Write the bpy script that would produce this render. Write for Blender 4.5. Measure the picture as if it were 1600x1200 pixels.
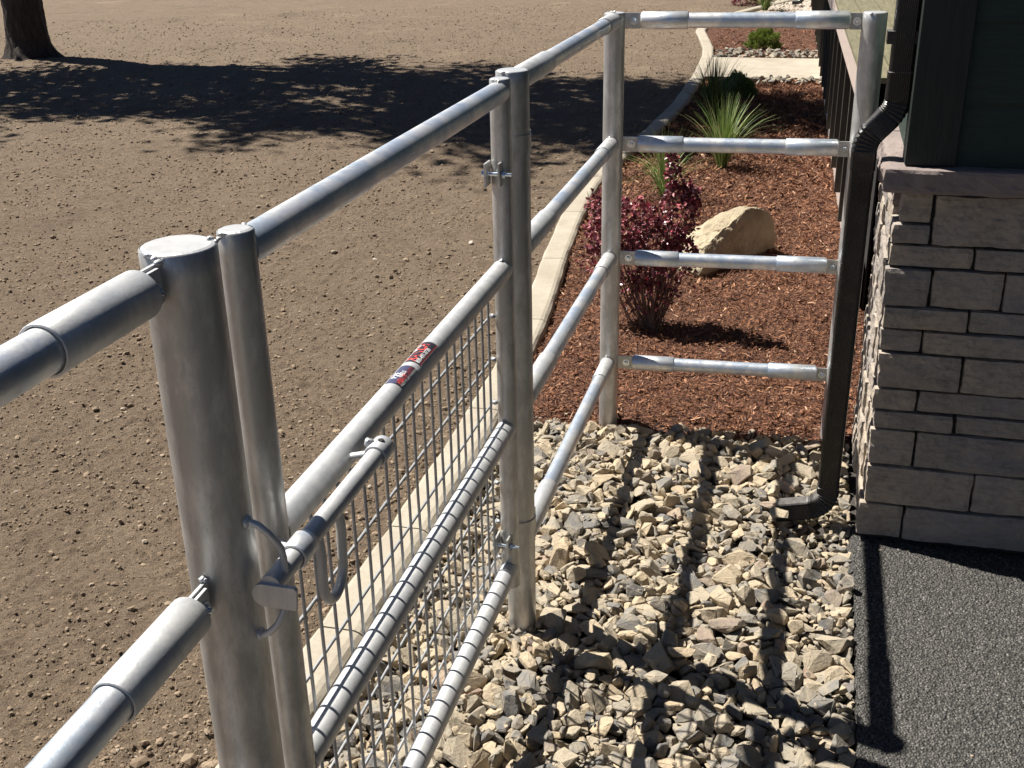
import bpy, bmesh, math, random
import numpy as np
from mathutils import Vector, Matrix, Quaternion

for o in list(bpy.data.objects): bpy.data.objects.remove(o)
SC = bpy.context.scene
COL = SC.collection
PI = math.pi

# ------------------------------------------------------------------ camera
cam_d = bpy.data.cameras.new('camera')
cam = bpy.data.objects.new('camera', cam_d)
COL.objects.link(cam)
cam_d.sensor_width = 36.0
cam_d.lens = 1754.9/1600*36
cam_d.clip_start = 0.02
cam_d.clip_end = 1200
RT = Vector((0.966508, 0.255928, -0.019049))
UP = Vector((-0.085701, 0.391833, 0.916036))
FW = Vector((-0.241903, 0.883724, -0.400643))
m = Matrix((RT, UP, -FW)).transposed().to_4x4()
m.translation = Vector((0.71353, 0.03807, 1.95388))
cam.matrix_world = m
SC.camera = cam

# ------------------------------------------------------------------ light
TO_SUN = Vector((-0.647, 0.18, 1.0)).normalized()
SUN_EL = math.asin(TO_SUN.z)
SUN_AZ = math.atan2(TO_SUN.x, TO_SUN.y)
w = bpy.data.worlds.new('World'); SC.world = w; w.use_nodes = True
nt = w.node_tree; nt.nodes.clear()
sky = nt.nodes.new('ShaderNodeTexSky'); sky.sky_type = 'NISHITA'; sky.sun_disc = False
sky.sun_elevation = SUN_EL; sky.sun_rotation = SUN_AZ
sky.air_density = 0.42; sky.dust_density = 0.15; sky.ozone_density = 1.0; sky.altitude = 800
bg = nt.nodes.new('ShaderNodeBackground'); bg.inputs['Strength'].default_value = 0.05
wo = nt.nodes.new('ShaderNodeOutputWorld')
nt.links.new(sky.outputs[0], bg.inputs[0]); nt.links.new(bg.outputs[0], wo.inputs[0])
sd = bpy.data.lights.new('sun', 'SUN'); sd.energy = 5.0; sd.angle = math.radians(0.5); sd.color = (1.0, .955, .88)
so = bpy.data.objects.new('sun', sd); COL.objects.link(so)
so.rotation_euler = TO_SUN.to_track_quat('Z', 'Y').to_euler(); so.location = (-3, 1, 6)
SC.view_settings.view_transform = 'Standard'
SC.view_settings.look = 'None'
SC.view_settings.gamma = 1
SC.view_settings.exposure = 0.92

# ------------------------------------------------------------------ helpers
def tag(o, label=None, cat=None, group=None, kind=None):
    if label: o['label'] = label
    if cat: o['category'] = cat
    if group: o['group'] = group
    if kind: o['kind'] = kind
    return o
def empty(name, loc, label, cat, group=None):
    o = bpy.data.objects.new(name, None); COL.objects.link(o); o.location = loc
    o.empty_display_size = .1
    return tag(o, label, cat, group)

class MB:
    """collects vertices and faces, then links them as one mesh object"""
    def __init__(s): s.v = []; s.f = []; s.sm = []; s.n = 0; s.att = []
    def add(s, V, F, smooth=False, att=None):
        V = np.asarray(V, float).reshape(-1, 3)
        s.v.append(V)
        for f in F: s.f.append([i+s.n for i in f]); s.sm.append(smooth)
        if att is not None: s.att.append(np.full(len(V), att))
        s.n += len(V); return s
    def box(s, lo, hi, R=None, at=None, bev=0.0):
        bm = bmesh.new(); bmesh.ops.create_cube(bm, size=1)
        lo = Vector(lo); hi = Vector(hi)
        for v in bm.verts:
            v.co = Vector([(lo[i]+hi[i])/2+v.co[i]*(hi[i]-lo[i]) for i in range(3)])
        if bev: bmesh.ops.bevel(bm, geom=bm.edges[:], offset=bev, segments=2, affect='EDGES', profile=.6)
        return s.bm(bm, R, at)
    def bm(s, bm, R=None, at=None, smooth=False):
        bm.verts.ensure_lookup_table()
        V = [v.co.copy() for v in bm.verts]
        if R is not None: V = [R@v for v in V]
        if at is not None: V = [v+Vector(at) for v in V]
        idx = {v: i for i, v in enumerate(bm.verts)}
        F = [[idx[v] for v in f.verts] for f in bm.faces]
        bm.free()
        return s.add([tuple(v) for v in V], F, smooth)
    def tube(s, pts, r, seg=20, caps=True, smooth=True, noise=0.0, seed=0):
        pts = [Vector(p) for p in pts]; n = len(pts)
        rr = r if isinstance(r, (list, tuple)) else [r]*n
        T = []
        for i in range(n):
            a = pts[max(i-1, 0)]; b = pts[min(i+1, n-1)]; T.append((b-a).normalized())
        ref = Vector((0, 0, 1)) if abs(T[0].z) < .9 else Vector((1, 0, 0))
        u = T[0].cross(ref).normalized()
        V = []; rn = random.Random(seed)
        for i in range(n):
            u = (u - T[i]*u.dot(T[i])).normalized(); w_ = T[i].cross(u)
            for k in range(seg):
                a = 2*PI*k/seg
                V.append(pts[i]+(u*math.cos(a)+w_*math.sin(a))*rr[i]*(1+noise*rn.uniform(-1, 1)))
        F = [[i*seg+k, i*seg+(k+1) % seg, (i+1)*seg+(k+1) % seg, (i+1)*seg+k] for i in range(n-1) for k in range(seg)]
        s.add([tuple(v) for v in V], F, smooth)
        if caps:
            s.add([tuple(v) for v in V[:seg]], [list(range(seg))[::-1]])
            s.add([tuple(v) for v in V[-seg:]], [list(range(seg))])
        return s
    def sleeve(s, p0, p1, r, t=.003, seg=28, open0=True, open1=True):
        """a short outer pipe with a visible wall thickness at its open ends"""
        p0 = Vector(p0); p1 = Vector(p1); d = (p1-p0).normalized()
        pts = []; rr = []
        if open0: pts += [p0+d*.02, p0, p0, p0+d*.0015]; rr += [r-t, r-t, r-.0012, r]
        else: pts += [p0, p0+d*.006]; rr += [r*.8, r]
        if open1: pts += [p1-d*.0015, p1, p1, p1-d*.02]; rr += [r, r-.0012, r-t, r-t]
        else: pts += [p1-d*.006, p1]; rr += [r, r*.8]
        u = d.cross(Vector((0, 0, 1)) if abs(d.z) < .9 else Vector((1, 0, 0))).normalized(); w_ = d.cross(u)
        V = [tuple(p+(u*math.cos(2*PI*k/seg)+w_*math.sin(2*PI*k/seg))*q) for p, q in zip(pts, rr) for k in range(seg)]
        n = len(pts)
        F = [[i*seg+k, i*seg+(k+1) % seg, (i+1)*seg+(k+1) % seg, (i+1)*seg+k] for i in range(n-1) for k in range(seg)]
        s.add(V, F, True)
        if not open0: s.add(V[:seg], [list(range(seg))[::-1]])
        if not open1: s.add(V[-seg:], [list(range(seg))])
        return s
    def blob(s, c, r, seed=0, squash=(1, 1, 1), sub=2, noise=.25):
        bm = bmesh.new(); bmesh.ops.create_icosphere(bm, subdivisions=sub, radius=1)
        rn = random.Random(seed)
        for v in bm.verts:
            k = 1+noise*rn.uniform(-1, 1)
            v.co = Vector((v.co.x*squash[0], v.co.y*squash[1], v.co.z*squash[2]))*r*k
        return s.bm(bm, None, c, True)
    def build(s, name, mat, parent=None, att=None, sharp=None):
        V = np.concatenate(s.v); me = bpy.data.meshes.new(name)
        me.from_pydata(V.tolist(), [], s.f); me.update()
        me.polygons.foreach_set('use_smooth', s.sm)
        if s.att and sum(len(a) for a in s.att) == len(V):
            at = me.attributes.new('tint', 'FLOAT', 'POINT'); at.data.foreach_set('value', np.concatenate(s.att).astype('f4'))
        if mat: me.materials.append(mat)
        o = bpy.data.objects.new(name, me); COL.objects.link(o)
        if parent is not None:
            o.parent = parent; o.matrix_parent_inverse = Matrix.Translation(-Vector(parent.location)) if parent.type == 'EMPTY' else Matrix()
        return o

def mesh_np(name, V, F, mat, smooth=False, parent=None, tint=None):
    """fast mesh from arrays: F is (n,k)"""
    V = np.asarray(V, 'f4'); F = np.asarray(F, 'i4'); k = F.shape[1]
    me = bpy.data.meshes.new(name)
    me.vertices.add(len(V)); me.vertices.foreach_set('co', V.ravel())
    me.loops.add(F.size); me.loops.foreach_set('vertex_index', F.ravel())
    me.polygons.add(len(F)); me.polygons.foreach_set('loop_start', np.arange(len(F), dtype='i4')*k)
    me.polygons.foreach_set('loop_total', np.full(len(F), k, 'i4'))
    me.polygons.foreach_set('use_smooth', np.full(len(F), smooth))
    if tint is not None:
        at = me.attributes.new('tint', 'FLOAT', 'POINT'); at.data.foreach_set('value', np.asarray(tint, 'f4'))
    me.update(calc_edges=True); me.validate()
    if mat: me.materials.append(mat)
    o = bpy.data.objects.new(name, me); COL.objects.link(o)
    if parent is not None: o.parent = parent; o.matrix_parent_inverse = Matrix.Translation(-Vector(parent.location)) if parent.type == 'EMPTY' else Matrix()
    return o

def vnoise(x, y, seed=0):
    """value noise, arrays in, -1..1 out"""
    xi = np.floor(x).astype(np.int64); yi = np.floor(y).astype(np.int64); fx = x-xi; fy = y-yi
    fx = fx*fx*(3-2*fx); fy = fy*fy*(3-2*fy)
    def h(a, b):
        n = (a*374761393+b*668265263+seed*974634777) & 0x7fffffff
        n = ((n ^ (n >> 13))*1274126177) & 0x7fffffff
        n = n ^ (n >> 16)
        return (n & 0xffff)/32767.5-1
    return (h(xi, yi)*(1-fx)+h(xi+1, yi)*fx)*(1-fy)+(h(xi, yi+1)*(1-fx)+h(xi+1, yi+1)*fx)*fy
def fbm(x, y, f, o=4, g=.5, seed=0):
    r = 0; a = 1
    for i in range(o): r = r+a*vnoise(x*f, y*f, seed+i*17); f *= 2.03; a *= g
    return r
def grid(xs, ys, zf):
    X, Y = np.meshgrid(xs, ys, indexing='ij'); Z = zf(X, Y)
    V = np.stack([X, Y, Z], -1).reshape(-1, 3)
    nx, ny = len(xs), len(ys); I = (np.arange(nx-1)[:, None]*ny+np.arange(ny-1)[None]).ravel()
    return V, np.stack([I, I+ny, I+ny+1, I+1], -1)

# ------------------------------------------------------------------ materials
def mat(name):
    m_ = bpy.data.materials.new(name); m_.use_nodes = True; t = m_.node_tree
    b = t.nodes['Principled BSDF']; return m_, t, b
def N(t, typ, **kw):
    n = t.nodes.new(typ)
    for k, v in kw.items():
        if k.startswith('i_'):
            n.inputs[k[2:].replace('_', ' ')].default_value = v
        else: setattr(n, k, v)
    return n
def ramp(t, fac, stops, interp='LINEAR'):
    r = t.nodes.new('ShaderNodeValToRGB'); r.color_ramp.interpolation = interp
    e = r.color_ramp.elements
    while len(e) < len(stops): e.new(.5)
    for i, (p, c) in enumerate(stops):
        e[i].position = p; e[i].color = (*c, 1) if len(c) == 3 else c
    t.links.new(fac, r.inputs[0]); return r.outputs[0]
def noise(t, co, sc, det=4, ro=.55, dim=None):
    n = N(t, 'ShaderNodeTexNoise'); n.inputs['Scale'].default_value = sc; n.inputs['Detail'].default_value = det; n.inputs['Roughness'].default_value = ro
    if co is not None: t.links.new(co, n.inputs['Vector'])
    return n.outputs['Fac']
def mix(t, f, a, b, mode='MIX'):
    n = t.nodes.new('ShaderNodeMix'); n.data_type = 'RGBA'; n.blend_type = mode
    for s_, v in ((n.inputs[0], f), (n.inputs[6], a), (n.inputs[7], b)):
        if hasattr(v, 'is_linked'): t.links.new(v, s_)
        elif isinstance(v, (int, float)): s_.default_value = v
        else: s_.default_value = (*v, 1)
    return n.outputs[2]
def bump(t, b, h, st, d, prev=None):
    n = t.nodes.new('ShaderNodeBump'); n.inputs['Strength'].default_value = st; n.inputs['Distance'].default_value = d
    t.links.new(h, n.inputs['Height'])
    if prev: t.links.new(prev, n.inputs['Normal'])
    t.links.new(n.outputs[0], b.inputs['Normal']); return n.outputs[0]
def mapr(t, v, a, b, c, d):
    n = t.nodes.new('ShaderNodeMapRange'); t.links.new(v, n.inputs[0])
    for i, q in enumerate((a, b, c, d)): n.inputs[i+1].default_value = q
    return n.outputs[0]
def obco(t): return N(t, 'ShaderNodeTexCoord').outputs['Object']
def stretch(t, co, s3):
    n = N(t, 'ShaderNodeMapping'); n.inputs['Scale'].default_value = s3; t.links.new(co, n.inputs[0]); return n.outputs[0]

def metal_mat(name, base, blue, met=.85, rough=(.34, .5), grain=(1, 1, 1), dull=.35):
    m_, t, b = mat(name); co = obco(t)
    big = noise(t, stretch(t, co, grain), 9, 5, .6); fine = noise(t, co, 160, 3, .6)
    sp = noise(t, stretch(t, co, grain), 42, 6, .72)
    c = ramp(t, big, [(.42, base), (.56, blue)])
    c = mix(t, mapr(t, sp, .50, .62, 0, dull), c, tuple(x*.62 for x in base))
    c = mix(t, mapr(t, fine, .66, .74, 0, .5), c, tuple(x*.5 for x in base))
    t.links.new(c, b.inputs['Base Color']); b.inputs['Metallic'].default_value = met
    t.links.new(mapr(t, sp, .3, .7, *rough), b.inputs['Roughness'])
    bump(t, b, fine, .12, .002, bump(t, b, sp, .10, .004))
    return m_
M = {}
M['galv'] = metal_mat('galvanized_steel', (.82, .82, .81), (.55, .62, .71), .70, (.30, .5), (1, .8, 1), .34)  # bluish zinc mottling, strengthened to stand in for reflected sky
M['galv_post'] = metal_mat('weathered_galvanized_post', (.62, .61, .59), (.47, .465, .445), .66, (.36, .52), (3, 3, 1.1), .30)
M['silver'] = metal_mat('silver_painted_steel', (.66, .66, .65), (.56, .57, .58), .55, (.42, .55), (3, 3, .6), .2)
M['caps'] = metal_mat('cap_paint', (.54, .54, .54), (.48, .49, .50), .4, (.38, .5), (1, 1, 1), .08)
M['wire'] = metal_mat('mesh_wire', (.42, .42, .42), (.36, .37, .38), .6, (.45, .6), (1, 1, 1), .3)
M['bolt'] = metal_mat('zinc_bolt', (.75, .8, .86), (.6, .7, .82), 1.0, (.15, .28), (1, 1, 1), .1)

def simple(name, col, rough=.8, met=0.0, var=.15, sc=30, bs=.2, bd=.004):
    m_, t, b = mat(name); co = obco(t)
    n1 = noise(t, co, sc, 5, .6)
    c = mix(t, n1, tuple(x*(1-var) for x in col), tuple(min(1, x*(1+var)) for x in col))
    t.links.new(c, b.inputs['Base Color']); b.inputs['Roughness'].default_value = rough; b.inputs['Metallic'].default_value = met
    bump(t, b, noise(t, co, sc*4, 4, .6), bs, bd)
    return m_

# dirt
m_, t, b = mat('bare_soil'); co = obco(t)
n1 = noise(t, co, .9, 6, .62); n2 = noise(t, co, 26, 6, .7); n3 = noise(t, co, 130, 4, .7)
c = ramp(t, n1, [(.30, (.188, .134, .086)), (.46, (.262, .190, .124)), (.56, (.240, .172, .112)), (.74, (.345, .258, .172))])
c = mix(t, mapr(t, n2, .35, .7, 0, .55), c, (.112, .081, .056))
c = mix(t, mapr(t, n3, .62, .72, 0, .6), c, (.34, .28, .22))
t.links.new(c, b.inputs['Base Color']); b.inputs['Roughness'].default_value = .95
h = mix(t, .5, n2, n3)
bump(t, b, n3, 1.0, .016, bump(t, b, n2, 1.0, .04)); M['soil'] = m_
# loose clods
m_, t, b = mat('soil_clods'); g = N(t, 'ShaderNodeNewGeometry')
c = ramp(t, g.outputs['Random Per Island'], [(0, (.135, .096, .062)), (.6, (.24, .175, .116)), (.95, (.29, .22, .15)), (.99, (.34, .275, .21)), (1, (.46, .41, .34))])
t.links.new(c, b.inputs['Base Color']); b.inputs['Roughness'].default_value = .95; M['clod'] = m_

# mulch
def mulch_mat(name, base):
    m_, t, b = mat(name); co = obco(t)
    if base:
        n1 = noise(t, co, 60, 5, .7); v = N(t, 'ShaderNodeTexVoronoi'); v.inputs['Scale'].default_value = 70
        nn = N(t, 'ShaderNodeTexNoise'); nn.inputs['Scale'].default_value = 20
        t.links.new(stretch(t, co, (1, 2.2, 1)), v.inputs['Vector'])
        c = ramp(t, v.outputs['Color'], [(0, (.05, .018, .009)), (.4, (.15, .054, .025)), (.75, (.27, .108, .048)), (1, (.46, .24, .13))])
        c = mix(t, mapr(t, n1, .4, .62, 0, .75), c, (.05, .018, .010))
        bump(t, b, v.outputs['Distance'], .9, .02, bump(t, b, n1, .8, .02))
    else:
        g = N(t, 'ShaderNodeNewGeometry'); n1 = noise(t, co, 3, 3)
        c = ramp(t, g.outputs['Random Per Island'], [(0, (.06, .022, .012)), (.35, (.150, .058, .026)), (.72, (.275, .115, .050)), (.93, (.40, .20, .10)), (1, (.60, .39, .26))])
        c = mix(t, mapr(t, n1, .35, .7, 0, .35), c, (.10, .032, .017))
    t.links.new(c, b.inputs['Base Color']); b.inputs['Roughness'].default_value = .85; return m_
M['mulch'] = mulch_mat('mulch_bed', True); M['chip'] = mulch_mat('mulch_chips', False)

# stones with a tint attribute: 0 tan .. 1 blue grey, fractional brightness in texture
m_, t, b = mat('crushed_rock'); co = obco(t)
a = N(t, 'ShaderNodeAttribute'); a.attribute_name = 'tint'
c = ramp(t, a.outputs['Fac'], [(0, (.46, .36, .235)), (.15, (.43, .355, .25)), (.34, (.36, .305, .225)), (.5, (.30, .265, .205)), (.66, (.235, .215, .185)), (.82, (.175, .168, .155)), (.94, (.115, .115, .115)), (1, (.33, .235, .17))])
n1 = noise(t, co, 22, 6, .65); n2 = noise(t, co, 120, 5, .7)
c = mix(t, mapr(t, n1, .42, .72, 0, .75), c, (.40, .325, .22))
c = mix(t, mapr(t, n2, .50, .72, 0, .5), c, (.14, .13, .125))
t.links.new(c, b.inputs['Base Color']); b.inputs['Roughness'].default_value = .85
bump(t, b, n2, .55, .006, bump(t, b, n1, .5, .012)); M['rock'] = m_
M['bed_grit'] = simple('dark_grit', (.07, .06, .052), .95, 0, .5, 60, .8, .01)

# asphalt
m_, t, b = mat('asphalt'); co = obco(t)
v = N(t, 'ShaderNodeTexVoronoi'); v.inputs['Scale'].default_value = 145; t.links.new(co, v.inputs['Vector'])
n1 = noise(t, co, 2.2, 4); n2 = noise(t, co, 400, 3, .6)
c = ramp(t, v.outputs['Color'], [(0, (.030, .029, .027)), (.4, (.070, .067, .062)), (.7, (.125, .118, .107)), (.9, (.21, .20, .18)), (1, (.40, .38, .34))])
c = mix(t, mapr(t, n1, .35, .65, 0, .35), c, (.085, .075, .062))
c = mix(t, mapr(t, v.outputs['Distance'], .45, .72, 0, .8), c, (.006, .006, .006))  # shade in the crevices between grains painted into the colour
t.links.new(c, b.inputs['Base Color']); b.inputs['Roughness'].default_value = .7
bump(t, b, n2, .4, .003, bump(t, b, mapr(t, v.outputs['Distance'], 0, .7, 1, 0), 1.0, .006)); M['asphalt'] = m_

# concrete
m_, t, b = mat('pale_concrete'); co = obco(t)
n1 = noise(t, co, 5, 6, .6); n2 = noise(t, co, 90, 5, .65)
c = ramp(t, n1, [(.3, (.33, .29, .225)), (.7, (.42, .375, .30))])
c = mix(t, mapr(t, n2, .48, .66, 0, .5), c, (.27, .23, .17))
c = mix(t, mapr(t, noise(t, co, 1.7, 5, .7), .5, .66, 0, .45), c, (.27, .22, .165))
t.links.new(c, b.inputs['Base Color']); b.inputs['Roughness'].default_value = .85
bump(t, b, n2, .35, .004); M['concrete'] = m_

# veneer stone
m_, t, b = mat('stone_veneer'); co = obco(t)
a = N(t, 'ShaderNodeAttribute'); a.attribute_name = 'tint'
n1 = noise(t, co, 7, 6, .65); n2 = noise(t, co, 75, 6, .7); n3 = noise(t, stretch(t, co, (1, 1, 4)), 16, 5, .6)
c = ramp(t, a.outputs['Fac'], [(0, (.24, .215, .195)), (.35, (.30, .26, .22)), (.7, (.37, .31, .245)), (1, (.43, .35, .265))])
c = mix(t, mapr(t, n1, .36, .68, 0, .65), c, (.48, .40, .31))
c = mix(t, mapr(t, n3, .5, .7, 0, .5), c, (.125, .115, .11))
c = mix(t, mapr(t, n2, .56, .70, 0, .55), c, (.50, .46, .41))
n4 = noise(t, co, 28, 6, .7)
c = mix(t, mapr(t, n4, .50, .66, 0, .6), c, (.13, .115, .105))
c = mix(t, mapr(t, noise(t, co, 2.1, 3), .45, .62, 0, .35), c, (.27, .255, .265))
t.links.new(c, b.inputs['Base Color']); b.inputs['Roughness'].default_value = .9
bump(t, b, n2, .6, .006, bump(t, b, n3, .5, .012)); M['veneer'] = m_
M['mortar'] = simple('dark_mortar', (.035, .032, .03), .95)
m_, t, b = mat('cap_stone'); co = obco(t)
n1 = noise(t, co, 9, 6, .6); n2 = noise(t, co, 70, 5, .7)
c = ramp(t, n1, [(.3, (.20, .165, .155)), (.7, (.28, .225, .20))])
c = mix(t, mapr(t, n2, .55, .75, 0, .4), c, (.25, .22, .22))
t.links.new(c, b.inputs['Base Color']); b.inputs['Roughness'].default_value = .88
bump(t, b, n2, .5, .005, bump(t, b, n1, .5, .02)); M['cap'] = m_

def wood_mat(name, c0, c1, axis=(1, 1, 12), rough=.7, bs=.4):
    m_, t, b = mat(name); co = obco(t)
    s_ = stretch(t, co, axis)
    n0 = noise(t, s_, 6, 6, .65); n1 = noise(t, s_, 40, 4, .6)
    c = mix(t, mapr(t, n0, .35, .65, 0, 1), c0, c1)
    c = mix(t, mapr(t, n1, .55, .7, 0, .4), c, tuple(x*.6 for x in c0))
    t.links.new(c, b.inputs['Base Color']); b.inputs['Roughness'].default_value = rough
    bump(t, b, n1, bs, .003, bump(t, b, n0, bs, .006)); return m_
M['siding'] = wood_mat('dark_green_siding', (.009, .024, .016), (.015, .036, .025), (1.2, 1.2, 14), .6)
M['trim'] = wood_mat('dark_green_trim', (.006, .011, .009), (.010, .017, .013), (9, 9, 1), .6)
M['deckwood'] = wood_mat('stained_deck_board', (.13, .12, .07), (.22, .195, .12), (10, .8, 10), .6)
M['fascia'] = wood_mat('deck_fascia', (.42, .34, .30), (.50, .41, .35), (10, .7, 10), .7)
M['slat'] = wood_mat('deck_slat', (.050, .044, .032), (.075, .066, .048), (8, 8, 1), .7)
M['olive'] = wood_mat('olive_post', (.12, .12, .075), (.15, .15, .095), (8, 8, 1), .7)
m_, t, b = mat('black_downspout'); co = obco(t)
n2 = noise(t, co, 220, 4, .7); n1 = noise(t, co, 30, 5, .7)
c = mix(t, mapr(t, n2, .62, .74, 0, .6), (.006, .0062, .0065), (.034, .032, .030))
c = mix(t, mapr(t, n1, .58, .75, 0, .2), c, (.018, .017, .016))
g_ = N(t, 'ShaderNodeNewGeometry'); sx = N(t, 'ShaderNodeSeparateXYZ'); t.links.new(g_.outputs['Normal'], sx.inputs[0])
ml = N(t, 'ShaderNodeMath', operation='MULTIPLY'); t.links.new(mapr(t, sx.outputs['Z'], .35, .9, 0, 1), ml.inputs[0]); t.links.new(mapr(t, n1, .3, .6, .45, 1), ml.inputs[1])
c = mix(t, ml.outputs[0], c, (.17, .16, .15))  # upward faces greyed: settled dust plus sunlit sheen painted into the colour
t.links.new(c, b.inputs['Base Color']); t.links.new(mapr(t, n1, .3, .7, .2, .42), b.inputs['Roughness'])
b.inputs['Specular IOR Level'].default_value = .5; M['spout'] = m_

def leaf_mat(name, stops, rough=.5, trans=.25, islands=True):
    m_, t, b = mat(name)
    g = N(t, 'ShaderNodeNewGeometry')
    c = ramp(t, g.outputs['Random Per Island'], stops)
    t.links.new(c, b.inputs['Base Color']); b.inputs['Roughness'].default_value = rough
    if trans:
        tr = N(t, 'ShaderNodeBsdfTranslucent'); t.links.new(c, tr.inputs['Color'])
        mx = N(t, 'ShaderNodeMixShader'); mx.inputs[0].default_value = trans
        out = t.nodes['Material Output']; t.links.new(b.outputs[0], mx.inputs[1]); t.links.new(tr.outputs[0], mx.inputs[2]); t.links.new(mx.outputs[0], out.inputs[0])
    return m_
M['barb'] = leaf_mat('barberry_leaves', trans=.08, stops=[(0, (.06, .012, .018)), (.5, (.22, .045, .060)), (.8, (.38, .11, .125)), (.95, (.55, .24, .25)), (1, (.55, .05, .08))], rough=.35)
M['barbstem'] = simple('barberry_stems', (.20, .12, .085), .8)
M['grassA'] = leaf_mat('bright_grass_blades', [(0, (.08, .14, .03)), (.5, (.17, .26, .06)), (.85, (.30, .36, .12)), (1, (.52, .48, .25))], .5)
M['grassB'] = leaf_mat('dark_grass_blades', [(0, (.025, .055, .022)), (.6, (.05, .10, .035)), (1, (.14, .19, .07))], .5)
M['conA'] = leaf_mat('dark_conifer_sprigs', [(0, (.05, .10, .02)), (.6, (.12, .20, .045)), (1, (.20, .29, .08))], .6)
M['conB'] = leaf_mat('yellow_green_conifer_sprigs', [(0, (.09, .14, .02)), (.6, (.18, .24, .04)), (1, (.30, .34, .08))], .6)
M['crown'] = leaf_mat('tree_leaves', [(0, (.03, .06, .018)), (.6, (.05, .095, .03)), (1, (.09, .14, .04))], .5, .15)
m_, t, b = mat('dark_bark'); co = obco(t)
n0 = noise(t, stretch(t, co, (7, 7, 1.2)), 4, 6, .7); n1 = noise(t, co, 40, 5, .7)
c = ramp(t, n0, [(.35, (.028, .020, .016)), (.65, (.085, .065, .052))])
t.links.new(c, b.inputs['Base Color']); b.inputs['Roughness'].default_value = .95
bump(t, b, n1, .6, .02, bump(t, b, n0, 1, .06)); M['bark'] = m_
m_, t, b = mat('boulder_stone'); co = obco(t)
n0 = noise(t, co, 5, 6, .65); n1 = noise(t, co, 45, 6, .7)
c = ramp(t, n0, [(.3, (.24, .195, .13)), (.5, (.40, .335, .225)), (.72, (.50, .43, .31))])
c = mix(t, mapr(t, n1, .55, .72, 0, .5), c, (.20, .17, .12))
t.links.new(c, b.inputs['Base Color']); b.inputs['Roughness'].default_value = .9
bump(t, b, n1, .6, .012, bump(t, b, n0, .6, .05)); M['boulder'] = m_
def flat(name, col, rough=.45):
    m_, t, b = mat(name); b.inputs['Base Color'].default_value = (*col, 1); b.inputs['Roughness'].default_value = rough; return m_
M['st_black'] = flat('sticker_black', (.022, .022, .03)); M['st_navy'] = flat('sticker_navy', (.05, .055, .11))
M['st_white'] = flat('sticker_white', (.62, .62, .62)); M['st_red'] = flat('sticker_red', (.62, .06, .05)); M['st_dred'] = flat('sticker_dark_red', (.20, .03, .035))

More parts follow.
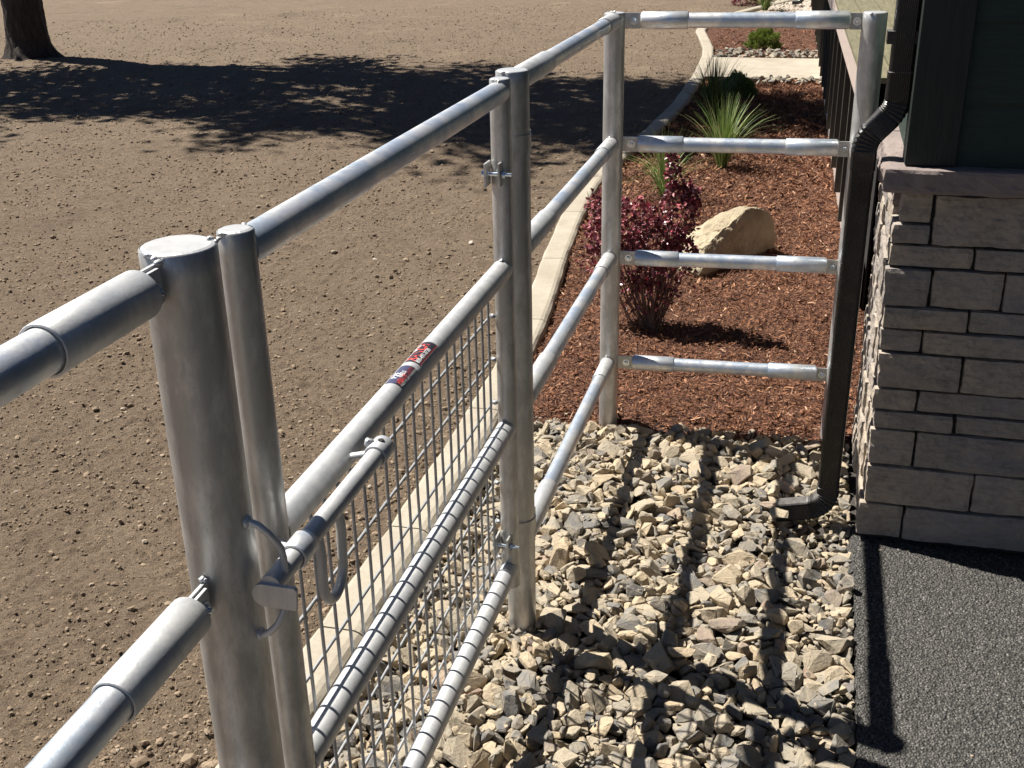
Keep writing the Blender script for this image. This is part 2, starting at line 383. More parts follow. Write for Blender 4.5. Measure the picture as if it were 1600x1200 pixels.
# settled resting places of the crushed stones: kind, size, x, y, z in millimetres, turn
GRAVEL = [
16,115,-301,1524,-59,6,39,3,-4, 20,112,-183,1569,-62,15,-4,6,-36, 1,57,-26,1460,-58,0,6,32,-24, 13,93,170,1563,-62,35,5,-3,-18, 
12,75,223,1572,-59,10,-4,-35,-15, 22,62,410,1460,-53,4,-5,24,-31, 22,65,620,1500,-59,7,-9,38,-4, 2,81,705,1487,-59,1,-33,21,-8, 
8,115,738,1532,-46,31,4,-1,-25, 13,74,837,1473,-64,39,6,-1,-3, 5,115,-393,1608,-63,1,-12,-38,-6, 10,85,801,1682,-64,2,-29,28,-2, 
6,89,-253,1798,-63,6,-18,35,1, 18,108,-159,1785,-48,38,2,-2,11, 15,44,176,1701,-56,7,12,35,-14, 3,79,472,1755,-54,19,2,9,-34, 
15,42,-372,1908,-66,2,15,37,0, 11,74,-170,1888,-59,38,1,2,-13, 17,92,109,1823,-53,1,31,26,1, 14,73,732,1801,-47,23,-13,-1,-30, 
3,99,893,1887,-51,4,-2,-17,36, 18,99,-304,1933,-54,0,3,-39,7, 4,81,847,1999,-54,28,27,-7,-4, 18,48,-276,2033,-58,22,-23,-22,11, 
17,75,82,2003,-56,4,35,-18,-1, 8,88,203,2010,-49,38,3,6,12, 20,70,526,2087,-65,38,-7,1,-9, 22,115,817,2085,-51,8,-31,24,1, 
18,54,-302,2168,-57,5,5,-26,-29, 4,88,420,2138,-53,23,2,0,-33, 10,81,827,2146,-60,40,2,1,5, 16,95,-67,2240,-56,39,-1,3,9, 
4,104,147,2233,-46,18,-24,20,-17, 23,76,270,2250,-53,16,28,-22,-7, 8,87,518,2276,-51,7,-7,22,-32, 11,65,766,2197,-60,3,3,-1,-40, 
8,115,889,2290,-41,25,31,-1,-3, 12,115,-285,2345,-53,1,40,2,0, 5,63,-214,2361,-66,4,14,-37,-4, 22,90,26,2341,-55,8,-21,33,-2, 
11,103,313,2283,-55,33,-1,2,23, 18,114,868,2350,-46,36,2,-1,18, 1,58,-317,2502,-63,4,0,40,-2, 9,109,-111,2416,-57,12,1,1,38, 
18,62,119,2396,-50,33,-22,-7,-3, 22,72,298,2450,-58,7,-18,35,-2, 8,69,596,2489,-54,13,-2,6,37, 15,47,-377,2514,-46,27,-5,-29,5, 
20,61,-9,2546,-61,18,-7,14,-32, 17,97,268,2489,-52,1,34,21,0, 23,52,576,2537,-60,26,4,-6,-29, 10,83,-230,2633,-64,2,-24,-32,3, 
0,87,-88,2674,-59,2,-37,14,2, 13,72,30,2599,-60,4,34,20,5, 6,88,157,2677,-63,1,-40,1,4, 4,85,242,2689,-54,3,5,27,28, 9,115,905,2652,-56,39,2,-1,-8, 
19,71,-361,2766,-60,12,-37,5,4, 0,57,-72,2785,-60,7,-39,-5,2, 16,88,104,2939,-62,6,39,-2,-5, 21,85,906,2742,-49,6,3,29,26, 
15,105,-328,2837,-60,1,-21,34,2, 18,46,-24,2761,-44,11,-32,20,-8, 8,115,347,2838,-41,24,31,-4,-5, 2,68,834,2844,-60,8,-3,-3,-39, 
21,84,-45,2892,-50,1,7,39,2, 22,56,71,2985,-66,1,2,-5,-40, 18,115,453,2881,-48,14,-19,-31,8, 18,102,569,2952,-53,7,-39,3,-1, 
12,115,642,2983,-55,5,34,18,7, 18,111,845,2947,-51,5,-36,9,14, 3,82,68,3037,-53,30,-10,-7,24, 11,54,124,3006,-60,1,13,-38,-5, 
23,48,328,3019,-60,2,-38,11,-5, 16,80,628,3060,-63,5,39,-6,-6, 4,55,931,2982,-59,27,-1,14,-26, 0,49,-260,3103,-54,1,-22,6,-33, 
1,111,263,3135,-58,4,-2,40,-2, 21,72,706,3125,-59,23,-8,-28,15, 0,109,867,3079,-56,1,-39,-6,3, 8,52,-377,3150,-59,4,-35,-19,0, 
2,115,640,3230,-55,8,-1,-37,12, 22,72,933,3179,-50,25,-20,14,-20, 19,115,-284,3380,-59,3,-12,38,-5, 4,31,-172,3417,-44,0,-27,23,-18, 
20,84,135,3307,-63,27,-4,4,-29, 20,107,641,3391,-45,33,7,-2,-21, 9,67,786,3079,-62,5,40,-1,2, 21,56,178,3454,-61,23,-9,-28,15, 
18,68,666,3435,-53,3,2,-27,-29, 3,51,727,3444,-59,23,3,-10,-31, 23,34,913,3346,-65,2,2,4,-40, 17,76,-314,3491,-56,1,13,38,1, 
3,70,-208,3507,-57,5,3,5,39, 3,48,-155,3437,-38,16,28,0,24, 20,100,319,3533,-57,1,2,-40,2, 4,47,810,3456,-56,32,6,-22,-10, 
22,91,796,4105,-64,40,5,2,-2, 17,101,42,3622,-61,6,4,-10,-38, 1,115,254,3658,-54,25,5,0,-31, 16,81,915,3783,-58,30,-2,2,26, 
21,68,-330,3730,-59,28,-23,-17,-2, 18,72,218,3794,-58,2,-1,-39,8, 12,109,464,3766,-58,30,-13,3,-23, 6,77,625,3723,-62,37,0,-2,14, 
5,91,776,3720,-64,4,25,31,5, 10,67,-280,3806,-61,39,-1,-1,7, 1,74,-210,3851,-62,2,-40,-2,4, 3,76,-169,3850,-55,35,0,2,-20, 5,67,231,3852,-65,5,29,26,5, 
23,115,360,3822,-48,3,2,40,0, 17,97,795,3885,-50,11,10,9,-36, 20,68,924,3877,-60,0,35,19,1, 21,55,-74,3975,-56,1,-40,3,1, 23,104,12,3961,-49,8,-4,39,1, 
18,115,635,3937,-46,36,2,-1,17, 4,88,769,3909,-53,27,27,7,9, 0,61,937,3997,-48,21,21,20,17, 14,79,-317,4093,-58,33,1,1,22, 
14,90,-182,3997,-57,30,1,1,26, 22,113,-76,4022,-63,36,5,0,-16, 15,115,32,4044,-53,19,-27,-20,-8, 12,96,215,4048,-48,20,14,-12,-29, 
17,67,603,4112,-64,37,10,6,11, 17,55,710,4117,-55,30,-26,4,2, 23,43,45,1489,-61,28,8,-11,-26, 11,59,171,1587,-43,9,31,-23,-8, 
4,62,284,1466,-57,0,9,10,-38, 3,100,361,1472,-51,36,-17,-2,4, 14,58,508,1528,-64,4,-19,-34,9, 9,47,588,1458,-58,3,-2,32,24, 
0,46,647,1487,-61,31,-23,-8,8, 22,45,814,1466,-58,26,16,3,-26, 12,115,74,1701,-57,5,-7,11,-37, 20,72,937,1650,-43,26,0,-29,-10, 
18,57,-131,1810,-31,10,19,17,-29, 20,58,4,1697,-62,1,-1,-40,2, 22,69,203,1768,-57,37,-13,2,5, 14,67,280,1669,-49,21,25,-22,-7, 
23,63,387,1703,-56,3,40,2,-1, 9,115,815,1795,-56,39,2,0,8, 15,67,-218,1823,-60,23,-3,-29,14, 4,65,-56,1787,-55,29,26,-6,4, 
21,61,352,1821,-56,33,5,-6,-21, 17,107,423,1853,-61,30,7,9,24, 10,82,845,1855,-54,6,-28,24,15, 9,83,-269,1890,-52,8,-1,11,-38, 
13,48,-241,1923,-55,25,-22,-22,0, 7,94,-3,1963,-57,30,-6,8,-24, 8,109,154,1914,-41,19,-34,-8,5, 0,114,260,1925,-59,2,5,-1,-40, 
18,99,598,1962,-36,24,28,-16,-4, 15,57,-400,2083,-64,0,33,-22,-3, 19,60,-52,2093,-55,9,14,29,22, 23,115,133,2068,-53,23,-4,-2,32, 
20,68,354,2123,-65,39,-7,-2,7, 20,86,469,2100,-51,34,-20,4,-6, 17,103,-117,2163,-42,15,-17,24,-23, 18,105,383,2163,-50,10,-36,11,-10, 
4,79,-32,2265,-55,28,0,2,28, 4,65,199,2280,-25,21,9,-25,-21, 18,38,372,2296,-63,15,-1,37,-2, 23,74,512,2199,-55,1,-3,-19,-35, 
6,96,735,2236,-52,27,-2,-7,-28, 15,81,-159,2314,-60,4,19,-35,5, 10,93,541,2342,-62,3,34,21,-3, 21,79,782,2278,-55,25,-28,-14,3, 
13,64,-341,2397,-64,30,7,-5,-25, 7,114,45,2423,-55,3,0,9,-39, 4,94,671,2404,-52,30,0,2,27, 6,64,816,2453,-63,22,2,-2,34, 
8,46,-223,2584,-59,20,18,-8,28, 6,105,-181,2539,-62,4,2,40,-1, 8,100,18,2502,-50,4,-18,-36,2, 4,65,91,2589,-57,9,8,26,28, 
20,51,176,2527,-48,2,-25,-21,-23, 13,37,471,2568,-61,6,-16,-25,26, 8,68,617,2526,-55,33,4,0,-22, 18,115,862,2548,-51,2,-13,37,-7, 
21,62,-124,2601,-60,16,3,-29,23, 6,50,38,2681,-49,22,-3,-30,-14, 23,82,180,2617,-52,16,30,14,15, 23,92,782,2583,-56,14,1,3,-37, 
18,109,837,2616,-47,35,0,-3,-20, 10,56,-364,2791,-63,39,2,0,-8, 2,115,79,2768,-56,1,-22,-33,-5, 14,100,329,2771,-39,24,7,3,-31, 
18,59,908,2844,-55,9,12,25,27, 11,63,-374,2995,-59,8,-3,39,-2, 4,55,-94,3003,-59,15,3,5,-36, 19,102,230,3007,-52,11,2,2,-38, 
19,97,-234,3050,-60,6,-34,20,-2, 7,62,62,3088,-59,9,10,10,-37, 8,50,485,3090,-30,4,-21,-32,-10, 19,48,705,3041,-52,2,-21,-18,29, 
4,83,-380,3045,-52,30,-23,3,-12, 1,84,5,3136,-44,4,22,-33,3, 8,107,173,3159,-46,22,-14,-18,24, 14,106,327,3118,-60,4,-31,24,-5, 
6,57,482,3138,-64,0,2,-1,40, 11,64,666,3198,-47,12,12,-28,23, 6,115,837,3151,-61,7,-33,21,4, 21,81,-271,3277,-54,40,-2,2,-2, 
15,46,-211,3198,-63,5,26,-24,17, 18,60,196,3199,-45,29,-20,16,-9, 18,115,303,3188,-41,5,37,-5,-13, 18,66,766,3264,-55,36,-1,0,-17, 
22,88,-247,3353,-58,7,2,5,-39, 18,48,-32,3460,-51,6,17,-33,-14, 8,66,288,3322,-53,34,4,-21,-3, 23,41,387,3375,-35,16,-19,10,29, 
9,65,458,3293,-62,21,1,1,34, 19,94,573,3286,-61,1,-14,-37,6, 18,50,736,3316,-52,36,-3,-10,-15, 5,93,921,2911,-44,23,11,-12,-28, 
4,72,-355,3463,-56,26,23,14,15, 11,101,41,3384,-52,15,-1,-8,-36, 14,68,153,3494,-50,30,26,-3,-7, 11,65,452,3431,-59,8,-23,32,2, 
10,87,473,3548,-48,19,8,5,-34, 6,85,479,3375,-54,5,25,30,6, 23,77,-182,3535,-54,1,39,6,-9, 13,87,18,3526,-60,0,-37,14,1, 22,53,90,3545,-60,5,-37,15,2, 
6,65,367,3560,-55,30,-6,-2,26, 9,97,752,3529,-59,5,11,-38,-6, 2,115,-236,3641,-50,29,-5,-3,27, 0,78,128,3655,-62,29,-2,5,27, 
1,79,344,3636,-59,32,0,5,24, 0,92,526,3626,-61,32,-1,5,23, 21,69,931,3695,-59,26,-13,-25,10, 8,76,-131,3609,-43,24,-22,3,-23, 
1,61,-125,3664,-61,26,-1,3,31, 8,103,109,3763,-47,14,-11,20,-30, 20,98,206,3718,-48,37,8,-5,-12, 7,72,284,3702,-65,4,28,-28,-2, 
20,115,404,3718,-55,0,-28,28,-2, 23,55,784,3757,-50,21,-33,8,-4, 1,109,-374,3808,-55,26,-1,5,30, 9,73,-246,3829,-52,13,2,14,35, 
11,83,-24,3850,-55,30,3,-9,-24, 16,53,248,3823,-58,20,-26,-20,-11, 2,115,289,3862,-54,2,-24,-32,-2, 4,64,668,3918,-56,2,-36,-18,1, 
3,96,699,3808,-56,7,28,-27,1, 5,34,892,4072,-49,15,-3,-19,32, 11,76,-404,3960,-59,37,0,3,15, 12,85,412,3989,-58,0,1,40,1, 
18,82,900,4102,-50,18,4,11,34, 5,92,-363,4046,-64,4,14,-37,-5, 10,61,-122,4041,-61,9,-32,21,-8, 17,53,-28,4041,-42,25,14,-7,-27, 
18,65,206,3995,-27,8,38,6,6, 16,104,260,4090,-55,4,3,0,-40, 21,70,331,4021,-59,27,-15,-24,8, 21,102,483,4089,-46,33,3,-1,23, 
1,74,898,3996,-58,29,-3,6,26, 9,58,-252,1471,-63,22,0,-2,-33, 16,61,-18,1592,-53,28,0,-19,21, 17,74,254,1464,-45,33,21,-5,6, 
18,95,487,1478,-47,28,27,3,6, 18,111,683,1554,-39,30,-15,17,-12, 1,77,701,1584,-47,24,-30,0,-11, 23,115,901,1504,-53,22,-1,-1,33, 
0,44,-424,1692,-66,39,2,5,-5, 17,88,59,1598,-62,38,11,3,0, 2,102,886,1666,-58,2,36,17,5, 7,73,-410,1774,-61,39,-8,-3,-4, 
18,75,-32,1736,-51,19,-6,-5,35, 3,60,276,1776,-58,35,10,1,16, 6,80,315,1746,-64,1,-36,-15,9, 21,114,681,1770,-47,36,-1,2,-18, 
3,90,875,1729,-58,4,12,-38,-2, 1,96,315,1861,-56,40,3,4,4, 3,100,194,1880,-40,7,22,-28,-16, 17,94,390,1964,-42,32,-12,-10,18, 
11,53,-429,2035,-56,19,7,-26,-23, 16,102,-218,2082,-61,0,27,-29,-8, 10,115,749,2024,-56,21,-1,0,-34, 22,54,929,2038,-66,36,4,4,17, 
10,73,-312,2072,-61,18,0,0,-36, 16,78,-221,2202,-53,2,-39,-7,4, 4,115,466,2143,-46,18,-17,16,-27, 4,54,930,2201,-58,2,-38,-11,1, 
8,111,-266,2253,-47,2,4,-40,4, 11,55,-139,2209,-59,31,9,-17,-16, 21,115,541,2235,-43,13,20,-31,8, 22,59,608,2281,-54,39,5,5,1, 
4,58,-367,2432,-57,1,-28,-28,1, 20,52,-72,2370,-63,0,19,-35,2, 14,35,583,2213,-41,27,-9,23,-17, 18,88,697,2322,-55,6,-32,-23,4, 
2,83,762,2383,-59,10,-31,-23,-1, 6,73,807,2382,-64,8,-32,22,3, 8,115,-248,2462,-46,20,0,4,34, 15,85,172,2470,-52,14,-4,-11,35, 
15,90,359,2428,-61,1,-21,34,2, 0,92,806,2507,-61,17,5,1,-36, 23,84,910,2491,-55,31,4,2,25, 12,60,-247,2525,-42,35,3,-13,15, 
4,70,61,2597,-49,12,-27,-10,25, 2,60,189,2491,-62,5,-29,-27,-3, 7,79,671,2500,-60,37,-12,9,4, 21,58,-276,2661,-55,25,32,2,0, 
4,93,-310,2697,-48,24,31,-6,-5, 4,74,55,2665,-54,21,23,15,20, 14,86,254,2632,-62,2,-5,-39,5, 21,115,320,2663,-52,6,-23,17,-27, 
18,100,499,2616,-51,7,-30,21,-14, 18,42,728,2682,-36,16,-34,-12,3, 7,50,900,2712,-66,1,13,38,2, 13,57,-226,2768,-62,4,34,20,5, 
16,61,-214,2715,-64,5,39,-4,-6, 9,94,17,2765,-42,14,-22,-24,-18, 14,115,263,2755,-53,10,-30,-23,10, 14,53,296,2697,-55,1,-36,-13,11, 
23,97,589,2727,-55,19,0,4,-35, 0,107,735,2743,-38,3,38,13,-1, 13,115,825,2767,-58,8,-30,-22,11, 8,68,-121,2814,-56,3,-40,3,-3, 
4,67,88,2845,-53,10,-13,-32,17, 4,56,370,2778,-29,32,-2,-2,23, 13,104,669,2877,-60,13,-33,19,-3, 4,63,-383,2856,-58,18,17,21,23, 
13,60,-28,2920,-65,37,6,-2,-13, 3,115,31,2918,-51,0,15,37,-3, 21,84,404,2981,-51,3,31,25,3, 15,42,938,2946,-66,2,13,38,0, 
16,70,37,3003,-56,0,-39,-4,-5, 18,66,288,3025,-50,16,21,28,11, 7,95,483,3068,-49,27,30,0,1, 14,107,569,3013,-54,40,1,0,4, 
16,92,692,3099,-40,35,18,-7,-4, 7,55,-400,3111,-61,11,-20,-8,32, 7,49,-182,3146,-64,13,-7,6,-37, 20,115,-104,3100,-62,21,-5,6,-33, 
23,57,94,3083,-58,33,16,-10,-13, 23,65,584,3112,-60,20,0,4,-35, 22,48,942,3130,-52,29,6,-27,1, 20,58,-264,3300,-37,15,-1,3,37, 
14,67,94,3201,-57,2,22,34,-1, 19,69,568,3240,-62,2,-38,11,0, 21,63,-287,3303,-57,38,-3,1,11, 11,115,-27,3322,-50,3,-40,4,4, 
22,93,395,3301,-64,11,3,-4,-38, 8,73,546,3392,-30,38,3,4,10, 20,58,860,2989,-40,39,0,-7,-4, 22,79,-323,3430,-65,30,3,5,26, 
23,60,-226,3475,-51,8,-3,-38,8, 20,75,-57,3438,-65,26,-4,-6,30, 1,81,151,3377,-58,23,5,-1,-33, 14,115,230,3425,-53,33,1,0,-22, 
9,68,406,3396,-39,4,35,-12,-14, 15,115,500,3458,-48,13,14,-20,30, 19,59,615,3428,-60,16,-35,12,2, 19,72,779,3449,-51,1,-13,2,38, 
1,77,916,3472,-55,18,10,-34,-3, 3,45,203,3481,-61,8,-1,-9,-38, 13,89,325,3559,-51,26,0,10,28, 17,50,803,3434,-60,1,38,-11,-1, 
5,46,863,3543,-66,30,2,-1,-26, 9,102,-392,3669,-58,2,23,32,8, 9,103,107,3680,-48,7,39,7,-2, 9,115,190,3644,-57,2,25,30,8, 
14,70,499,3659,-39,7,10,-36,-11, 4,93,714,3569,-52,3,5,27,29, 9,48,931,3534,-64,0,31,-25,-1, 12,72,-252,3724,-60,6,10,-38,-7, 
1,89,-95,3743,-60,1,33,23,-4, 14,93,45,3710,-61,3,-27,29,-5, 1,67,296,3754,-57,9,36,-2,15, 19,59,311,3676,-54,7,-3,20,-34, 
4,71,500,3685,-56,8,2,-1,-39, 3,82,553,3712,-59,4,9,-39,-3, 2,51,-256,3796,-57,5,-39,1,4, 11,95,177,3840,-44,9,21,-32,-5, 
21,59,446,3887,-53,8,-19,-22,26, 23,73,504,3778,-43,9,-12,-35,-12, 16,74,813,3930,-57,2,-40,2,0, 2,74,-248,3880,-61,1,-24,-32,-5, 
16,44,-187,3896,-60,17,-30,-14,-15, 23,60,-63,3904,-61,13,-3,-3,38, 2,90,229,3906,-57,23,-2,-4,-33, 3,115,347,3924,-47,28,-6,0,28, 
10,59,561,3983,-63,10,0,1,39, 23,91,750,4020,-52,16,11,15,32, 5,68,842,3940,-65,1,4,-39,-7, 16,115,-220,4080,-59,6,9,38,5, 
20,57,-137,4029,-59,31,4,-5,-24, 8,69,55,4109,-55,32,-23,3,-6, 12,71,531,4100,-55,1,-26,-21,-21, 5,66,847,4112,-60,33,1,4,22, 
12,70,-117,1473,-56,39,4,3,-8, 12,92,70,1535,-60,26,-4,-13,27, 3,89,135,1471,-49,37,-13,2,6, 6,56,198,1609,-44,2,22,33,-6, 
9,65,277,1483,-49,21,21,-24,13, 15,58,443,1465,-47,22,-28,19,-1, 5,61,522,1459,-49,7,-13,-29,-23, 20,57,613,1469,-65,3,-1,8,-39, 
5,97,822,1592,-59,2,-15,37,6, 23,79,901,1605,-56,5,0,40,1, 15,100,-259,1672,-57,17,-2,-3,-36, 12,57,-175,1687,-57,22,8,-5,-32, 
23,104,-9,1661,-26,2,-12,38,0, 0,78,139,1669,-57,3,-26,30,-2, 10,52,279,1621,-65,4,-20,34,6, 0,60,663,1679,-61,2,40,-1,1, 
10,54,-140,1696,-52,38,13,0,2, 16,55,218,1763,-57,11,-23,9,30, 19,76,429,1770,-50,10,-16,34,8, 7,115,559,1708,-56,37,-8,-2,-11, 
23,94,598,1690,-30,31,19,-12,-12, 8,53,806,1751,-50,11,17,22,26, 10,66,-317,1894,-58,15,-36,-10,2, 4,114,369,1862,-43,18,-5,18,-30, 
8,111,476,1825,-44,33,2,7,22, 8,66,923,1775,-56,2,5,-39,4, 3,93,-388,2040,-48,17,4,-19,-30, 20,51,-195,1882,-41,11,5,38,2, 
23,39,164,1869,-49,14,18,7,32, 10,113,256,1976,-50,7,21,33,-5, 13,112,493,1928,-51,21,8,7,32, 11,99,650,1952,-55,8,-1,-2,39, 
1,64,810,1959,-42,11,-34,-3,-17, 18,73,924,1984,-54,23,0,-3,-33, 23,53,-346,2042,-62,20,-4,-2,35, 15,115,353,2027,-49,34,-8,-8,-17, 
16,115,420,2070,-32,6,-14,-34,14, 14,115,699,2109,-43,28,4,4,-28, 23,78,-351,2163,-58,30,-1,4,-26, 0,83,-175,2166,-58,2,24,-32,-1, 
15,109,47,2167,-56,39,3,-2,10, 23,86,298,2151,-44,9,-18,34,-4, 15,115,434,2211,-49,0,-39,-6,-6, 17,84,554,2085,-55,38,2,9,-10, 
16,79,655,2169,-44,29,4,-18,21, 0,114,-329,2200,-48,32,-18,3,-16, 5,91,87,2302,-48,13,-15,1,35, 17,89,370,2262,-62,38,11,2,-2, 
8,80,680,2199,-46,9,-9,15,35, 6,91,802,2237,-60,5,-2,0,-40, 7,77,899,2237,-60,12,1,-8,37, 18,47,-314,2294,-61,4,-37,4,15, 
22,79,-16,2313,-49,22,15,-16,-26, 21,68,736,2360,-48,17,-4,-36,4, 20,47,-369,2484,-59,11,-20,33,-1, 2,102,7,2391,-33,7,11,-36,11, 
16,73,268,2444,-45,28,20,13,-16, 3,91,361,2475,-52,1,6,7,-39, 16,68,623,2485,-39,17,-5,-34,-11, 22,91,735,2422,-51,35,9,-4,17, 
19,39,934,2376,-65,10,-28,27,-3, 1,70,-358,2551,-57,1,-31,-23,-11, 3,61,-138,2567,-51,16,2,-37,3, 0,57,13,2610,-50,26,-2,-2,30, 
12,115,223,2575,-44,0,-4,18,35, 2,115,526,2553,-52,15,-2,-4,37, 11,57,932,2580,-58,28,9,-20,-17, 23,51,-368,2728,-59,5,-3,-39,3, 
13,36,-107,2601,-44,8,-16,36,-1, 4,49,2,2652,-58,5,-13,-37,8, 10,100,256,2652,-43,2,-16,36,5, 16,115,395,2626,-59,5,25,30,1, 
8,53,550,2696,-40,15,16,-24,23, 5,73,817,2572,-39,5,-39,3,5, 4,50,-368,2699,-60,36,-8,12,-9, 7,49,-112,2760,-66,0,-9,-39,-4, 
4,53,-104,2775,-53,19,10,26,21, 7,89,504,2705,-40,38,11,-6,-5, 17,65,713,2685,-57,31,-9,6,23, 19,79,727,2797,-28,32,19,-10,-10, 
21,49,-223,2837,-59,4,38,13,2, 1,115,17,2817,-58,1,29,27,-4, 21,66,599,2912,-56,38,-2,2,-13, 17,68,767,2776,-38,11,2,25,29, 
21,104,-186,2889,-54,16,-28,7,-23, 21,115,-41,2970,-52,15,-28,8,-23, 5,75,80,2899,-42,23,-13,25,-17, 18,91,379,2909,-54,6,-25,31,-3, 
8,93,503,2943,-28,20,0,-6,34, 12,71,881,2903,-51,28,10,-23,15, 4,101,-354,3074,-48,30,-23,4,-13, 13,57,286,2990,-61,33,5,7,20, 
2,68,315,3060,-55,35,-4,9,-16, 13,68,415,3062,-62,5,-34,-20,6, 7,91,590,3068,-49,7,13,36,9, 19,83,837,3023,-56,5,6,-39,-5, 
3,85,-282,3150,-55,38,3,-3,-10, 17,70,-222,3147,-57,3,31,-25,-2, 18,88,-24,3188,-56,6,-35,18,-4, 22,72,87,3165,-39,14,-29,23,6, 
7,79,445,3158,-61,6,-1,39,-4, 1,57,837,2999,-35,8,31,23,7, 1,87,-265,3187,-53,6,-16,-30,21, 12,85,-151,3267,-50,30,18,-6,-18, 
9,54,79,3251,-52,11,34,12,-12, 18,59,192,3239,-53,6,-4,35,19, 17,115,329,3249,-38,23,-32,-4,-3, 15,84,466,3194,-55,27,-23,-13,-13, 
15,115,817,3312,-53,36,-1,2,-18, 0,73,918,3026,-56,36,-8,-10,12, 5,50,-274,3334,-58,4,8,35,18, 15,77,79,3404,-32,38,-11,-4,-6, 
15,74,366,3343,-61,34,4,-1,20, 11,58,388,3298,-34,34,1,5,21, 20,54,812,3530,-61,2,-39,-7,4, 5,79,799,3118,-56,35,-4,-4,19, 1,67,-7,3497,-60,5,39,5,0, 
12,64,612,3455,-61,3,-2,-39,-6, 9,87,592,3391,-60,7,23,-32,-5, 10,59,470,3482,-56,2,6,3,39, 1,93,-302,3573,-57,30,5,1,-26, 4,56,287,3526,-34,8,-2,5,39, 
6,87,528,3572,-43,26,6,8,-28, 16,79,643,3493,-56,5,30,26,-3, 3,54,936,4102,-40,18,-22,17,-23, 16,68,-362,3608,-63,5,-1,39,6, 
23,71,221,3605,-28,7,-37,14,-3, 3,88,396,3631,-46,35,0,-8,-17, 14,59,614,3657,-49,26,-3,21,-22, 2,61,797,3578,-62,6,-28,-28,-2, 
2,63,903,3662,-62,2,37,14,5, 21,96,-292,3762,-51,22,-31,5,-10, 21,81,-143,3719,-53,5,2,-5,39, 7,66,-34,3699,-43,27,-1,18,23, 
11,39,695,3748,-59,15,23,-27,-12, 10,87,814,3776,-64,1,-11,38,-3, 12,82,-411,3902,-59,2,26,28,11, 1,70,-139,3763,-57,8,0,7,-39, 
3,47,210,3866,-60,1,8,38,8, 4,81,431,3861,-42,4,3,38,-12, 8,67,599,3952,-31,28,-22,-15,-8, 7,61,701,3920,-36,14,-5,20,-31, 
12,106,890,3837,-58,37,-13,-3,-7, 10,73,-406,4035,-61,32,2,0,-24, 13,58,-147,3955,-64,13,-32,20,-4, 23,80,-152,3910,-46,4,-36,5,16, 
17,65,378,4106,-40,35,8,1,18, 11,64,516,3910,-47,6,-31,-17,18, 17,73,777,3968,-58,23,18,18,20, 16,58,925,3969,-56,11,-31,-2,-23, 
0,52,-405,4084,-63,2,-38,14,2, 3,96,-193,4002,-37,3,39,-7,7, 7,66,-99,4090,-60,10,34,16,7, 10,76,95,3824,-51,2,27,29,-4, 23,82,142,4039,-58,7,-3,-3,39, 
18,63,207,4112,-57,39,1,-2,-6, 3,66,347,4096,-61,3,-3,-40,-4, 7,76,543,4027,-60,36,-6,-6,15, 1,95,704,4047,-52,7,35,3,17, 
15,110,-276,1588,-60,1,40,-2,-2, 3,85,-157,1462,-43,2,-7,-32,23, 11,87,-32,1563,-54,38,11,-7,1, 0,88,27,1465,-50,3,-2,-28,28, 
14,98,145,1551,-54,13,-29,23,-8, 12,74,250,1551,-60,27,-3,-14,26, 2,84,327,1562,-49,22,16,18,24, 11,67,425,1557,-59,2,-34,21,3, 
20,52,525,1480,-62,3,-22,33,0, 17,77,646,1554,-50,22,6,-10,31, 0,74,782,1519,-52,16,-17,-25,21, 5,63,780,1474,-64,0,-1,2,40, 
16,79,89,1647,-52,25,-11,-30,1, 8,56,289,1569,-31,32,14,12,-16, 14,68,590,1643,-63,8,-28,27,-6, 3,48,720,1597,-44,22,28,-18,3, 
10,115,-300,1734,-62,2,-30,26,-1, 20,58,-217,1758,-59,29,-14,12,-21, 22,51,-94,1778,-60,9,-7,-13,36, 21,72,87,1799,-36,11,-19,4,-33, 
8,58,348,1689,-47,1,-21,-29,17, 18,85,459,1704,-48,35,17,-3,-10, 6,63,604,1777,-28,5,-8,39,4, 0,71,-445,1798,-61,35,-6,3,18, 
20,61,-143,1880,-51,0,38,-9,-9, 4,61,252,1791,-55,9,-11,16,-34, 18,73,319,1809,-55,30,0,-3,-26, 6,48,429,1924,-21,32,1,-10,-21, 
0,73,614,1905,-51,23,-7,3,-32, 16,59,755,1898,-56,1,-39,-1,-10, 9,70,871,1777,-45,35,-1,4,19, 1,47,-267,1884,-37,13,5,8,-36, 
3,62,-183,1920,-49,6,24,-29,13, 5,115,-92,1937,-39,5,5,2,39, 1,97,269,2013,-34,38,-5,9,5, 3,86,440,1968,-27,2,-1,-10,39, 8,59,907,1920,-55,37,1,-12,-7, 
15,75,-241,2003,-63,2,6,40,1, 22,98,275,2057,-48,7,-38,5,10, 13,46,406,2028,-59,33,-4,10,-20, 8,54,624,2013,-53,25,24,-18,-10, 
11,54,-347,2148,-38,18,-2,-11,-34, 13,57,-252,2104,-63,0,13,-38,-2, 21,56,-63,2110,-27,14,36,5,-8, 16,79,27,2197,-31,30,6,-14,-21, 
9,81,185,2150,-51,11,2,38,0, 19,70,303,2203,-48,1,17,30,-20, 23,77,-106,2237,-53,13,32,15,14, 0,103,21,2254,-39,5,30,25,6, 
18,90,123,2284,-48,2,-34,-21,-2, 15,109,193,2202,-54,5,25,-24,20, 18,102,648,2237,-32,6,-20,34,-3, 7,59,940,2241,-56,25,-13,27,-9, 
23,62,-281,2293,-57,4,-2,-40,3, 10,93,-117,2349,-47,6,35,-17,-7, 11,102,635,2319,-53,1,-14,-38,0, 14,42,804,2381,-48,26,-6,-16,25, 
23,65,-354,2391,-45,20,-13,32,3, 4,60,-51,2408,-38,10,0,39,-2, 3,50,288,2503,-35,39,-5,3,-8, 7,68,307,2392,-43,4,-29,25,11, 
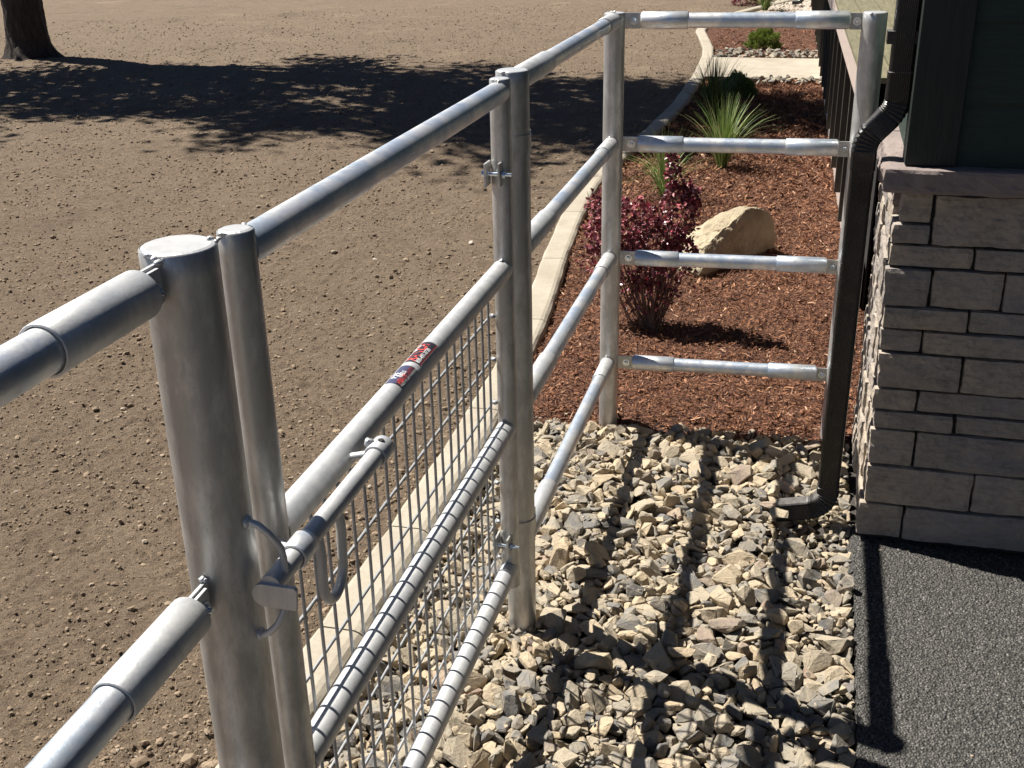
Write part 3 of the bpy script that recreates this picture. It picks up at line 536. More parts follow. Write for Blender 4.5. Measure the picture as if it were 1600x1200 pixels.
23,77,585,2449,-53,2,-39,5,9, 22,102,792,2450,-41,7,21,32,9, 23,67,-136,2511,-37,3,22,34,0, 17,78,-86,2555,-52,4,0,-38,-11, 
11,84,51,2549,-55,38,10,-9,-4, 14,78,367,2539,-47,5,38,-9,-9, 21,83,661,2563,-53,8,1,3,-39, 11,67,841,2484,-49,1,2,-40,1, 
5,66,-264,2587,-64,31,2,0,-25, 22,96,-177,2602,-50,3,33,20,-10, 22,61,-27,2657,-60,23,-7,-4,32, 18,60,23,2649,-50,19,-5,-33,9, 
0,80,101,2660,-53,14,-37,8,-3, 2,81,203,2658,-50,16,18,23,21, 6,69,343,2579,-50,3,-34,-20,-3, 21,49,628,2727,-40,15,-31,11,-17, 
19,77,914,2612,-46,12,-10,37,1, 19,42,-384,2824,-56,24,-19,26,-3, 21,78,-241,2785,-49,6,37,-2,13, 7,76,-28,2757,-64,4,40,-3,1, 
9,95,147,2735,-45,2,-23,-32,-4, 2,82,382,2747,-49,13,-37,-4,2, 4,115,662,2739,-48,25,22,-15,-17, 4,72,744,2704,-52,14,-14,4,-34, 
23,83,863,2791,-52,5,-9,-39,3, 23,68,-26,2814,-54,25,5,-3,30, 1,78,297,2861,-49,36,8,11,-10, 0,89,433,2746,-40,24,-12,6,29, 
10,74,731,2856,-46,11,-38,3,8, 14,59,-328,3002,-64,0,7,-39,6, 19,39,79,2846,-35,10,3,39,-3, 12,86,6,2977,-50,21,-19,-4,-28, 
21,45,351,2884,-40,9,29,22,15, 12,61,453,2946,-52,37,-8,-11,1, 23,87,626,2949,-38,11,29,-22,-13, 22,75,747,2978,-60,36,16,6,1, 
20,65,924,2875,-54,4,-30,25,-10, 3,70,-333,3018,-45,10,-7,-1,-38, 9,66,-169,2980,-39,39,1,-8,1, 12,57,182,3070,-58,14,-2,5,37, 
14,85,446,3030,-44,10,0,-5,39, 23,73,798,3041,-51,9,-27,27,8, 16,50,934,3026,-65,6,9,38,5, 4,55,-235,3110,-58,26,-15,-18,19, 
9,89,-153,3104,-51,2,-25,27,-15, 2,60,243,3076,-31,2,19,-3,-35, 5,67,400,3156,-55,10,-35,-16,-4, 8,48,429,3165,-38,8,-35,13,-13, 
9,82,711,3184,-55,8,-11,-36,-8, 18,59,927,3156,-46,3,-37,-12,-8, 12,67,-345,3181,-62,27,-13,4,-26, 8,73,-228,3251,-54,8,-7,22,-32, 
19,96,25,3204,-56,2,12,35,-14, 14,75,142,3233,-59,38,1,0,-12, 2,70,304,3284,-54,1,40,3,-5, 6,52,716,3304,-54,28,17,-10,-21, 
22,91,725,3212,-55,6,-6,39,-5, 4,55,933,3254,-59,19,21,19,21, 1,63,-405,3386,-60,0,31,24,6, 5,68,22,3318,-43,2,-26,-30,-4, 
9,90,271,3319,-33,18,-17,-10,30, 13,94,335,3323,-60,10,-32,22,-3, 17,83,491,3313,-54,22,31,-11,-5, 9,45,-323,3473,-57,15,9,26,25, 
9,115,-186,3397,-56,7,0,-2,-39, 21,115,279,3473,-48,25,-31,-6,-3, 17,85,372,3507,-37,21,-27,21,-1, 1,98,-94,3378,-46,23,-5,0,33, 
18,102,98,3602,-44,34,-8,-1,20, 1,82,-397,3474,-58,29,5,0,-27, 16,33,-94,3530,-35,8,16,35,5, 16,82,377,3572,-40,8,35,-15,8, 
9,96,585,3577,-44,30,9,-1,24, 16,50,933,3930,-65,6,39,-1,-5, 9,69,-252,3596,-50,27,19,-9,-20, 17,39,-220,3582,-46,30,2,1,26, 
16,64,14,3657,-57,3,-31,19,17, 10,70,158,3630,-43,23,3,0,32, 16,68,297,3547,-26,28,-21,19,7, 19,54,550,3662,-33,18,1,-5,35, 
23,42,589,3617,-34,16,-8,-15,-33, 12,84,709,3621,-55,21,26,-22,-3, 14,115,842,3603,-51,31,-2,1,-25, 3,115,-314,3670,-54,2,-6,-39,-2, 
15,60,-179,3744,-52,9,-24,27,-14, 5,81,410,3699,-37,5,35,-19,1, 11,115,586,3678,-48,2,-11,38,4, 18,68,713,3746,-46,9,18,8,34, 
18,52,-337,3782,-59,18,3,0,36, 6,80,-198,3816,-42,20,2,-2,-35, 16,78,-135,3889,-45,12,-14,-35,-6, 9,77,144,3842,-59,3,-23,-32,2, 
3,54,207,3834,-49,13,-27,4,-26, 14,85,281,3804,-43,27,-3,17,-25, 21,62,490,3861,-49,8,13,-30,21, 21,71,681,3886,-59,4,-22,19,-28, 
8,84,752,3788,-51,21,-14,-19,25, 2,88,791,3820,-57,38,2,-5,-11, 2,91,-256,3965,-58,8,-35,14,-11, 9,61,-264,3926,-57,8,-38,-4,-8, 
17,82,-39,3939,-63,22,4,11,31, 6,93,326,3977,-43,9,-31,23,-7, 6,81,499,3881,-36,34,-20,-3,-3, 21,99,541,3979,-45,21,-27,1,-20, 
14,106,823,4005,-57,6,-30,-26,1, 7,95,-133,4104,-63,4,40,2,2, 2,79,-44,4062,-52,15,7,14,34, 2,92,64,3996,-48,32,-2,13,-20, 
11,113,159,4078,-46,1,18,34,-13, 16,78,250,4019,-52,30,8,23,-9, 10,70,302,4110,-42,16,-31,17,12, 12,74,420,4106,-55,17,1,-34,-12, 
3,55,552,4080,-55,6,-5,-27,-28, 4,74,676,4086,-56,28,26,-8,-7, 2,71,828,4068,-61,1,-24,-31,-5, 23,65,30,1500,-47,10,38,5,1, 
2,47,208,1457,-51,24,-24,-17,-11, 2,70,299,1508,-47,10,-28,25,9, 4,108,532,1562,-41,2,-38,-10,5, 18,41,616,1563,-53,28,1,-16,24, 
20,48,656,1467,-63,1,-39,-7,2, 12,69,800,1567,-39,24,0,0,-32, 6,53,834,1528,-64,23,-2,-1,-33, 18,55,-383,1679,-60,2,36,10,-15, 
5,71,-127,1659,-46,9,11,-37,-8, 11,83,-70,1688,-54,9,-33,20,0, 0,72,49,1640,-56,4,1,-6,39, 6,60,267,1591,-49,23,-19,12,24, 
12,58,327,1636,-56,35,19,3,-3, 9,78,394,1572,-39,5,25,-31,-2, 0,40,585,1656,-44,7,8,17,-34, 9,64,618,1595,-57,32,7,-4,-22, 
3,92,761,1605,-55,0,-21,-34,4, 15,59,824,1643,-44,34,-10,10,-17, 11,55,-436,1731,-61,2,1,40,1, 7,84,-105,1719,-55,30,-4,-1,-26, 
6,58,129,1772,-54,3,-10,-5,-38, 2,115,545,1772,-52,38,-3,-1,11, 10,62,632,1769,-51,36,-4,11,-12, 16,84,876,1668,-38,10,35,16,7, 
6,53,-382,1861,-64,31,-2,-1,-25, 3,57,-89,1811,-50,8,14,-36,2, 6,87,75,1886,-42,1,-37,11,8, 9,66,192,1737,-34,37,3,6,13, 19,60,240,1809,-50,5,39,-5,5, 
5,101,328,1892,-36,24,23,-16,16, 15,68,434,1880,-32,4,-17,0,-36, 18,74,582,1814,-38,26,-4,-10,28, 18,93,711,1912,-48,22,-33,1,-8, 
9,115,795,1866,-42,0,-34,21,0, 13,57,-207,2002,-47,1,-3,12,38, 21,65,-214,1915,-57,19,0,3,-35, 6,64,-104,1986,-44,10,35,4,-16, 
2,74,72,1961,-59,5,-39,2,-7, 21,68,138,1882,-21,34,10,-13,-13, 9,74,395,1908,-19,24,-7,-6,-31, 18,72,798,1927,-36,39,-7,-1,5, 
14,83,908,1956,-53,20,-32,12,-5, 5,81,-368,2088,-59,11,36,-12,-3, 16,61,-59,2069,-57,2,-10,39,-4, 22,104,162,2105,-25,3,22,-32,-9, 
13,68,282,2057,-38,15,15,7,33, 5,115,477,2012,-63,5,39,6,3, 23,60,542,2048,-59,0,39,-7,-6, 19,82,766,2023,-41,38,4,3,12, 
13,72,893,2017,-49,16,-33,12,9, 4,60,-257,2161,-58,25,0,14,-28, 13,70,-280,2125,-63,30,9,-5,-24, 1,54,-8,2157,-47,17,-2,-17,-32, 
10,86,431,2297,-41,8,-9,38,6, 21,97,637,2091,-44,2,6,29,-27, 10,59,817,2184,-60,5,17,-36,0, 0,78,876,2137,-53,16,-37,-3,1, 
18,71,-342,2259,-57,8,-1,39,-4, 10,62,-156,2224,-56,29,-13,-13,22, 8,60,-60,2257,-34,4,5,3,39, 14,63,67,2324,-40,5,-36,17,-4, 
1,63,66,2210,-38,11,37,-1,-10, 21,30,666,2295,-37,1,-40,-1,-1, 10,43,608,2216,-51,6,-17,-20,29, 12,81,835,2234,-42,5,-10,-38,-1, 
22,82,-282,2407,-65,36,5,0,-16, 0,82,-193,2405,-50,6,-14,-37,-4, 12,68,268,2370,-51,18,8,-21,28, 14,115,323,2334,-44,4,0,10,38, 
22,93,477,2328,-57,12,2,13,36, 8,52,557,2289,-44,15,10,27,23, 21,88,619,2386,-15,24,8,-6,-30, 10,80,748,2305,-53,15,-35,-11,4, 
15,65,930,2322,-54,14,12,4,-35, 15,58,-314,2369,-64,1,39,-9,-2, 2,78,-25,2495,-52,31,-2,11,-22, 3,73,144,2408,-50,28,26,-11,0, 
13,80,287,2408,-44,34,12,1,-18, 2,85,385,2410,-46,7,-25,-31,-3, 9,100,492,2476,-22,2,-13,36,10, 10,92,739,2487,-61,2,-39,-7,3, 
13,75,775,2407,-41,1,-21,-18,29, 10,98,872,2428,-58,14,0,2,37, 13,82,-240,2537,-54,18,5,0,-35, 8,60,-114,2578,-34,7,25,-22,21, 
3,70,-37,2573,-38,29,-17,-17,14, 23,37,-2,2569,-49,16,-8,-6,-35, 4,86,84,2574,-27,4,12,-15,35, 4,84,222,2485,-52,0,-29,-28,0, 
9,103,419,2495,-38,14,8,10,35, 19,115,463,2525,-40,37,-3,1,-15, 21,74,524,2494,-31,28,22,16,11, 22,67,711,2522,-59,8,9,-17,-34, 
9,41,789,2540,-43,5,-12,-37,-7, 20,76,926,2437,-56,22,-14,-11,28, 18,43,-374,2642,-54,9,22,-24,21, 21,115,-122,2641,-52,24,-28,-5,-14, 
6,65,104,2605,-36,3,-20,-22,-27, 3,80,230,2601,-46,30,25,-8,3, 14,115,472,2655,-34,27,8,-14,-25, 3,39,623,2529,-34,19,2,8,-34, 
5,115,747,2625,-37,0,40,3,-1, 6,92,849,2697,-63,8,-4,39,-4, 10,97,-170,2753,-52,35,0,4,-18, 18,68,409,3132,-46,11,-14,35,6, 
10,80,304,2800,-48,37,1,14,0, 2,60,264,2715,-26,16,5,-9,35, 22,67,285,2758,-34,3,-34,14,15, 8,56,476,2758,-24,37,-12,0,9, 
22,99,502,2727,-58,29,20,-2,-19, 7,95,920,2778,-52,3,-22,-13,30, 0,67,-263,2909,-47,8,-5,0,39, 8,51,-224,2870,-47,34,17,-11,8, 
6,68,-86,2848,-51,5,-19,34,7, 11,79,133,2852,-55,35,16,-8,6, 16,68,304,2804,-19,1,37,-10,12, 2,92,407,2865,-43,14,25,15,23, 
13,115,657,2803,-59,0,9,37,-13, 4,71,-383,2931,-55,1,-31,25,-1, 12,115,-106,2911,-53,0,0,-40,-1, 15,61,72,2947,-60,23,-2,-29,15, 
10,74,122,2944,-50,0,-35,-15,12, 3,69,221,2883,-44,18,-1,-10,-34, 1,92,346,2969,-51,11,0,10,-37, 9,87,428,2929,-52,10,26,26,11, 
8,40,576,2998,-31,35,2,-3,-19, 13,102,767,2936,-56,40,-3,1,5, 21,64,843,2893,-52,9,-8,-3,38, 10,115,-23,3081,-48,14,-1,-5,-37, 
13,54,364,3042,-53,10,5,-12,-36, 23,78,667,3055,-36,37,1,5,14, 11,59,793,3014,-42,9,11,37,7, 7,48,788,3086,-34,1,-21,-6,-34, 
3,80,-317,3120,-60,4,34,-21,1, 22,81,-180,3179,-61,35,4,-3,-19, 22,77,-83,3102,-27,24,-21,-19,-14, 4,98,56,3131,-49,27,-16,-18,18, 
9,115,106,3102,-28,18,-1,17,31, 1,94,224,3163,-44,1,-35,-19,7, 7,67,275,3089,-53,20,34,-3,3, 9,78,448,3113,-55,8,-28,-27,0, 
9,82,526,3095,-44,20,34,-5,2, 4,86,-234,3200,-42,20,-19,1,-29, 16,53,-42,3307,-14,22,-27,18,-9, 12,38,-72,3220,-25,6,25,-29,-11, 
17,69,111,3262,-43,15,16,28,18, 3,84,253,3242,-51,9,31,-23,-5, 15,72,422,3215,-40,13,-3,-11,-36, 17,57,723,3252,-48,10,-13,31,-19, 
9,101,871,3212,-53,32,-4,-3,23, 14,35,-378,3368,-64,12,0,2,38, 10,82,-143,3414,-43,3,26,-23,-20, 21,58,-138,3376,-50,19,-34,9,6, 
23,50,-22,3316,-24,7,14,16,33, 9,100,118,3340,-42,40,-3,-3,-2, 23,103,190,3292,-52,1,39,-4,-5, 14,81,404,3259,-42,17,7,1,-36, 
22,54,605,3366,-43,34,10,2,19, 23,83,512,3244,-41,16,7,-36,-6, 5,79,676,3281,-29,6,-4,-4,-39, 18,36,686,3209,-50,21,12,-8,31, 
19,55,-241,3425,-55,9,4,-3,39, 13,71,-157,3467,-54,14,-9,-9,35, 0,69,-5,3410,-57,38,-9,-5,-6, 12,88,97,3381,-50,34,16,10,10, 
5,54,271,3502,-34,33,21,10,-2, 20,54,57,3431,-36,10,-25,29,-2, 2,53,-58,3515,-62,35,4,-2,19, 8,60,410,3360,-36,9,7,-29,-25, 
20,90,541,3310,-49,27,-11,-1,27, 13,105,639,3521,-48,8,-1,17,35, 10,79,-395,3531,-60,34,2,0,-21, 9,56,-136,3570,-48,19,2,-35,4, 
1,63,-93,3595,-34,12,21,1,32, 3,53,-62,3493,-42,9,12,25,28, 21,68,21,3582,-53,8,5,29,26, 12,86,137,3548,-60,20,-2,-13,32, 
0,51,745,3596,-38,32,-5,-7,22, 4,70,894,3548,-48,8,3,-37,13, 10,63,-329,3613,-65,3,-36,18,-1, 8,86,-103,3648,-45,36,13,12,-1, 
4,55,136,3598,-56,12,-35,-16,3, 21,57,232,3658,-34,36,-2,-7,17, 11,76,318,3659,-49,6,-1,-31,-25, 14,74,560,3611,-49,1,-26,29,8, 
7,87,633,3621,-53,34,-1,14,-15, 6,72,789,3624,-54,24,-3,6,-31, 1,77,912,3629,-59,38,2,4,10, 22,73,-243,3694,-50,8,-25,26,15, 
4,77,-98,3695,-55,40,1,2,-3, 6,80,654,3742,-50,5,4,-1,40, 4,62,729,3773,-33,6,-28,22,17, 13,86,888,3704,-60,1,38,14,-1, 8,69,-404,3878,-46,18,4,9,-34, 
18,36,-248,3904,-46,14,-5,34,-16, 4,67,-50,3780,-41,23,-3,28,17, 23,65,132,3794,-27,8,11,-33,18, 22,57,230,3841,-44,2,-34,19,-10, 
20,94,313,3805,-31,27,-3,5,-29, 0,60,870,3792,-53,10,28,27,-5, 15,75,0,3912,-59,27,-20,-22,-3, 20,89,266,3938,-48,12,34,-16,4, 
23,95,294,4037,-45,28,7,-14,-24, 16,86,446,3943,-62,4,-6,39,7, 8,115,610,4004,-31,37,11,-11,0, 23,49,724,4080,-25,36,6,14,7, 
8,40,892,3860,-45,8,39,-1,5, 9,74,-257,4022,-61,39,1,-1,-10, 10,54,-174,4089,-59,33,9,-3,-20, 21,60,-37,4001,-44,3,-21,31,15, 
10,59,110,3990,-52,13,-6,-9,-36, 23,67,101,4104,-43,29,0,-12,-24, 18,47,335,4096,-40,2,7,-34,19, 23,63,393,3966,-38,5,-17,-34,-12, 
4,79,569,4108,-38,15,16,-3,-33, 19,78,653,4117,-51,2,-1,-34,-22, 4,52,861,4081,-59,0,-40,-5,0, 11,68,-22,1479,-48,16,36,-7,5, 
16,51,12,1592,-53,27,11,27,2, 14,82,202,1489,-47,11,-10,37,-2, 12,88,231,1508,-57,0,12,38,1, 1,68,380,1515,-62,2,-40,0,4, 
20,58,346,1487,-35,29,-12,-11,22, 23,59,584,1564,-61,33,-4,0,22, 16,43,725,1455,-60,27,14,20,-17, 7,82,-323,1678,-57,4,14,37,5, 
21,78,-132,1596,-42,5,32,-21,-11, 23,115,-71,1626,-40,1,34,-20,3, 5,89,103,1553,-42,21,-24,21,-11, 21,85,318,1606,-46,24,-32,-1,4, 
21,68,390,1664,-47,12,16,-21,27, 15,37,913,1638,-64,15,10,-28,22, 19,71,-376,1790,-63,3,-27,-29,5, 5,74,-217,1705,-58,34,6,-4,20, 
17,40,-186,1559,-43,33,16,12,11, 4,62,164,1762,-49,20,20,20,20, 0,57,354,1719,-34,8,22,-32,-8, 14,44,551,1666,-39,11,-5,-25,-29, 
11,65,737,1696,-26,2,-19,-35,-3, 10,63,923,1800,-41,5,20,-34,-1, 13,55,-354,1817,-65,35,6,-3,-19, 2,115,-21,1802,-35,8,29,-26,0, 
3,64,333,1796,-19,14,31,19,-9, 3,56,385,1812,-53,15,4,-37,3, 8,115,547,1866,-39,21,-2,7,-33, 6,82,651,1874,-50,31,-3,7,-24, 
3,61,762,1832,-62,0,-24,-32,-5, 7,115,-244,1969,-50,6,-16,36,3, 0,111,-166,1961,-38,1,5,40,-3, 12,84,38,1975,-52,7,33,19,11, 
17,37,242,1910,-44,9,36,7,12, 6,64,438,1994,-43,7,5,25,-30, 20,97,551,1914,-30,7,1,-17,-35, 22,58,610,1986,-36,15,1,35,13, 
10,80,756,1975,-35,30,13,11,21, 18,58,933,1881,-28,17,-20,-17,24, 13,70,-321,2017,-61,2,14,-37,-3, 18,51,-377,2010,-61,0,4,-39,7, 
14,99,-90,2085,-47,5,-35,17,-9, 20,114,-4,2039,-44,40,-4,3,-1, 11,88,343,2056,-36,36,6,-3,16, 7,101,461,2024,-51,4,7,39,-1, 
18,59,419,2124,-21,27,8,7,27, 22,55,696,2007,-50,2,-5,24,32, 3,105,730,2065,-25,14,-7,7,-36, 7,63,-278,2195,-51,2,26,-30,0, 
16,63,-218,2168,-48,9,-27,24,15, 3,72,-21,2178,-30,31,23,-10,1, 17,77,95,2164,-51,27,10,6,-27, 10,96,255,2174,-51,9,-32,21,-3, 
8,97,304,2102,-21,39,-7,2,-1, 1,76,400,2280,-30,3,-32,22,8, 3,67,586,2160,-42,1,35,-19,-3, 16,73,692,2158,-20,21,-6,9,33, 
10,84,-325,2232,-32,7,-39,2,5, 7,62,-128,2241,-46,3,-21,34,-2, 17,83,-5,2271,-20,17,-29,-16,16, 16,57,188,2257,-38,3,5,-39,3, 
3,52,250,2224,-60,22,-9,-2,32, 19,61,286,2242,-38,36,-8,10,-12, 20,48,580,2308,-42,26,12,-2,28, 20,53,872,2247,-45,30,17,-16,13, 
15,84,-344,2359,-47,5,3,36,17, 19,88,-166,2352,-53,39,9,-1,0, 7,52,-36,2345,-38,17,10,-16,-31, 7,73,204,2331,-42,13,9,-37,3, 
23,81,342,2398,-37,35,5,-7,-16, 6,102,414,2356,-45,4,18,36,0, 13,66,550,2310,-16,8,10,-29,-24, 11,55,662,2361,-60,2,33,22,-8, 
8,45,735,2329,-49,13,-12,-28,-22, 12,87,835,2383,-32,7,20,-34,4, 12,54,-356,2503,-62,18,-4,-17,31, 9,100,-155,2457,-50,12,27,24,10, 
19,109,80,2450,-32,20,3,1,34, 1,79,196,2393,-41,36,-2,8,16, 5,94,529,2451,-48,26,-2,7,30, 5,67,842,2408,-58,6,-38,9,-5, 7,57,-351,2585,-66,1,-2,-40,-4, 
7,52,-87,2589,-41,5,-31,25,-5, 1,61,-6,2594,-51,21,5,-33,6, 19,81,123,2522,-41,16,-4,10,35, 3,52,297,2521,-51,37,-6,14,-5, 
6,115,296,2576,-43,19,-4,-19,29, 5,100,394,2570,-39,1,-39,-1,8, 10,44,872,2507,-48,35,-3,-19,4, 11,61,-378,2674,-50,6,29,6,26, 
9,63,-267,2603,-41,19,-22,27,5, 4,53,-61,2590,-60,28,25,-9,-10, 22,77,210,2540,-58,36,-8,0,15, 5,99,207,2714,-23,39,0,0,7, 
14,76,363,2663,-25,13,12,-16,32, 6,75,455,2701,-29,39,3,-10,2, 20,110,584,2639,-39,4,-10,38,-7, 9,65,861,2661,-55,10,32,-15,16, 
10,65,-309,2736,-65,3,-39,-9,1, 2,115,-141,2698,-47,5,18,-33,14, 10,115,-80,2716,-36,31,0,6,25, 16,59,64,2821,-40,20,-5,-15,31, 
19,38,147,2694,-47,5,-1,37,-15, 21,56,611,2718,-24,1,-2,24,-32, 6,54,582,2661,-24,6,19,34,6, 17,77,915,2823,-39,9,7,4,-38, 
11,98,-309,2813,-34,3,2,-40,1, 2,70,-136,2880,-46,31,22,-12,5, 21,42,94,2827,-35,23,-24,-4,-22, 7,61,106,2787,-56,21,22,-20,-17, 
15,48,264,2821,-62,11,-6,-38,5, 3,54,372,2863,-28,11,-18,-26,-22, 4,47,428,2794,-20,31,10,23,-2, 16,64,805,2815,-40,4,-15,2,37, 
6,61,826,2863,-55,6,12,34,-16, 18,71,-354,2955,-55,19,3,0,35, 20,90,-216,2944,-36,6,-3,-39,-2, 17,82,-125,2965,-50,27,-4,-2,-29, 
17,41,52,2870,-37,2,8,12,37, 5,90,153,2905,-47,37,-5,5,-13, 18,47,209,2964,-40,23,11,-1,30, 12,42,380,2975,-32,4,-26,-30,5, 
17,54,433,2850,-22,9,11,11,36, 8,115,561,2929,-12,32,-16,9,-16, 16,91,705,2897,-33,20,4,0,34, 23,60,907,2903,-29,24,20,24,8, 
10,52,-384,2979,-49,4,33,21,7, 5,57,-227,3116,-43,8,12,-35,-14, 5,115,-148,3037,-44,4,-1,39,7, 2,80,-16,3020,-30,21,-5,4,-34, 
8,68,213,3036,-31,35,-15,5,11, 23,67,313,3003,-34,36,10,13,-3, 19,58,394,3027,-41,33,20,5,-9, 7,90,509,3042,-32,2,-10,-38,-6, 
10,103,687,2993,-27,1,8,-39,-7, 15,53,727,3059,-45,9,-2,0,39, 1,115,-314,3132,-28,37,-1,4,16, 6,64,-165,3128,-50,37,-11,-11,2, 
14,109,-65,3143,-41,2,-39,10,-2, 16,57,40,3170,-40,22,-28,-14,-13, 3,68,258,3188,-32,19,30,-4,-18, 14,63,380,3130,-47,1,31,21,14, 
14,66,435,3094,-42,11,-37,10,2, 22,102,631,3134,-56,11,3,7,38, 16,85,743,3102,-49,8,27,-28,-7, 2,84,906,3129,-58,34,1,-5,-20, 
3,90,-367,3257,-53,3,-1,17,-36, 19,40,-152,3187,-45,7,-36,-16,3, 23,115,39,3250,-24,6,18,26,24, 9,66,361,3164,-56,5,-23,30,-11, 
10,61,702,3248,-52,31,13,11,19, 11,37,727,3221,-40,2,-35,-19,-1, 21,88,820,3227,-50,0,-6,-39,-4, 10,64,-359,3307,-65,1,11,38,-2, 
22,80,-45,3403,-44,8,9,-15,-35, 12,49,54,3285,-48,14,-19,-31,10, 16,73,82,3218,-33,5,-21,6,33, 5,52,296,3351,-44,6,8,-38,10, 
21,54,443,3372,-50,8,-3,-38,10, 6,61,344,3210,-35,20,-7,-7,33, 17,115,776,3296,-34,33,20,0,-10, 17,91,899,3262,-35,1,6,-39,7, 
14,75,-294,3424,-44,18,-7,1,-35, 20,81,142,3471,-34,6,-6,-17,-35, 15,84,185,3424,-37,15,12,-5,-35, 0,90,271,3371,-34,31,-24,9,5, 
6,83,417,3457,-45,8,-33,-22,3, 13,115,522,3418,-56,1,-40,-4,1, 9,67,684,3460,-49,10,-12,-8,-36, 19,37,929,3441,-66,5,-28,28,-3, 
22,80,-30,3506,-46,38,1,-1,11, 18,107,73,3499,-39,19,25,-20,-15, 10,42,144,3591,-43,38,4,9,-9, 15,113,640,3557,-45,6,-32,-23,4, 
7,71,793,3556,-49,8,10,-36,-11, 1,37,846,3540,-60,29,25,-10,6, 17,75,-153,3639,-32,30,2,25,9, 13,109,-22,3604,-37,22,3,-6,-33, 
20,72,27,3686,-35,23,-7,-7,-31, 7,68,287,3627,-62,1,-33,-21,9, 15,83,366,3665,-51,5,37,-12,10, 12,103,452,3648,-53,31,-3,-3,25, 
18,50,529,3641,-45,3,-31,24,9, 17,80,676,3598,-39,33,15,-9,-14, 4,74,930,3583,-53,26,7,-11,27, 11,56,-412,3819,-56,9,-31,-19,14, 
5,51,-183,3678,-30,28,-6,11,26, 8,66,-65,3747,-40,26,14,-12,-24, 19,63,29,3741,-45,13,36,11,-1, 22,112,344,3716,-46,19,1,11,33, 
19,94,464,3809,-42,2,17,-36,6, 3,77,617,3742,-37,0,-9,-15,36, 5,93,764,3725,-51,34,-2,-6,19, 2,75,917,3794,-43,12,10,-32,17, 
17,46,-368,3929,-66,29,10,-5,-25, 9,88,-200,3867,-39,36,-9,-5,-13, 4,61,-60,3857,-55,18,-26,-22,12, 20,67,59,3861,-43,7,-25,31,0, 
2,73,88,3888,-42,18,8,-6,34, 20,86,185,3894,-40,35,-15,-4,-10, 17,54,349,3865,-34,14,11,-10,-34, 0,55,584,3904,-63,23,7,1,-32, 
20,105,647,3790,-32,3,-2,39,-6, 14,87,-347,3882,-57,3,0,1,40, 16,67,-234,3994,-34,11,16,30,18, 2,67,-25,3897,-27,19,31,12,13, 
23,59,257,3995,-33,18,11,32,-9, 16,91,409,3892,-29,25,-13,-14,-25, 7,53,508,3974,-58,16,4,1,36, 21,46,627,4027,-59,9,-5,-3,39, 
6,84,676,3998,-44,4,-21,-34,4, 13,115,906,3916,-49,26,-4,2,30, 5,79,-405,4018,-53,21,2,-5,34, 5,46,-182,4055,-64,3,7,-39,3, 
4,103,-120,4001,-29,0,-3,-31,25, 14,58,97,4063,-41,26,-29,10,-2, 17,44,354,4126,-47,12,26,15,-23, 16,115,473,4026,-43,31,-8,18,15, 
9,80,585,4055,-50,8,4,32,23, 21,43,861,4115,-52,31,-6,11,-21, 18,106,-379,1483,-50,11,-38,4,-6, 1,111,-133,1516,-46,28,7,6,27, 
13,63,16,1616,-38,4,31,-23,7, 5,115,99,1486,-39,33,-7,0,21, 7,45,260,1543,-50,17,-32,-18,-2, 9,68,467,1515,-62,5,35,18,6, 
10,59,533,1514,-58,4,36,-4,-16, 12,56,673,1469,-53,3,-25,-30,-7, 6,47,791,1534,-55,8,25,19,-23, 14,81,847,1568,-53,14,-38,-1,0, 
11,65,-179,1629,-55,14,-3,7,36, 10,64,13,1532,-29,37,2,11,10, 21,87,131,1707,-40,3,-8,35,-16, 4,85,234,1682,-38,9,18,-10,33, 
10,60,355,1659,-38,2,-36,-6,17, 23,97,505,1654,-39,3,-33,-22,8, 8,100,556,1623,-26,6,-38,-1,11, 14,86,632,1633,-50,1,-36,-17,7, 
6,115,727,1664,-32,36,1,13,12, 8,33,-405,1809,-62,4,19,2,35, 6,74,-211,1796,-45,16,-33,2,15, 6,55,-50,1711,-42,5,-23,32,-3, 
21,78,151,1792,-42,34,-19,-5,-5, 10,72,201,1706,-46,1,-26,25,-18, 4,115,333,1764,-30,12,-37,8,-1, 14,82,417,1756,-42,3,2,39,5, 
8,81,509,1763,-27,3,-29,-27,0, 4,62,927,1708,-41,6,-11,-6,38, 14,64,-255,1808,-47,4,-39,-7,-6, 21,50,207,1791,-39,24,-29,-9,-10, 
23,56,325,1861,-33,6,-3,39,5, 10,89,530,1814,-12,11,3,-10,37, 19,35,748,1902,-44,34,-1,-6,21, 6,84,911,1857,-48,28,8,9,-26, 
8,63,-156,1993,-28,1,9,3,39, 18,89,6,1972,-29,30,-4,2,27, 14,80,88,1945,-39,10,-18,-34,-2, 15,62,219,2015,-25,1,-10,0,-39, 1,94,366,1948,-24,11,5,38,3, 
20,46,524,1987,-46,3,30,-25,-7, 21,115,852,1957,-45,33,-6,0,-22, 12,67,-278,2069,-60,1,20,-35,-1, 18,111,-206,2040,-30,5,4,27,29, 
20,53,-56,2032,-57,17,6,4,-35, 22,105,78,2039,-41,25,15,-17,-22, 11,92,146,2000,-28,12,-17,18,29, 10,65,312,2031,-24,16,30,7,-20, 
11,56,603,2004,-18,15,0,-15,-34, 10,115,652,2038,-46,2,0,40,-4, 6,63,745,2108,-23,6,9,6,38, 17,53,872,2028,-61,24,21,-15,-19, 
0,58,-355,2120,-59,11,5,-12,36, 2,71,-204,2121,-52,1,2,-27,-29, 5,69,107,2153,-16,34,5,21,4, 8,99,244,2152,-22,14,6,0,-37, 
1,60,211,2186,-16,3,-5,-39,-6, 13,90,387,2201,-34,5,-8,-38,10, 17,79,515,2135,-58,19,4,6,34, 20,67,729,2119,-37,36,-3,15,-8, 
1,63,830,2141,-36,10,-10,11,36, 10,62,-246,2182,-35,10,5,37,-9, 2,82,-173,2215,-49,16,-15,-3,33, 3,97,-43,2213,-36,35,18,5,-5, 
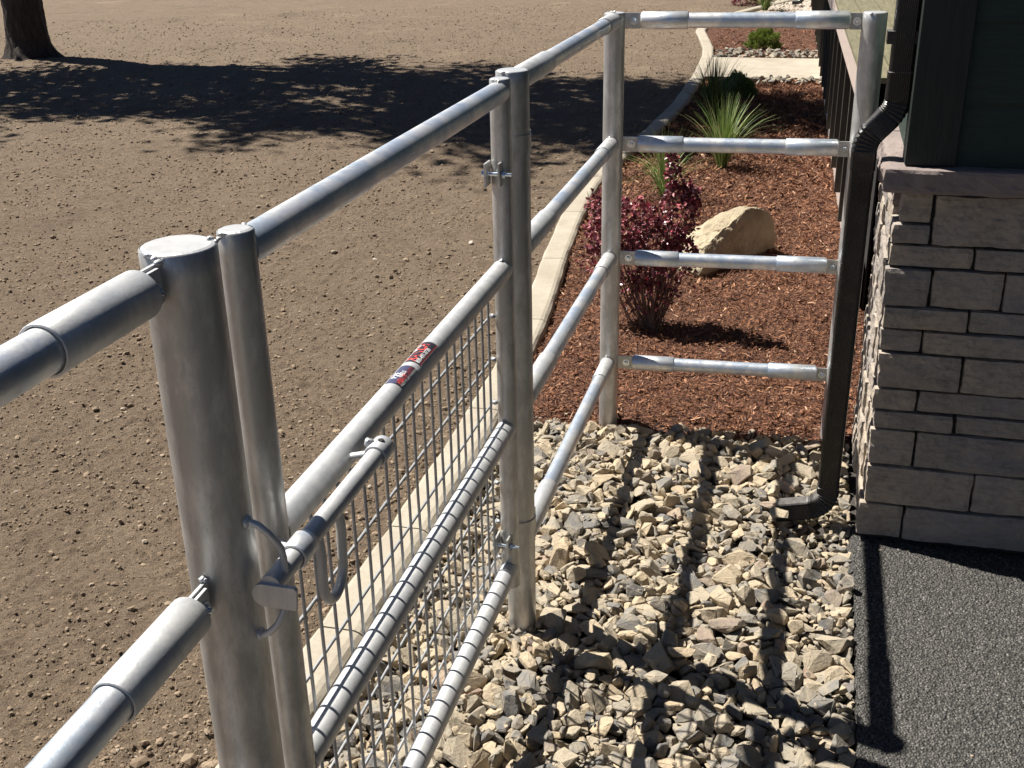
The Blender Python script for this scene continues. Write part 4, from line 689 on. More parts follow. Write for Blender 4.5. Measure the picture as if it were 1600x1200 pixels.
20,52,2,2343,-19,38,8,6,-10, 1,86,99,2220,-37,37,9,3,-12, 11,47,377,2247,-42,34,12,10,-14, 21,67,561,2196,-55,4,30,-26,-2, 9,43,700,2096,-27,7,7,-39,2, 
13,66,836,2270,-46,6,-17,-31,17, 22,36,786,2373,-32,6,-2,14,37, 1,45,-351,2248,-39,3,-38,-10,-5, 11,62,-138,2301,-37,19,-11,-22,-26, 
7,46,-58,2293,-47,20,30,13,10, 15,115,152,2357,-50,5,29,-26,8, 14,62,180,2314,-21,2,-30,-14,-22, 9,98,395,2452,-20,1,-4,-38,-12, 
23,81,402,2393,-20,10,10,-37,-6, 15,93,688,2376,-22,2,37,-15,-3, 17,54,902,2332,-56,24,-23,-5,23, 3,99,-339,2433,-44,21,27,-20,-2, 
4,78,-93,2491,-55,20,-1,2,35, 15,76,31,2422,-29,6,38,-3,-10, 3,54,177,2436,-54,8,27,-27,10, 22,83,329,2454,-32,9,-38,-2,7, 
17,51,848,2460,-40,16,10,-17,-31, 13,84,-350,2611,-50,28,0,0,28, 8,36,-209,2570,-42,20,-18,10,27, 4,55,-49,2468,-37,38,-3,-1,11, 
17,41,318,2532,-44,25,20,-5,24, 16,49,283,2558,-34,17,4,8,-35, 9,62,553,2628,-14,15,13,5,-34, 21,89,581,2569,-38,15,-34,7,-13, 
0,49,802,2485,-49,2,24,32,5, 20,48,925,2525,-52,30,-20,8,17, 8,59,-349,2674,-57,13,-11,20,-30, 0,87,-244,2638,-40,1,39,2,-6, 
14,76,-64,2638,-53,32,6,-2,23, 15,58,149,2593,-51,6,34,-4,19, 9,71,167,2562,-21,30,-17,-19,8, 2,82,268,2648,-22,2,21,-33,-7, 
1,109,415,2669,-29,38,1,-3,-12, 0,74,612,2594,-24,11,4,-37,9, 2,60,716,2582,-39,22,13,-27,15, 3,66,916,2697,-49,4,-10,-37,9, 
4,69,-320,2779,-57,27,25,-11,-11, 11,69,-199,2717,-49,8,32,-21,-7, 21,61,-49,2746,-45,18,-32,-1,-16, 0,61,173,2760,-23,11,39,-2,0, 
19,54,224,2763,-36,17,-11,33,-9, 14,77,320,2694,-24,2,10,30,-24, 5,86,450,2795,-37,24,12,14,-26, 15,49,774,2745,-32,23,10,-30,9, 
15,48,789,2751,-33,25,8,-28,-11, 10,102,838,2711,-35,7,-1,16,-36, 5,68,-270,2849,-50,15,5,16,33, 11,75,-168,2829,-43,39,3,5,6, 
6,100,18,2855,-42,1,-39,5,5, 6,112,149,2813,-31,38,-7,-5,-9, 6,68,250,2855,-48,15,2,4,37, 13,55,372,2875,-35,12,10,10,-36, 
23,60,768,2804,-38,16,19,30,-8, 17,94,-296,2963,-38,14,15,7,-34, 4,59,-222,2897,-40,10,-34,-14,13, 1,99,-82,2961,-41,5,14,13,35, 
4,86,-75,2913,-22,31,-15,-1,20, 13,109,165,2942,-42,2,-36,17,0, 1,86,270,2909,-40,39,-8,-2,-4, 16,100,313,2937,-36,0,21,-34,0, 
21,52,366,2946,-28,8,31,23,6, 18,68,447,2861,-9,4,-34,-11,18, 19,107,748,2945,-33,1,3,-39,9, 16,102,-287,3057,-37,12,-3,8,-37, 
21,108,330,3052,-33,13,13,-25,24, 21,77,629,3015,-31,16,-14,-30,16, 5,93,747,3019,-53,38,0,9,-7, 17,54,924,3073,-61,36,7,5,-15, 
14,46,-387,3080,-50,6,-22,-3,-32, 13,65,66,3080,-34,25,-24,-7,-19, 1,90,129,3156,-36,2,28,27,-8, 6,67,261,3120,-38,15,2,37,-3, 
0,50,362,3166,-36,24,-13,-8,-28, 21,40,446,3173,-50,12,-36,0,-13, 10,89,757,3140,-42,10,38,-7,4, 3,104,817,3131,-28,15,-6,17,-32, 
18,53,-370,3315,-50,0,3,39,-8, 16,57,-134,3214,-38,17,1,-1,-36, 20,108,-48,3273,-36,36,9,-9,-12, 4,73,6,3237,-46,9,-2,-11,37, 
2,71,107,3225,-47,26,21,-21,-7, 23,47,227,3192,-30,2,-28,-29,4, 12,75,377,3191,-39,15,23,-27,9, 12,82,595,3233,-35,5,-12,38,-3, 
4,54,703,3228,-34,32,0,9,-22, 14,85,760,3231,-28,33,-6,8,-21, 20,76,907,3308,-60,2,-39,-7,-1, 23,60,-312,3321,-61,36,-2,0,17, 
13,43,-187,3424,-52,30,-2,10,24, 19,72,-114,3303,-31,26,0,-4,-30, 3,51,53,3376,-23,36,-17,2,-4, 5,93,201,3354,-46,27,10,-9,-27, 
8,55,274,3397,-35,4,-5,-14,37, 10,68,680,3311,-48,37,11,-9,5, 22,73,836,3274,-34,34,-9,11,-15, 2,102,817,3194,-18,37,-15,-4,-2, 
15,85,-316,3539,-48,11,8,-38,0, 2,32,-66,3704,-46,0,-10,39,-1, 0,42,243,3367,-41,32,6,9,21, 15,48,763,3447,-45,10,38,2,9, 
4,73,764,3490,-29,8,-4,17,-35, 13,74,923,3394,-63,12,-27,26,-6, 18,70,-348,3545,-57,7,-10,-37,9, 13,70,-157,3545,-47,17,-4,-5,-35, 
13,67,108,3532,-53,34,9,2,-18, 9,79,241,3502,-51,38,-5,7,10, 13,48,572,3527,-50,17,5,-9,-35, 8,65,693,3538,-45,9,12,36,-8, 
22,95,732,3479,-47,38,11,4,8, 10,115,872,3677,-38,1,-27,29,2, 6,66,-197,3649,-31,1,19,35,-7, 9,73,-46,3652,-29,37,7,3,14, 3,99,69,3608,-21,19,1,2,-35, 
6,68,273,3580,-45,14,5,-37,1, 1,69,311,3620,-53,25,23,-17,-14, 0,42,538,3607,-37,6,-4,39,5, 5,81,736,3645,-46,0,-29,27,5, 
14,95,-217,3752,-26,3,2,-5,40, 18,65,-146,3681,-31,2,-12,35,-14, 8,74,-92,3689,-22,30,-23,8,-11, 19,73,25,3756,-37,34,-12,3,18, 
20,115,166,3734,-33,36,4,-2,-18, 18,32,465,3709,-64,1,-10,38,-7, 8,30,477,3700,-58,13,-30,17,15, 16,58,646,3708,-38,35,-7,-14,-11, 
4,115,744,3726,-25,27,0,-5,29, 0,41,-414,3784,-63,24,-11,-8,29, 5,115,-226,3778,-42,1,-16,36,6, 19,115,-103,3842,-48,27,-3,-6,28, 
11,88,24,3887,-38,2,-40,1,-2, 6,74,135,3834,-30,35,5,-16,-8, 12,76,643,3880,-57,29,-2,3,-27, 15,60,729,3829,-38,3,-13,36,-12, 
2,75,-388,3959,-41,8,2,-39,-2, 15,86,-205,3933,-41,1,11,-38,7, 10,105,61,3938,-48,2,14,-35,-13, 4,115,154,3950,-44,36,-7,-11,-10, 
9,92,271,3965,-38,39,-5,-3,6, 17,71,307,3927,-20,5,35,18,-2, 10,75,559,3937,-47,18,-17,25,19, 15,38,779,3935,-48,9,-30,-17,-18, 
14,66,835,3906,-50,15,24,-24,-14, 15,72,-262,4110,-60,6,24,-28,14, 4,34,-158,4047,-62,15,-19,-5,31, 6,59,-47,4117,-54,19,35,2,0, 
5,68,87,4070,-58,39,4,-8,5, 0,64,218,4085,-46,27,24,12,13, 16,67,356,3989,-50,8,-27,28,2, 23,53,503,4046,-50,13,-29,15,19, 
23,59,917,4051,-55,3,-10,-34,-18, 3,87,-488,1628,-55,25,6,3,30, 0,60,-90,1511,-31,18,-17,-12,29, 19,68,118,1552,-41,13,-28,-1,-25, 
5,38,318,1464,-50,8,32,-18,13, 6,72,386,1545,-52,4,-11,-37,12, 11,104,560,1496,-51,16,11,6,35, 12,74,699,1488,-35,25,-1,-3,-31, 
2,49,808,1505,-55,20,-14,-31,4, 7,65,828,1520,-52,1,9,16,-35, 20,53,-152,1565,-50,7,-24,-30,8, 13,53,77,1663,-32,40,4,0,4, 
13,53,75,1679,-40,4,-10,38,-4, 13,114,188,1638,-34,4,-39,8,-6, 3,109,249,1621,-39,23,-2,-10,-31, 7,41,306,1631,-51,29,5,27,-3, 
14,70,397,1706,-35,16,-7,11,-34, 1,60,549,1683,-32,6,-4,-34,-20, 14,55,701,1702,-37,14,23,-28,-10, 12,54,799,1649,-55,10,-24,-21,-22, 
20,73,861,1616,-42,21,-4,-1,34, 5,90,-151,1722,-54,7,-24,30,7, 4,76,-112,1745,-38,28,-28,-3,-7, 23,115,25,1756,-26,1,-40,-6,1, 
0,62,327,1723,-58,0,7,-8,39, 15,75,492,1729,-40,22,-17,23,-18, 18,75,544,1714,-34,18,-2,-9,-35, 4,84,780,1815,-33,37,8,-3,12, 
11,100,840,1680,-22,3,2,39,-8, 1,77,-362,1859,-56,9,0,-39,-5, 22,72,-237,1864,-53,1,-6,13,37, 11,115,-62,1842,-37,2,14,-37,2, 
8,62,146,1839,-46,30,3,-14,-23, 6,62,242,1878,-43,4,-33,-21,-5, 18,66,275,1755,-36,4,-23,-31,8, 11,44,511,1873,-29,25,-18,-8,24, 
21,115,597,1861,-15,31,-24,-7,6, 21,81,630,1818,-23,6,-7,-39,0, 7,57,761,1803,-52,37,-3,14,-4, 22,66,778,2043,-13,4,0,38,-13, 
4,115,-446,1975,-46,12,-14,19,-30, 20,53,-286,2091,-52,26,-10,4,-28, 5,62,-31,1947,-49,7,-19,34,4, 15,108,165,1962,-30,15,35,14,-2, 
22,73,222,1927,-40,22,-1,34,1, 11,87,290,1924,-20,25,20,4,24, 8,72,501,1959,-21,17,2,-19,31, 15,63,689,1976,-36,36,11,15,-1, 
23,68,712,1985,-21,14,-9,-36,-1, 23,103,816,2029,-31,4,36,17,2, 12,38,-298,2038,-51,25,6,-13,28, 3,85,-59,2003,-27,9,11,37,-7, 
19,115,-8,2105,-18,2,-38,10,9, 6,88,176,2051,-26,40,0,1,0, 2,61,303,2065,-16,17,-33,-14,-8, 1,61,378,2060,-14,17,-27,-17,17, 
20,47,545,2020,-45,4,-8,-6,-39, 22,46,779,2103,-36,20,-6,-14,31, 5,94,909,2062,-41,13,2,0,-38, 19,64,-314,2133,-55,28,8,7,-27, 
17,91,-153,2144,-50,25,10,8,29, 23,73,-68,2188,-25,8,17,25,26, 9,84,133,2171,-42,12,-19,-33,3, 7,62,486,2206,-23,11,2,6,-38, 
0,60,651,2126,-41,29,-7,-8,-25, 23,81,792,2148,-35,3,29,-26,8, 14,90,890,2198,-48,10,-23,31,0, 17,52,-183,2288,-45,33,14,-7,-16, 
23,81,-124,2274,-33,12,-3,-13,-36, 23,68,58,2254,-28,27,4,-3,-29, 11,84,173,2228,-17,1,3,4,40, 9,69,223,2232,-43,15,33,14,-8, 
15,57,317,2209,-40,12,13,-34,12, 16,67,564,2266,-41,24,24,16,-13, 6,85,817,2291,-25,0,30,-26,-5, 11,93,867,2187,-30,10,8,7,-37, 
18,90,-238,2392,-40,14,2,37,-6, 9,79,-203,2332,-43,2,-35,19,1, 15,56,-84,2304,-42,25,7,-7,-30, 22,73,17,2362,-22,9,-1,11,-38, 
0,84,98,2358,-35,31,8,7,23, 2,50,274,2347,-34,4,23,32,7, 12,94,285,2394,-22,5,-11,-30,-23, 21,79,463,2369,-37,26,-13,1,-27, 
23,107,534,2355,-38,9,-1,-4,-39, 2,61,678,2328,-31,2,-16,31,-19, 23,62,-111,2541,-26,12,29,-4,-24, 3,72,-184,2446,-46,1,-36,5,-17, 
20,53,-64,2507,-48,16,-20,-20,-24, 21,69,-29,2444,-39,2,-25,-1,-31, 23,54,66,2392,-24,9,-8,-8,-37, 20,53,234,2375,-53,19,-14,-7,32, 
14,60,377,2472,-34,10,-37,12,1, 23,71,465,2413,-38,15,37,-1,2, 17,54,592,2494,-26,4,-7,-25,30, 19,54,624,2452,-55,12,-36,1,13, 
23,46,757,2471,-40,13,-2,-14,-35, 23,61,856,2450,-51,15,-2,-10,-36, 2,86,-211,2506,-31,11,2,-5,-38, 23,53,-48,2664,-20,14,-15,-8,33, 
11,47,-54,2529,-51,6,-5,-2,39, 23,77,18,2563,-31,10,19,18,28, 15,66,143,2565,-33,13,-3,-38,-3, 20,58,363,2643,-22,21,15,-28,13, 
6,73,558,2512,-41,5,7,6,-39, 8,81,673,2525,-41,8,1,-35,-19, 6,70,750,2560,-37,7,1,-1,-39, 3,60,918,2541,-43,18,-12,-12,-32, 
14,56,-73,2630,-43,13,-20,32,-6, 0,62,0,2625,-36,39,-6,5,-4, 16,46,166,2682,-47,18,0,1,36, 12,73,227,2675,-27,39,4,-6,6, 16,51,346,2629,-49,11,15,35,0, 
23,106,424,2605,-14,12,4,-8,37, 12,62,525,2646,-47,35,11,-15,-7, 10,75,668,2679,-57,0,-29,-26,7, 0,83,892,2654,-29,11,-2,11,-37, 
0,86,-145,2783,-47,7,-4,-38,8, 20,64,-97,2859,-27,4,-5,-39,2, 21,44,51,2700,-28,10,-27,17,-22, 10,90,153,2634,-29,16,-12,6,-34, 
20,51,230,2808,-33,6,-10,1,-38, 2,69,344,2711,-41,4,-38,12,-4, 16,64,413,2778,-34,8,-14,36,6, 1,66,693,2746,-23,8,38,9,4, 
8,69,850,2754,-42,2,36,-9,-14, 20,59,-259,2804,-32,5,-22,33,-5, 11,67,-138,2854,-32,1,-12,6,-38, 16,47,-38,2851,-51,16,36,8,1, 
2,59,61,2926,-37,1,25,28,-15, 1,65,96,2874,-42,35,6,-14,-11, 14,38,285,2822,-58,14,-22,-30,5, 20,60,363,2800,-12,38,-2,-1,-13, 
5,80,414,2839,-44,20,-31,-11,11, 4,91,533,2791,-33,10,36,14,-4, 5,115,654,2833,-35,0,38,-11,1, 0,75,803,2869,-30,4,40,0,0, 
17,64,867,2846,-47,8,37,9,-9, 15,59,-151,3000,-38,25,4,-29,11, 10,49,-205,3050,-28,28,-4,17,22, 11,45,38,2962,-57,15,12,-34,8, 
21,51,261,2874,-38,4,-5,-6,-39, 4,72,321,2870,-20,5,12,-37,-7, 1,76,476,2916,-13,3,-30,25,-5, 9,87,623,2887,-35,10,1,15,-36, 
21,51,762,2889,-30,7,22,-18,-28, 0,54,-362,2943,-37,24,-13,-22,20, 20,85,-199,3078,-40,13,1,-10,36, 3,66,25,2994,-35,9,-1,-1,39, 
7,50,257,3052,-47,22,-4,4,-33, 7,66,398,3061,-48,3,-22,33,0, 22,56,487,2995,-37,15,-2,36,-7, 23,52,603,3132,-31,17,5,18,31, 
14,77,658,3101,-18,4,-26,-29,8, 18,87,761,3024,-33,11,-37,8,3, 13,63,869,3033,-41,39,7,4,0, 0,65,-280,3150,-21,35,-3,10,16, 
23,53,-212,3157,-44,4,-32,-17,16, 22,66,5,3152,-23,4,-31,25,0, 18,83,158,3058,-25,15,34,9,-11, 19,76,205,3109,-50,29,-15,-10,21, 
1,62,290,3105,-43,7,37,13,0, 20,57,513,3149,-26,16,-5,-3,36, 21,65,658,3162,-33,9,-36,-11,-9, 11,63,804,3167,-31,8,4,-38,6, 
15,96,918,3100,-12,31,21,-12,-9, 2,46,-316,3195,-63,2,-4,-4,-40, 22,83,-187,3242,-62,35,11,11,12, 1,83,-112,3257,-35,25,-1,5,31, 
14,62,3,3199,-31,4,-39,-7,-1, 9,46,157,3244,-45,36,9,-1,-15, 2,65,263,3270,-37,12,17,18,29, 5,58,546,3236,-30,30,7,-3,-25, 
13,62,671,3226,-40,17,6,-35,-5, 2,64,867,3298,-44,0,32,-24,4, 20,87,887,3186,-36,3,7,-39,-2, 1,79,-397,3316,-61,0,35,18,-4, 
4,96,-156,3353,-32,7,9,31,22, 19,68,-57,3350,-46,12,-9,14,34, 8,88,14,3310,-16,22,-4,-22,-24, 0,115,75,3317,-36,25,-2,-6,31, 
7,48,243,3334,-40,9,-15,-21,30, 23,44,314,3302,-38,20,11,-31,-9, 4,93,439,3337,-45,13,-3,22,-31, 0,50,501,3354,-42,3,4,-39,-5, 
19,76,707,3356,58,6,-39,7,0, 15,71,-378,3416,-63,1,-9,39,1, 12,80,-123,3498,-33,1,32,23,6, 18,80,-87,3472,-37,6,-9,-12,37, 15,86,61,3440,-52,0,28,28,6, 
18,56,95,3443,-38,15,-14,14,-32, 11,48,58,3472,-22,6,32,-16,-17, 21,100,371,3423,-28,10,13,36,3, 15,45,432,3429,-44,38,0,5,10, 
8,47,578,3436,-48,21,0,31,13, 0,67,627,3445,-47,2,-7,-8,-39, 8,30,774,3473,-45,2,-13,-14,35, 1,83,-372,3582,-45,28,4,11,-26, 
0,64,-200,3559,-39,2,38,9,-6, 15,90,-108,3519,-53,5,-40,-1,1, 20,80,118,3539,-38,8,7,-16,35, 4,112,429,3517,-31,1,1,40,0, 18,84,589,3505,-31,9,37,8,8, 
0,35,616,3538,-25,4,-29,27,5, 20,77,796,3494,-58,3,-10,-38,2, 18,76,923,3630,-34,30,6,0,-25, 11,62,-267,3597,-33,39,4,-7,-2, 
17,58,37,3643,-51,34,-10,12,15, 7,76,150,3661,-39,3,33,20,-10, 18,61,255,3613,-42,13,21,-18,-26, 22,53,370,3669,-33,5,-11,15,35, 
3,73,448,3589,-37,4,2,-39,-5, 3,69,585,3634,-21,12,35,14,6, 16,79,657,3643,-42,5,25,-26,-16, 0,84,757,3657,-32,18,0,8,35, 1,77,884,3597,-35,8,5,-3,-39, 
8,74,-129,3726,-18,7,-39,-7,0, 21,51,8,3712,-32,4,14,13,-35, 17,58,27,3802,-21,2,1,14,37, 3,54,259,3695,-42,2,-21,29,-18, 
10,68,290,3721,-41,0,-16,-37,1, 19,98,390,3760,-31,13,-28,26,1, 14,78,494,3737,-31,8,-38,-6,7, 2,99,686,3699,-28,7,-37,-13,-3, 
8,47,787,3779,-41,31,-18,-17,3, 0,88,-317,3825,-58,39,-6,4,7, 6,72,-219,3894,-34,38,-6,-4,9, 1,113,-122,3832,-28,29,-8,-7,25, 
22,99,-13,3809,-41,37,14,-2,0, 8,67,124,3883,-37,40,-3,4,3, 6,54,258,3806,-47,26,-7,12,-27, 8,43,378,3860,-23,4,39,6,5, 5,115,542,3839,-33,25,2,-2,31, 
15,115,625,3847,-34,1,-24,32,6, 9,39,831,3803,-53,11,38,6,4, 17,39,806,3849,-57,31,-24,-6,3, 6,66,-323,3926,-60,20,-1,2,34, 
16,42,-152,3850,-42,1,10,39,4, 15,115,-113,3933,-37,26,4,-2,30, 7,82,-36,3864,-40,11,-9,37,-7, 12,81,112,3930,-31,2,-5,34,20, 
23,93,218,3950,-39,0,-39,-1,-8, 11,61,309,3876,-29,38,2,7,-10, 9,79,436,3928,-36,32,-3,-3,24, 0,71,499,3938,-28,21,-17,9,-28, 
0,78,710,4000,-49,19,-9,10,-33, 22,62,760,3947,-47,2,-34,8,20, 20,55,853,3985,-56,9,-14,6,-36, 12,61,-353,4112,-61,1,30,-27,-1, 
16,44,-182,4119,-56,23,32,1,-1, 6,74,-46,3950,-28,32,-1,17,17, 15,72,41,4013,-60,1,-19,35,7, 4,72,531,4040,-46,30,-16,0,21, 
23,47,593,4069,-59,5,16,28,23, 21,64,702,4098,-35,13,30,-9,-21, 7,51,878,4067,-57,38,0,12,0, 2,66,-209,1531,-39,5,3,-39,-6, 
1,56,-225,1463,-46,0,-40,5,-4, 15,76,-63,1542,-47,15,-8,7,-35, 5,93,34,1562,-43,3,-1,40,4, 18,57,160,1491,-34,2,14,34,-16, 
23,54,258,1500,-27,27,-21,15,14, 16,50,648,1505,-54,24,10,-17,-25, 14,40,620,1464,-56,8,-7,-38,-4, 2,63,834,1493,-47,10,0,-5,38, 
20,55,-189,1664,-49,20,-15,-13,29, 5,62,304,1541,-26,14,-32,-7,-18, 15,61,313,1665,-42,38,-4,-3,11, 7,109,393,1631,-43,29,-18,4,20, 
3,64,506,1708,-17,36,7,-1,16, 6,50,639,1595,-38,39,4,5,8, 6,53,931,1675,-53,10,-31,3,24, 15,98,-307,1801,-49,16,1,-25,26, 
3,75,-253,1743,-37,6,-29,-27,2, 21,47,-66,1736,-46,33,0,11,19, 6,85,-29,1811,-12,4,-31,25,0, 8,65,477,1778,-30,16,-15,18,-28, 
7,62,580,1748,-50,20,16,24,19, 11,61,611,1737,-39,10,-35,12,13, 5,51,734,1730,-45,32,9,-6,22, 7,51,894,1769,-40,39,-3,5,1, 
6,75,-184,1843,-45,4,25,30,-8, 20,55,-15,1841,-21,37,11,-5,-9, 23,93,48,1827,-19,33,-6,3,22, 17,47,100,1832,-32,34,19,5,5, 
0,72,281,1837,-46,24,5,0,-32, 8,59,300,1821,-26,16,15,-14,-30, 1,45,540,1788,-15,22,-23,22,11, 11,89,694,1862,-46,38,-5,7,-8, 
17,81,-379,1946,-48,9,-19,26,-22, 0,44,-201,1966,-33,9,-15,36,-5, 8,64,-59,1962,-32,11,31,10,20, 4,66,26,1937,-55,17,-19,-25,18, 
4,102,108,1940,-13,27,10,8,26, 5,31,266,1904,-38,1,30,-27,-2, 5,48,228,2045,-15,7,1,-37,-12, 4,110,546,1979,-25,22,-1,17,-28, 
0,66,663,1986,-31,34,-5,14,-16, 21,72,781,1978,-27,13,9,-29,23, 8,55,833,1904,-40,33,-7,-14,-16, 9,44,-246,2038,-60,9,16,-34,9, 
11,106,-137,2083,-30,0,-13,-36,-10, 7,74,19,2044,-28,5,35,19,-4, 22,64,360,2080,-19,35,8,12,13, 11,43,421,2023,-46,2,21,-27,21, 
7,47,541,2048,-45,6,-2,-39,-5, 17,47,589,2066,-33,32,0,2,-24, 22,68,845,2087,-33,15,35,11,-4, 17,85,916,2109,-47,38,1,-7,-10, 
7,52,-345,2083,-51,28,-20,3,-19, 3,47,-180,2181,-39,39,7,-3,-1, 9,50,-36,2159,-42,3,29,27,-5, 19,88,49,2147,-41,8,-28,28,0, 
14,57,150,2149,-39,2,-28,27,9, 14,57,341,2194,-46,31,-18,-1,18, 4,115,452,2169,-9,33,18,-13,-5, 12,74,588,2113,-28,14,-1,5,-37, 
16,53,854,2101,-37,28,26,9,-6, 2,100,-211,2220,-26,36,3,0,-18, 6,104,-191,2256,-35,33,6,-7,-20, 0,48,12,2307,-17,6,3,8,39, 
13,79,12,2188,-24,12,23,23,20, 14,48,237,1974,-33,2,-21,31,-15, 14,47,346,2249,-47,26,-27,14,2, 3,51,440,2267,-34,29,18,-10,19, 
2,94,472,2264,-27,28,10,-17,-20, 7,62,611,2248,-51,10,38,5,-8, 20,112,693,2266,-18,7,-15,5,-36, 14,115,-353,2294,-32,19,-27,-10,21, 
2,46,-228,2306,-33,35,14,7,-13, 23,62,-46,2361,-35,8,33,-13,17, 8,36,56,2371,-33,12,13,24,27, 17,86,258,2319,-41,1,-32,23,-7, 
7,66,385,2371,-37,7,37,11,7, 21,61,428,2330,-22,27,-22,-20,-2, 3,42,598,2189,-33,4,-27,-30,-3, 20,73,621,2331,-34,24,-5,4,-32, 
0,98,797,2342,-35,1,-2,-40,-5, 10,52,923,2364,-51,13,-9,34,-12, 16,90,-318,2475,-44,16,-33,-5,-15, 16,78,-184,2496,-26,9,-29,-25,3, 
17,93,-87,2440,-48,1,-3,-13,-38, 8,49,-2,2448,-30,22,14,-7,30, 18,64,133,2444,-54,6,3,23,32, 23,82,213,2428,-37,8,29,-26,-7, 
1,48,346,2484,-29,20,17,-19,-23, 21,57,445,2438,-27,39,-4,0,5, 21,48,563,2474,-37,11,21,17,28, 16,104,684,2469,-34,4,1,-40,1, 
23,70,903,2383,-39,17,0,-35,-8, 15,87,-290,2533,-57,10,-28,8,-25, 8,62,-194,2551,-37,20,17,-7,29, 9,53,-85,2529,-50,4,8,-39,4, 
8,86,63,2522,-23,13,35,-11,-8, 1,44,92,2535,-34,21,-2,-15,31, 4,93,247,2522,-45,26,-10,-14,-25, 10,68,320,2493,-35,21,-19,10,26, 
22,67,534,2560,-33,33,7,4,21, 20,68,560,2533,-24,20,-15,-6,31, 20,89,704,2580,-48,8,-18,-34,10, 7,85,761,2496,-37,21,3,16,-30, 
20,86,877,2594,-20,12,34,16,8, 15,74,-312,2610,-60,7,-37,-1,-13, 15,95,-34,2616,-49,6,17,-12,33, 20,53,68,2634,-38,36,-15,10,4, 
18,54,212,2654,-24,12,-35,-14,6, 7,89,340,2602,-31,1,13,37,7, 3,81,368,2700,-9,20,34,-3,-6, 2,72,640,2628,-14,38,5,-8,9, 
10,87,742,2650,-22,2,35,-18,-7, 14,38,909,2569,-62,18,-9,-14,31, 11,50,231,3097,-47,22,21,13,-22, 23,115,86,2722,-30,36,14,-8,-4, 
17,46,195,2777,-25,21,31,-13,-4, 10,97,309,2749,-17,5,7,-11,38, 10,47,491,2871,-14,2,-16,34,-14, 3,86,702,2789,-17,2,10,3,-38, 
22,61,743,2754,-22,0,32,-24,1, 15,33,828,2775,-41,7,6,-15,36, 0,60,-250,2686,-30,4,37,-14,5, 5,75,-206,2812,-36,10,36,9,-11, 
14,48,-114,2795,-36,6,-29,-26,6, 11,56,-2,3088,-30,7,-38,8,5, 19,93,170,2868,-27,6,29,-26,-7, 7,73,213,2829,-36,2,-34,16,13, 
3,55,406,2809,-20,32,-22,-8,-3, 7,59,499,2790,-48,14,-36,-4,9, 8,115,533,2859,-28,38,-8,1,9, 9,90,643,2860,-16,0,1,-5,-40, 
17,87,737,2829,-42,19,34,-6,8, 6,78,866,2873,-30,22,18,-12,25, 19,100,-348,2893,-58,5,-32,-21,9, 18,54,-193,2906,-21,32,-9,-11,-19, 
22,60,124,2887,-30,6,2,39,-1, 16,64,226,2910,-48,0,-2,37,-16, 1,51,342,2997,-38,21,4,-28,19, 20,64,526,2903,-30,5,-10,20,-33, 
21,59,690,2944,-26,8,-28,24,-13, 15,74,795,2912,-25,39,-5,1,4, 19,70,867,2931,-33,35,11,8,13, 1,54,-346,2980,-43,16,25,-27,0, 
0,56,-262,2978,-30,12,5,36,11, 17,51,-120,3006,-29,16,-37,-3,2, 8,115,36,3049,-18,24,20,-12,22, 13,65,183,3103,-44,25,-8,3,30, 
5,62,267,3055,-39,1,10,38,4, 8,61,367,3009,-41,14,4,-4,37, 13,83,443,2966,-34,18,35,8,1, 9,54,515,3073,-36,6,-7,-32,-21, 
22,60,622,3141,-30,12,7,36,-11, 8,62,750,3107,-18,12,-30,24,-5, 11,51,-237,3161,-32,3,7,39,-2, 9,57,-191,3121,-47,5,31,-19,15, 
23,52,-111,3148,-20,5,2,7,39, 19,65,110,3030,-34,2,-10,38,-5, 23,58,133,3191,-31,10,15,-31,16, 12,72,257,3153,-32,15,10,-36,0, 
19,72,318,3109,-34,7,-33,-19,9, 5,67,408,3182,-23,4,-13,36,10, 14,115,541,3140,-45,0,5,39,-6, 12,96,725,3177,-28,17,8,-3,35, 
21,43,-302,3243,-63,27,-15,-24,8, 16,41,-207,3270,-39,28,18,15,-16, 7,105,-93,3225,-27,34,-6,16,-12, 5,48,-34,3167,-24,12,0,20,-33, 
22,62,147,3221,-44,38,3,0,-13, 14,54,218,3284,-29,25,29,9,-2, 4,77,335,3306,-23,16,-7,1,36, 6,66,463,3215,-45,0,0,38,-13, 
18,77,524,3192,-37,3,-39,0,10, 1,59,647,3297,-41,8,-8,-38,1, 11,61,846,3235,-36,30,14,-21,-6, 6,75,920,3304,-48,29,9,-7,25, 
18,52,-350,3344,-57,13,15,23,25, 16,115,-205,3316,-34,3,38,11,2, 8,59,-78,3333,-25,9,25,30,2, 19,92,-19,3365,-36,6,35,-17,6, 
22,49,170,3337,-30,3,31,-24,-9, 16,82,345,3301,-44,2,0,4,-40, 15,47,473,3365,-34,18,-28,-20,-11, 15,89,570,3343,-34,1,-38,6,-12, 
8,40,662,3325,-36,18,-23,3,-27, 8,58,597,3397,-34,15,7,-26,-25, 5,57,686,3027,-32,9,13,34,-13, 8,46,-170,3448,-58,22,-3,11,32, 
6,47,-115,3447,-45,20,6,6,-33, 11,79,20,3423,-40,1,12,-37,8, 4,93,144,3409,-43,29,-6,-12,-24, 7,89,324,3451,-39,20,-32,-4,12, 
5,55,463,3387,-42,5,10,-3,-38, 15,72,528,3443,-45,17,-31,-19,-3, 16,45,651,3442,-27,34,-18,-2,-9, 15,44,752,3434,-64,16,-10,-35,3, 
11,44,532,3223,-30,30,4,-13,23, 20,95,-249,3547,-48,2,11,-8,37, 5,53,-169,3566,-40,19,-7,-9,-34, 14,50,-64,3536,-40,12,-11,28,-24, 
2,90,168,3560,-39,9,-28,-27,-7, 20,47,251,3574,-46,9,-9,4,-38, 6,62,343,3574,-41,9,-26,-28,9, 19,53,425,3557,-46,10,-5,-37,9, 
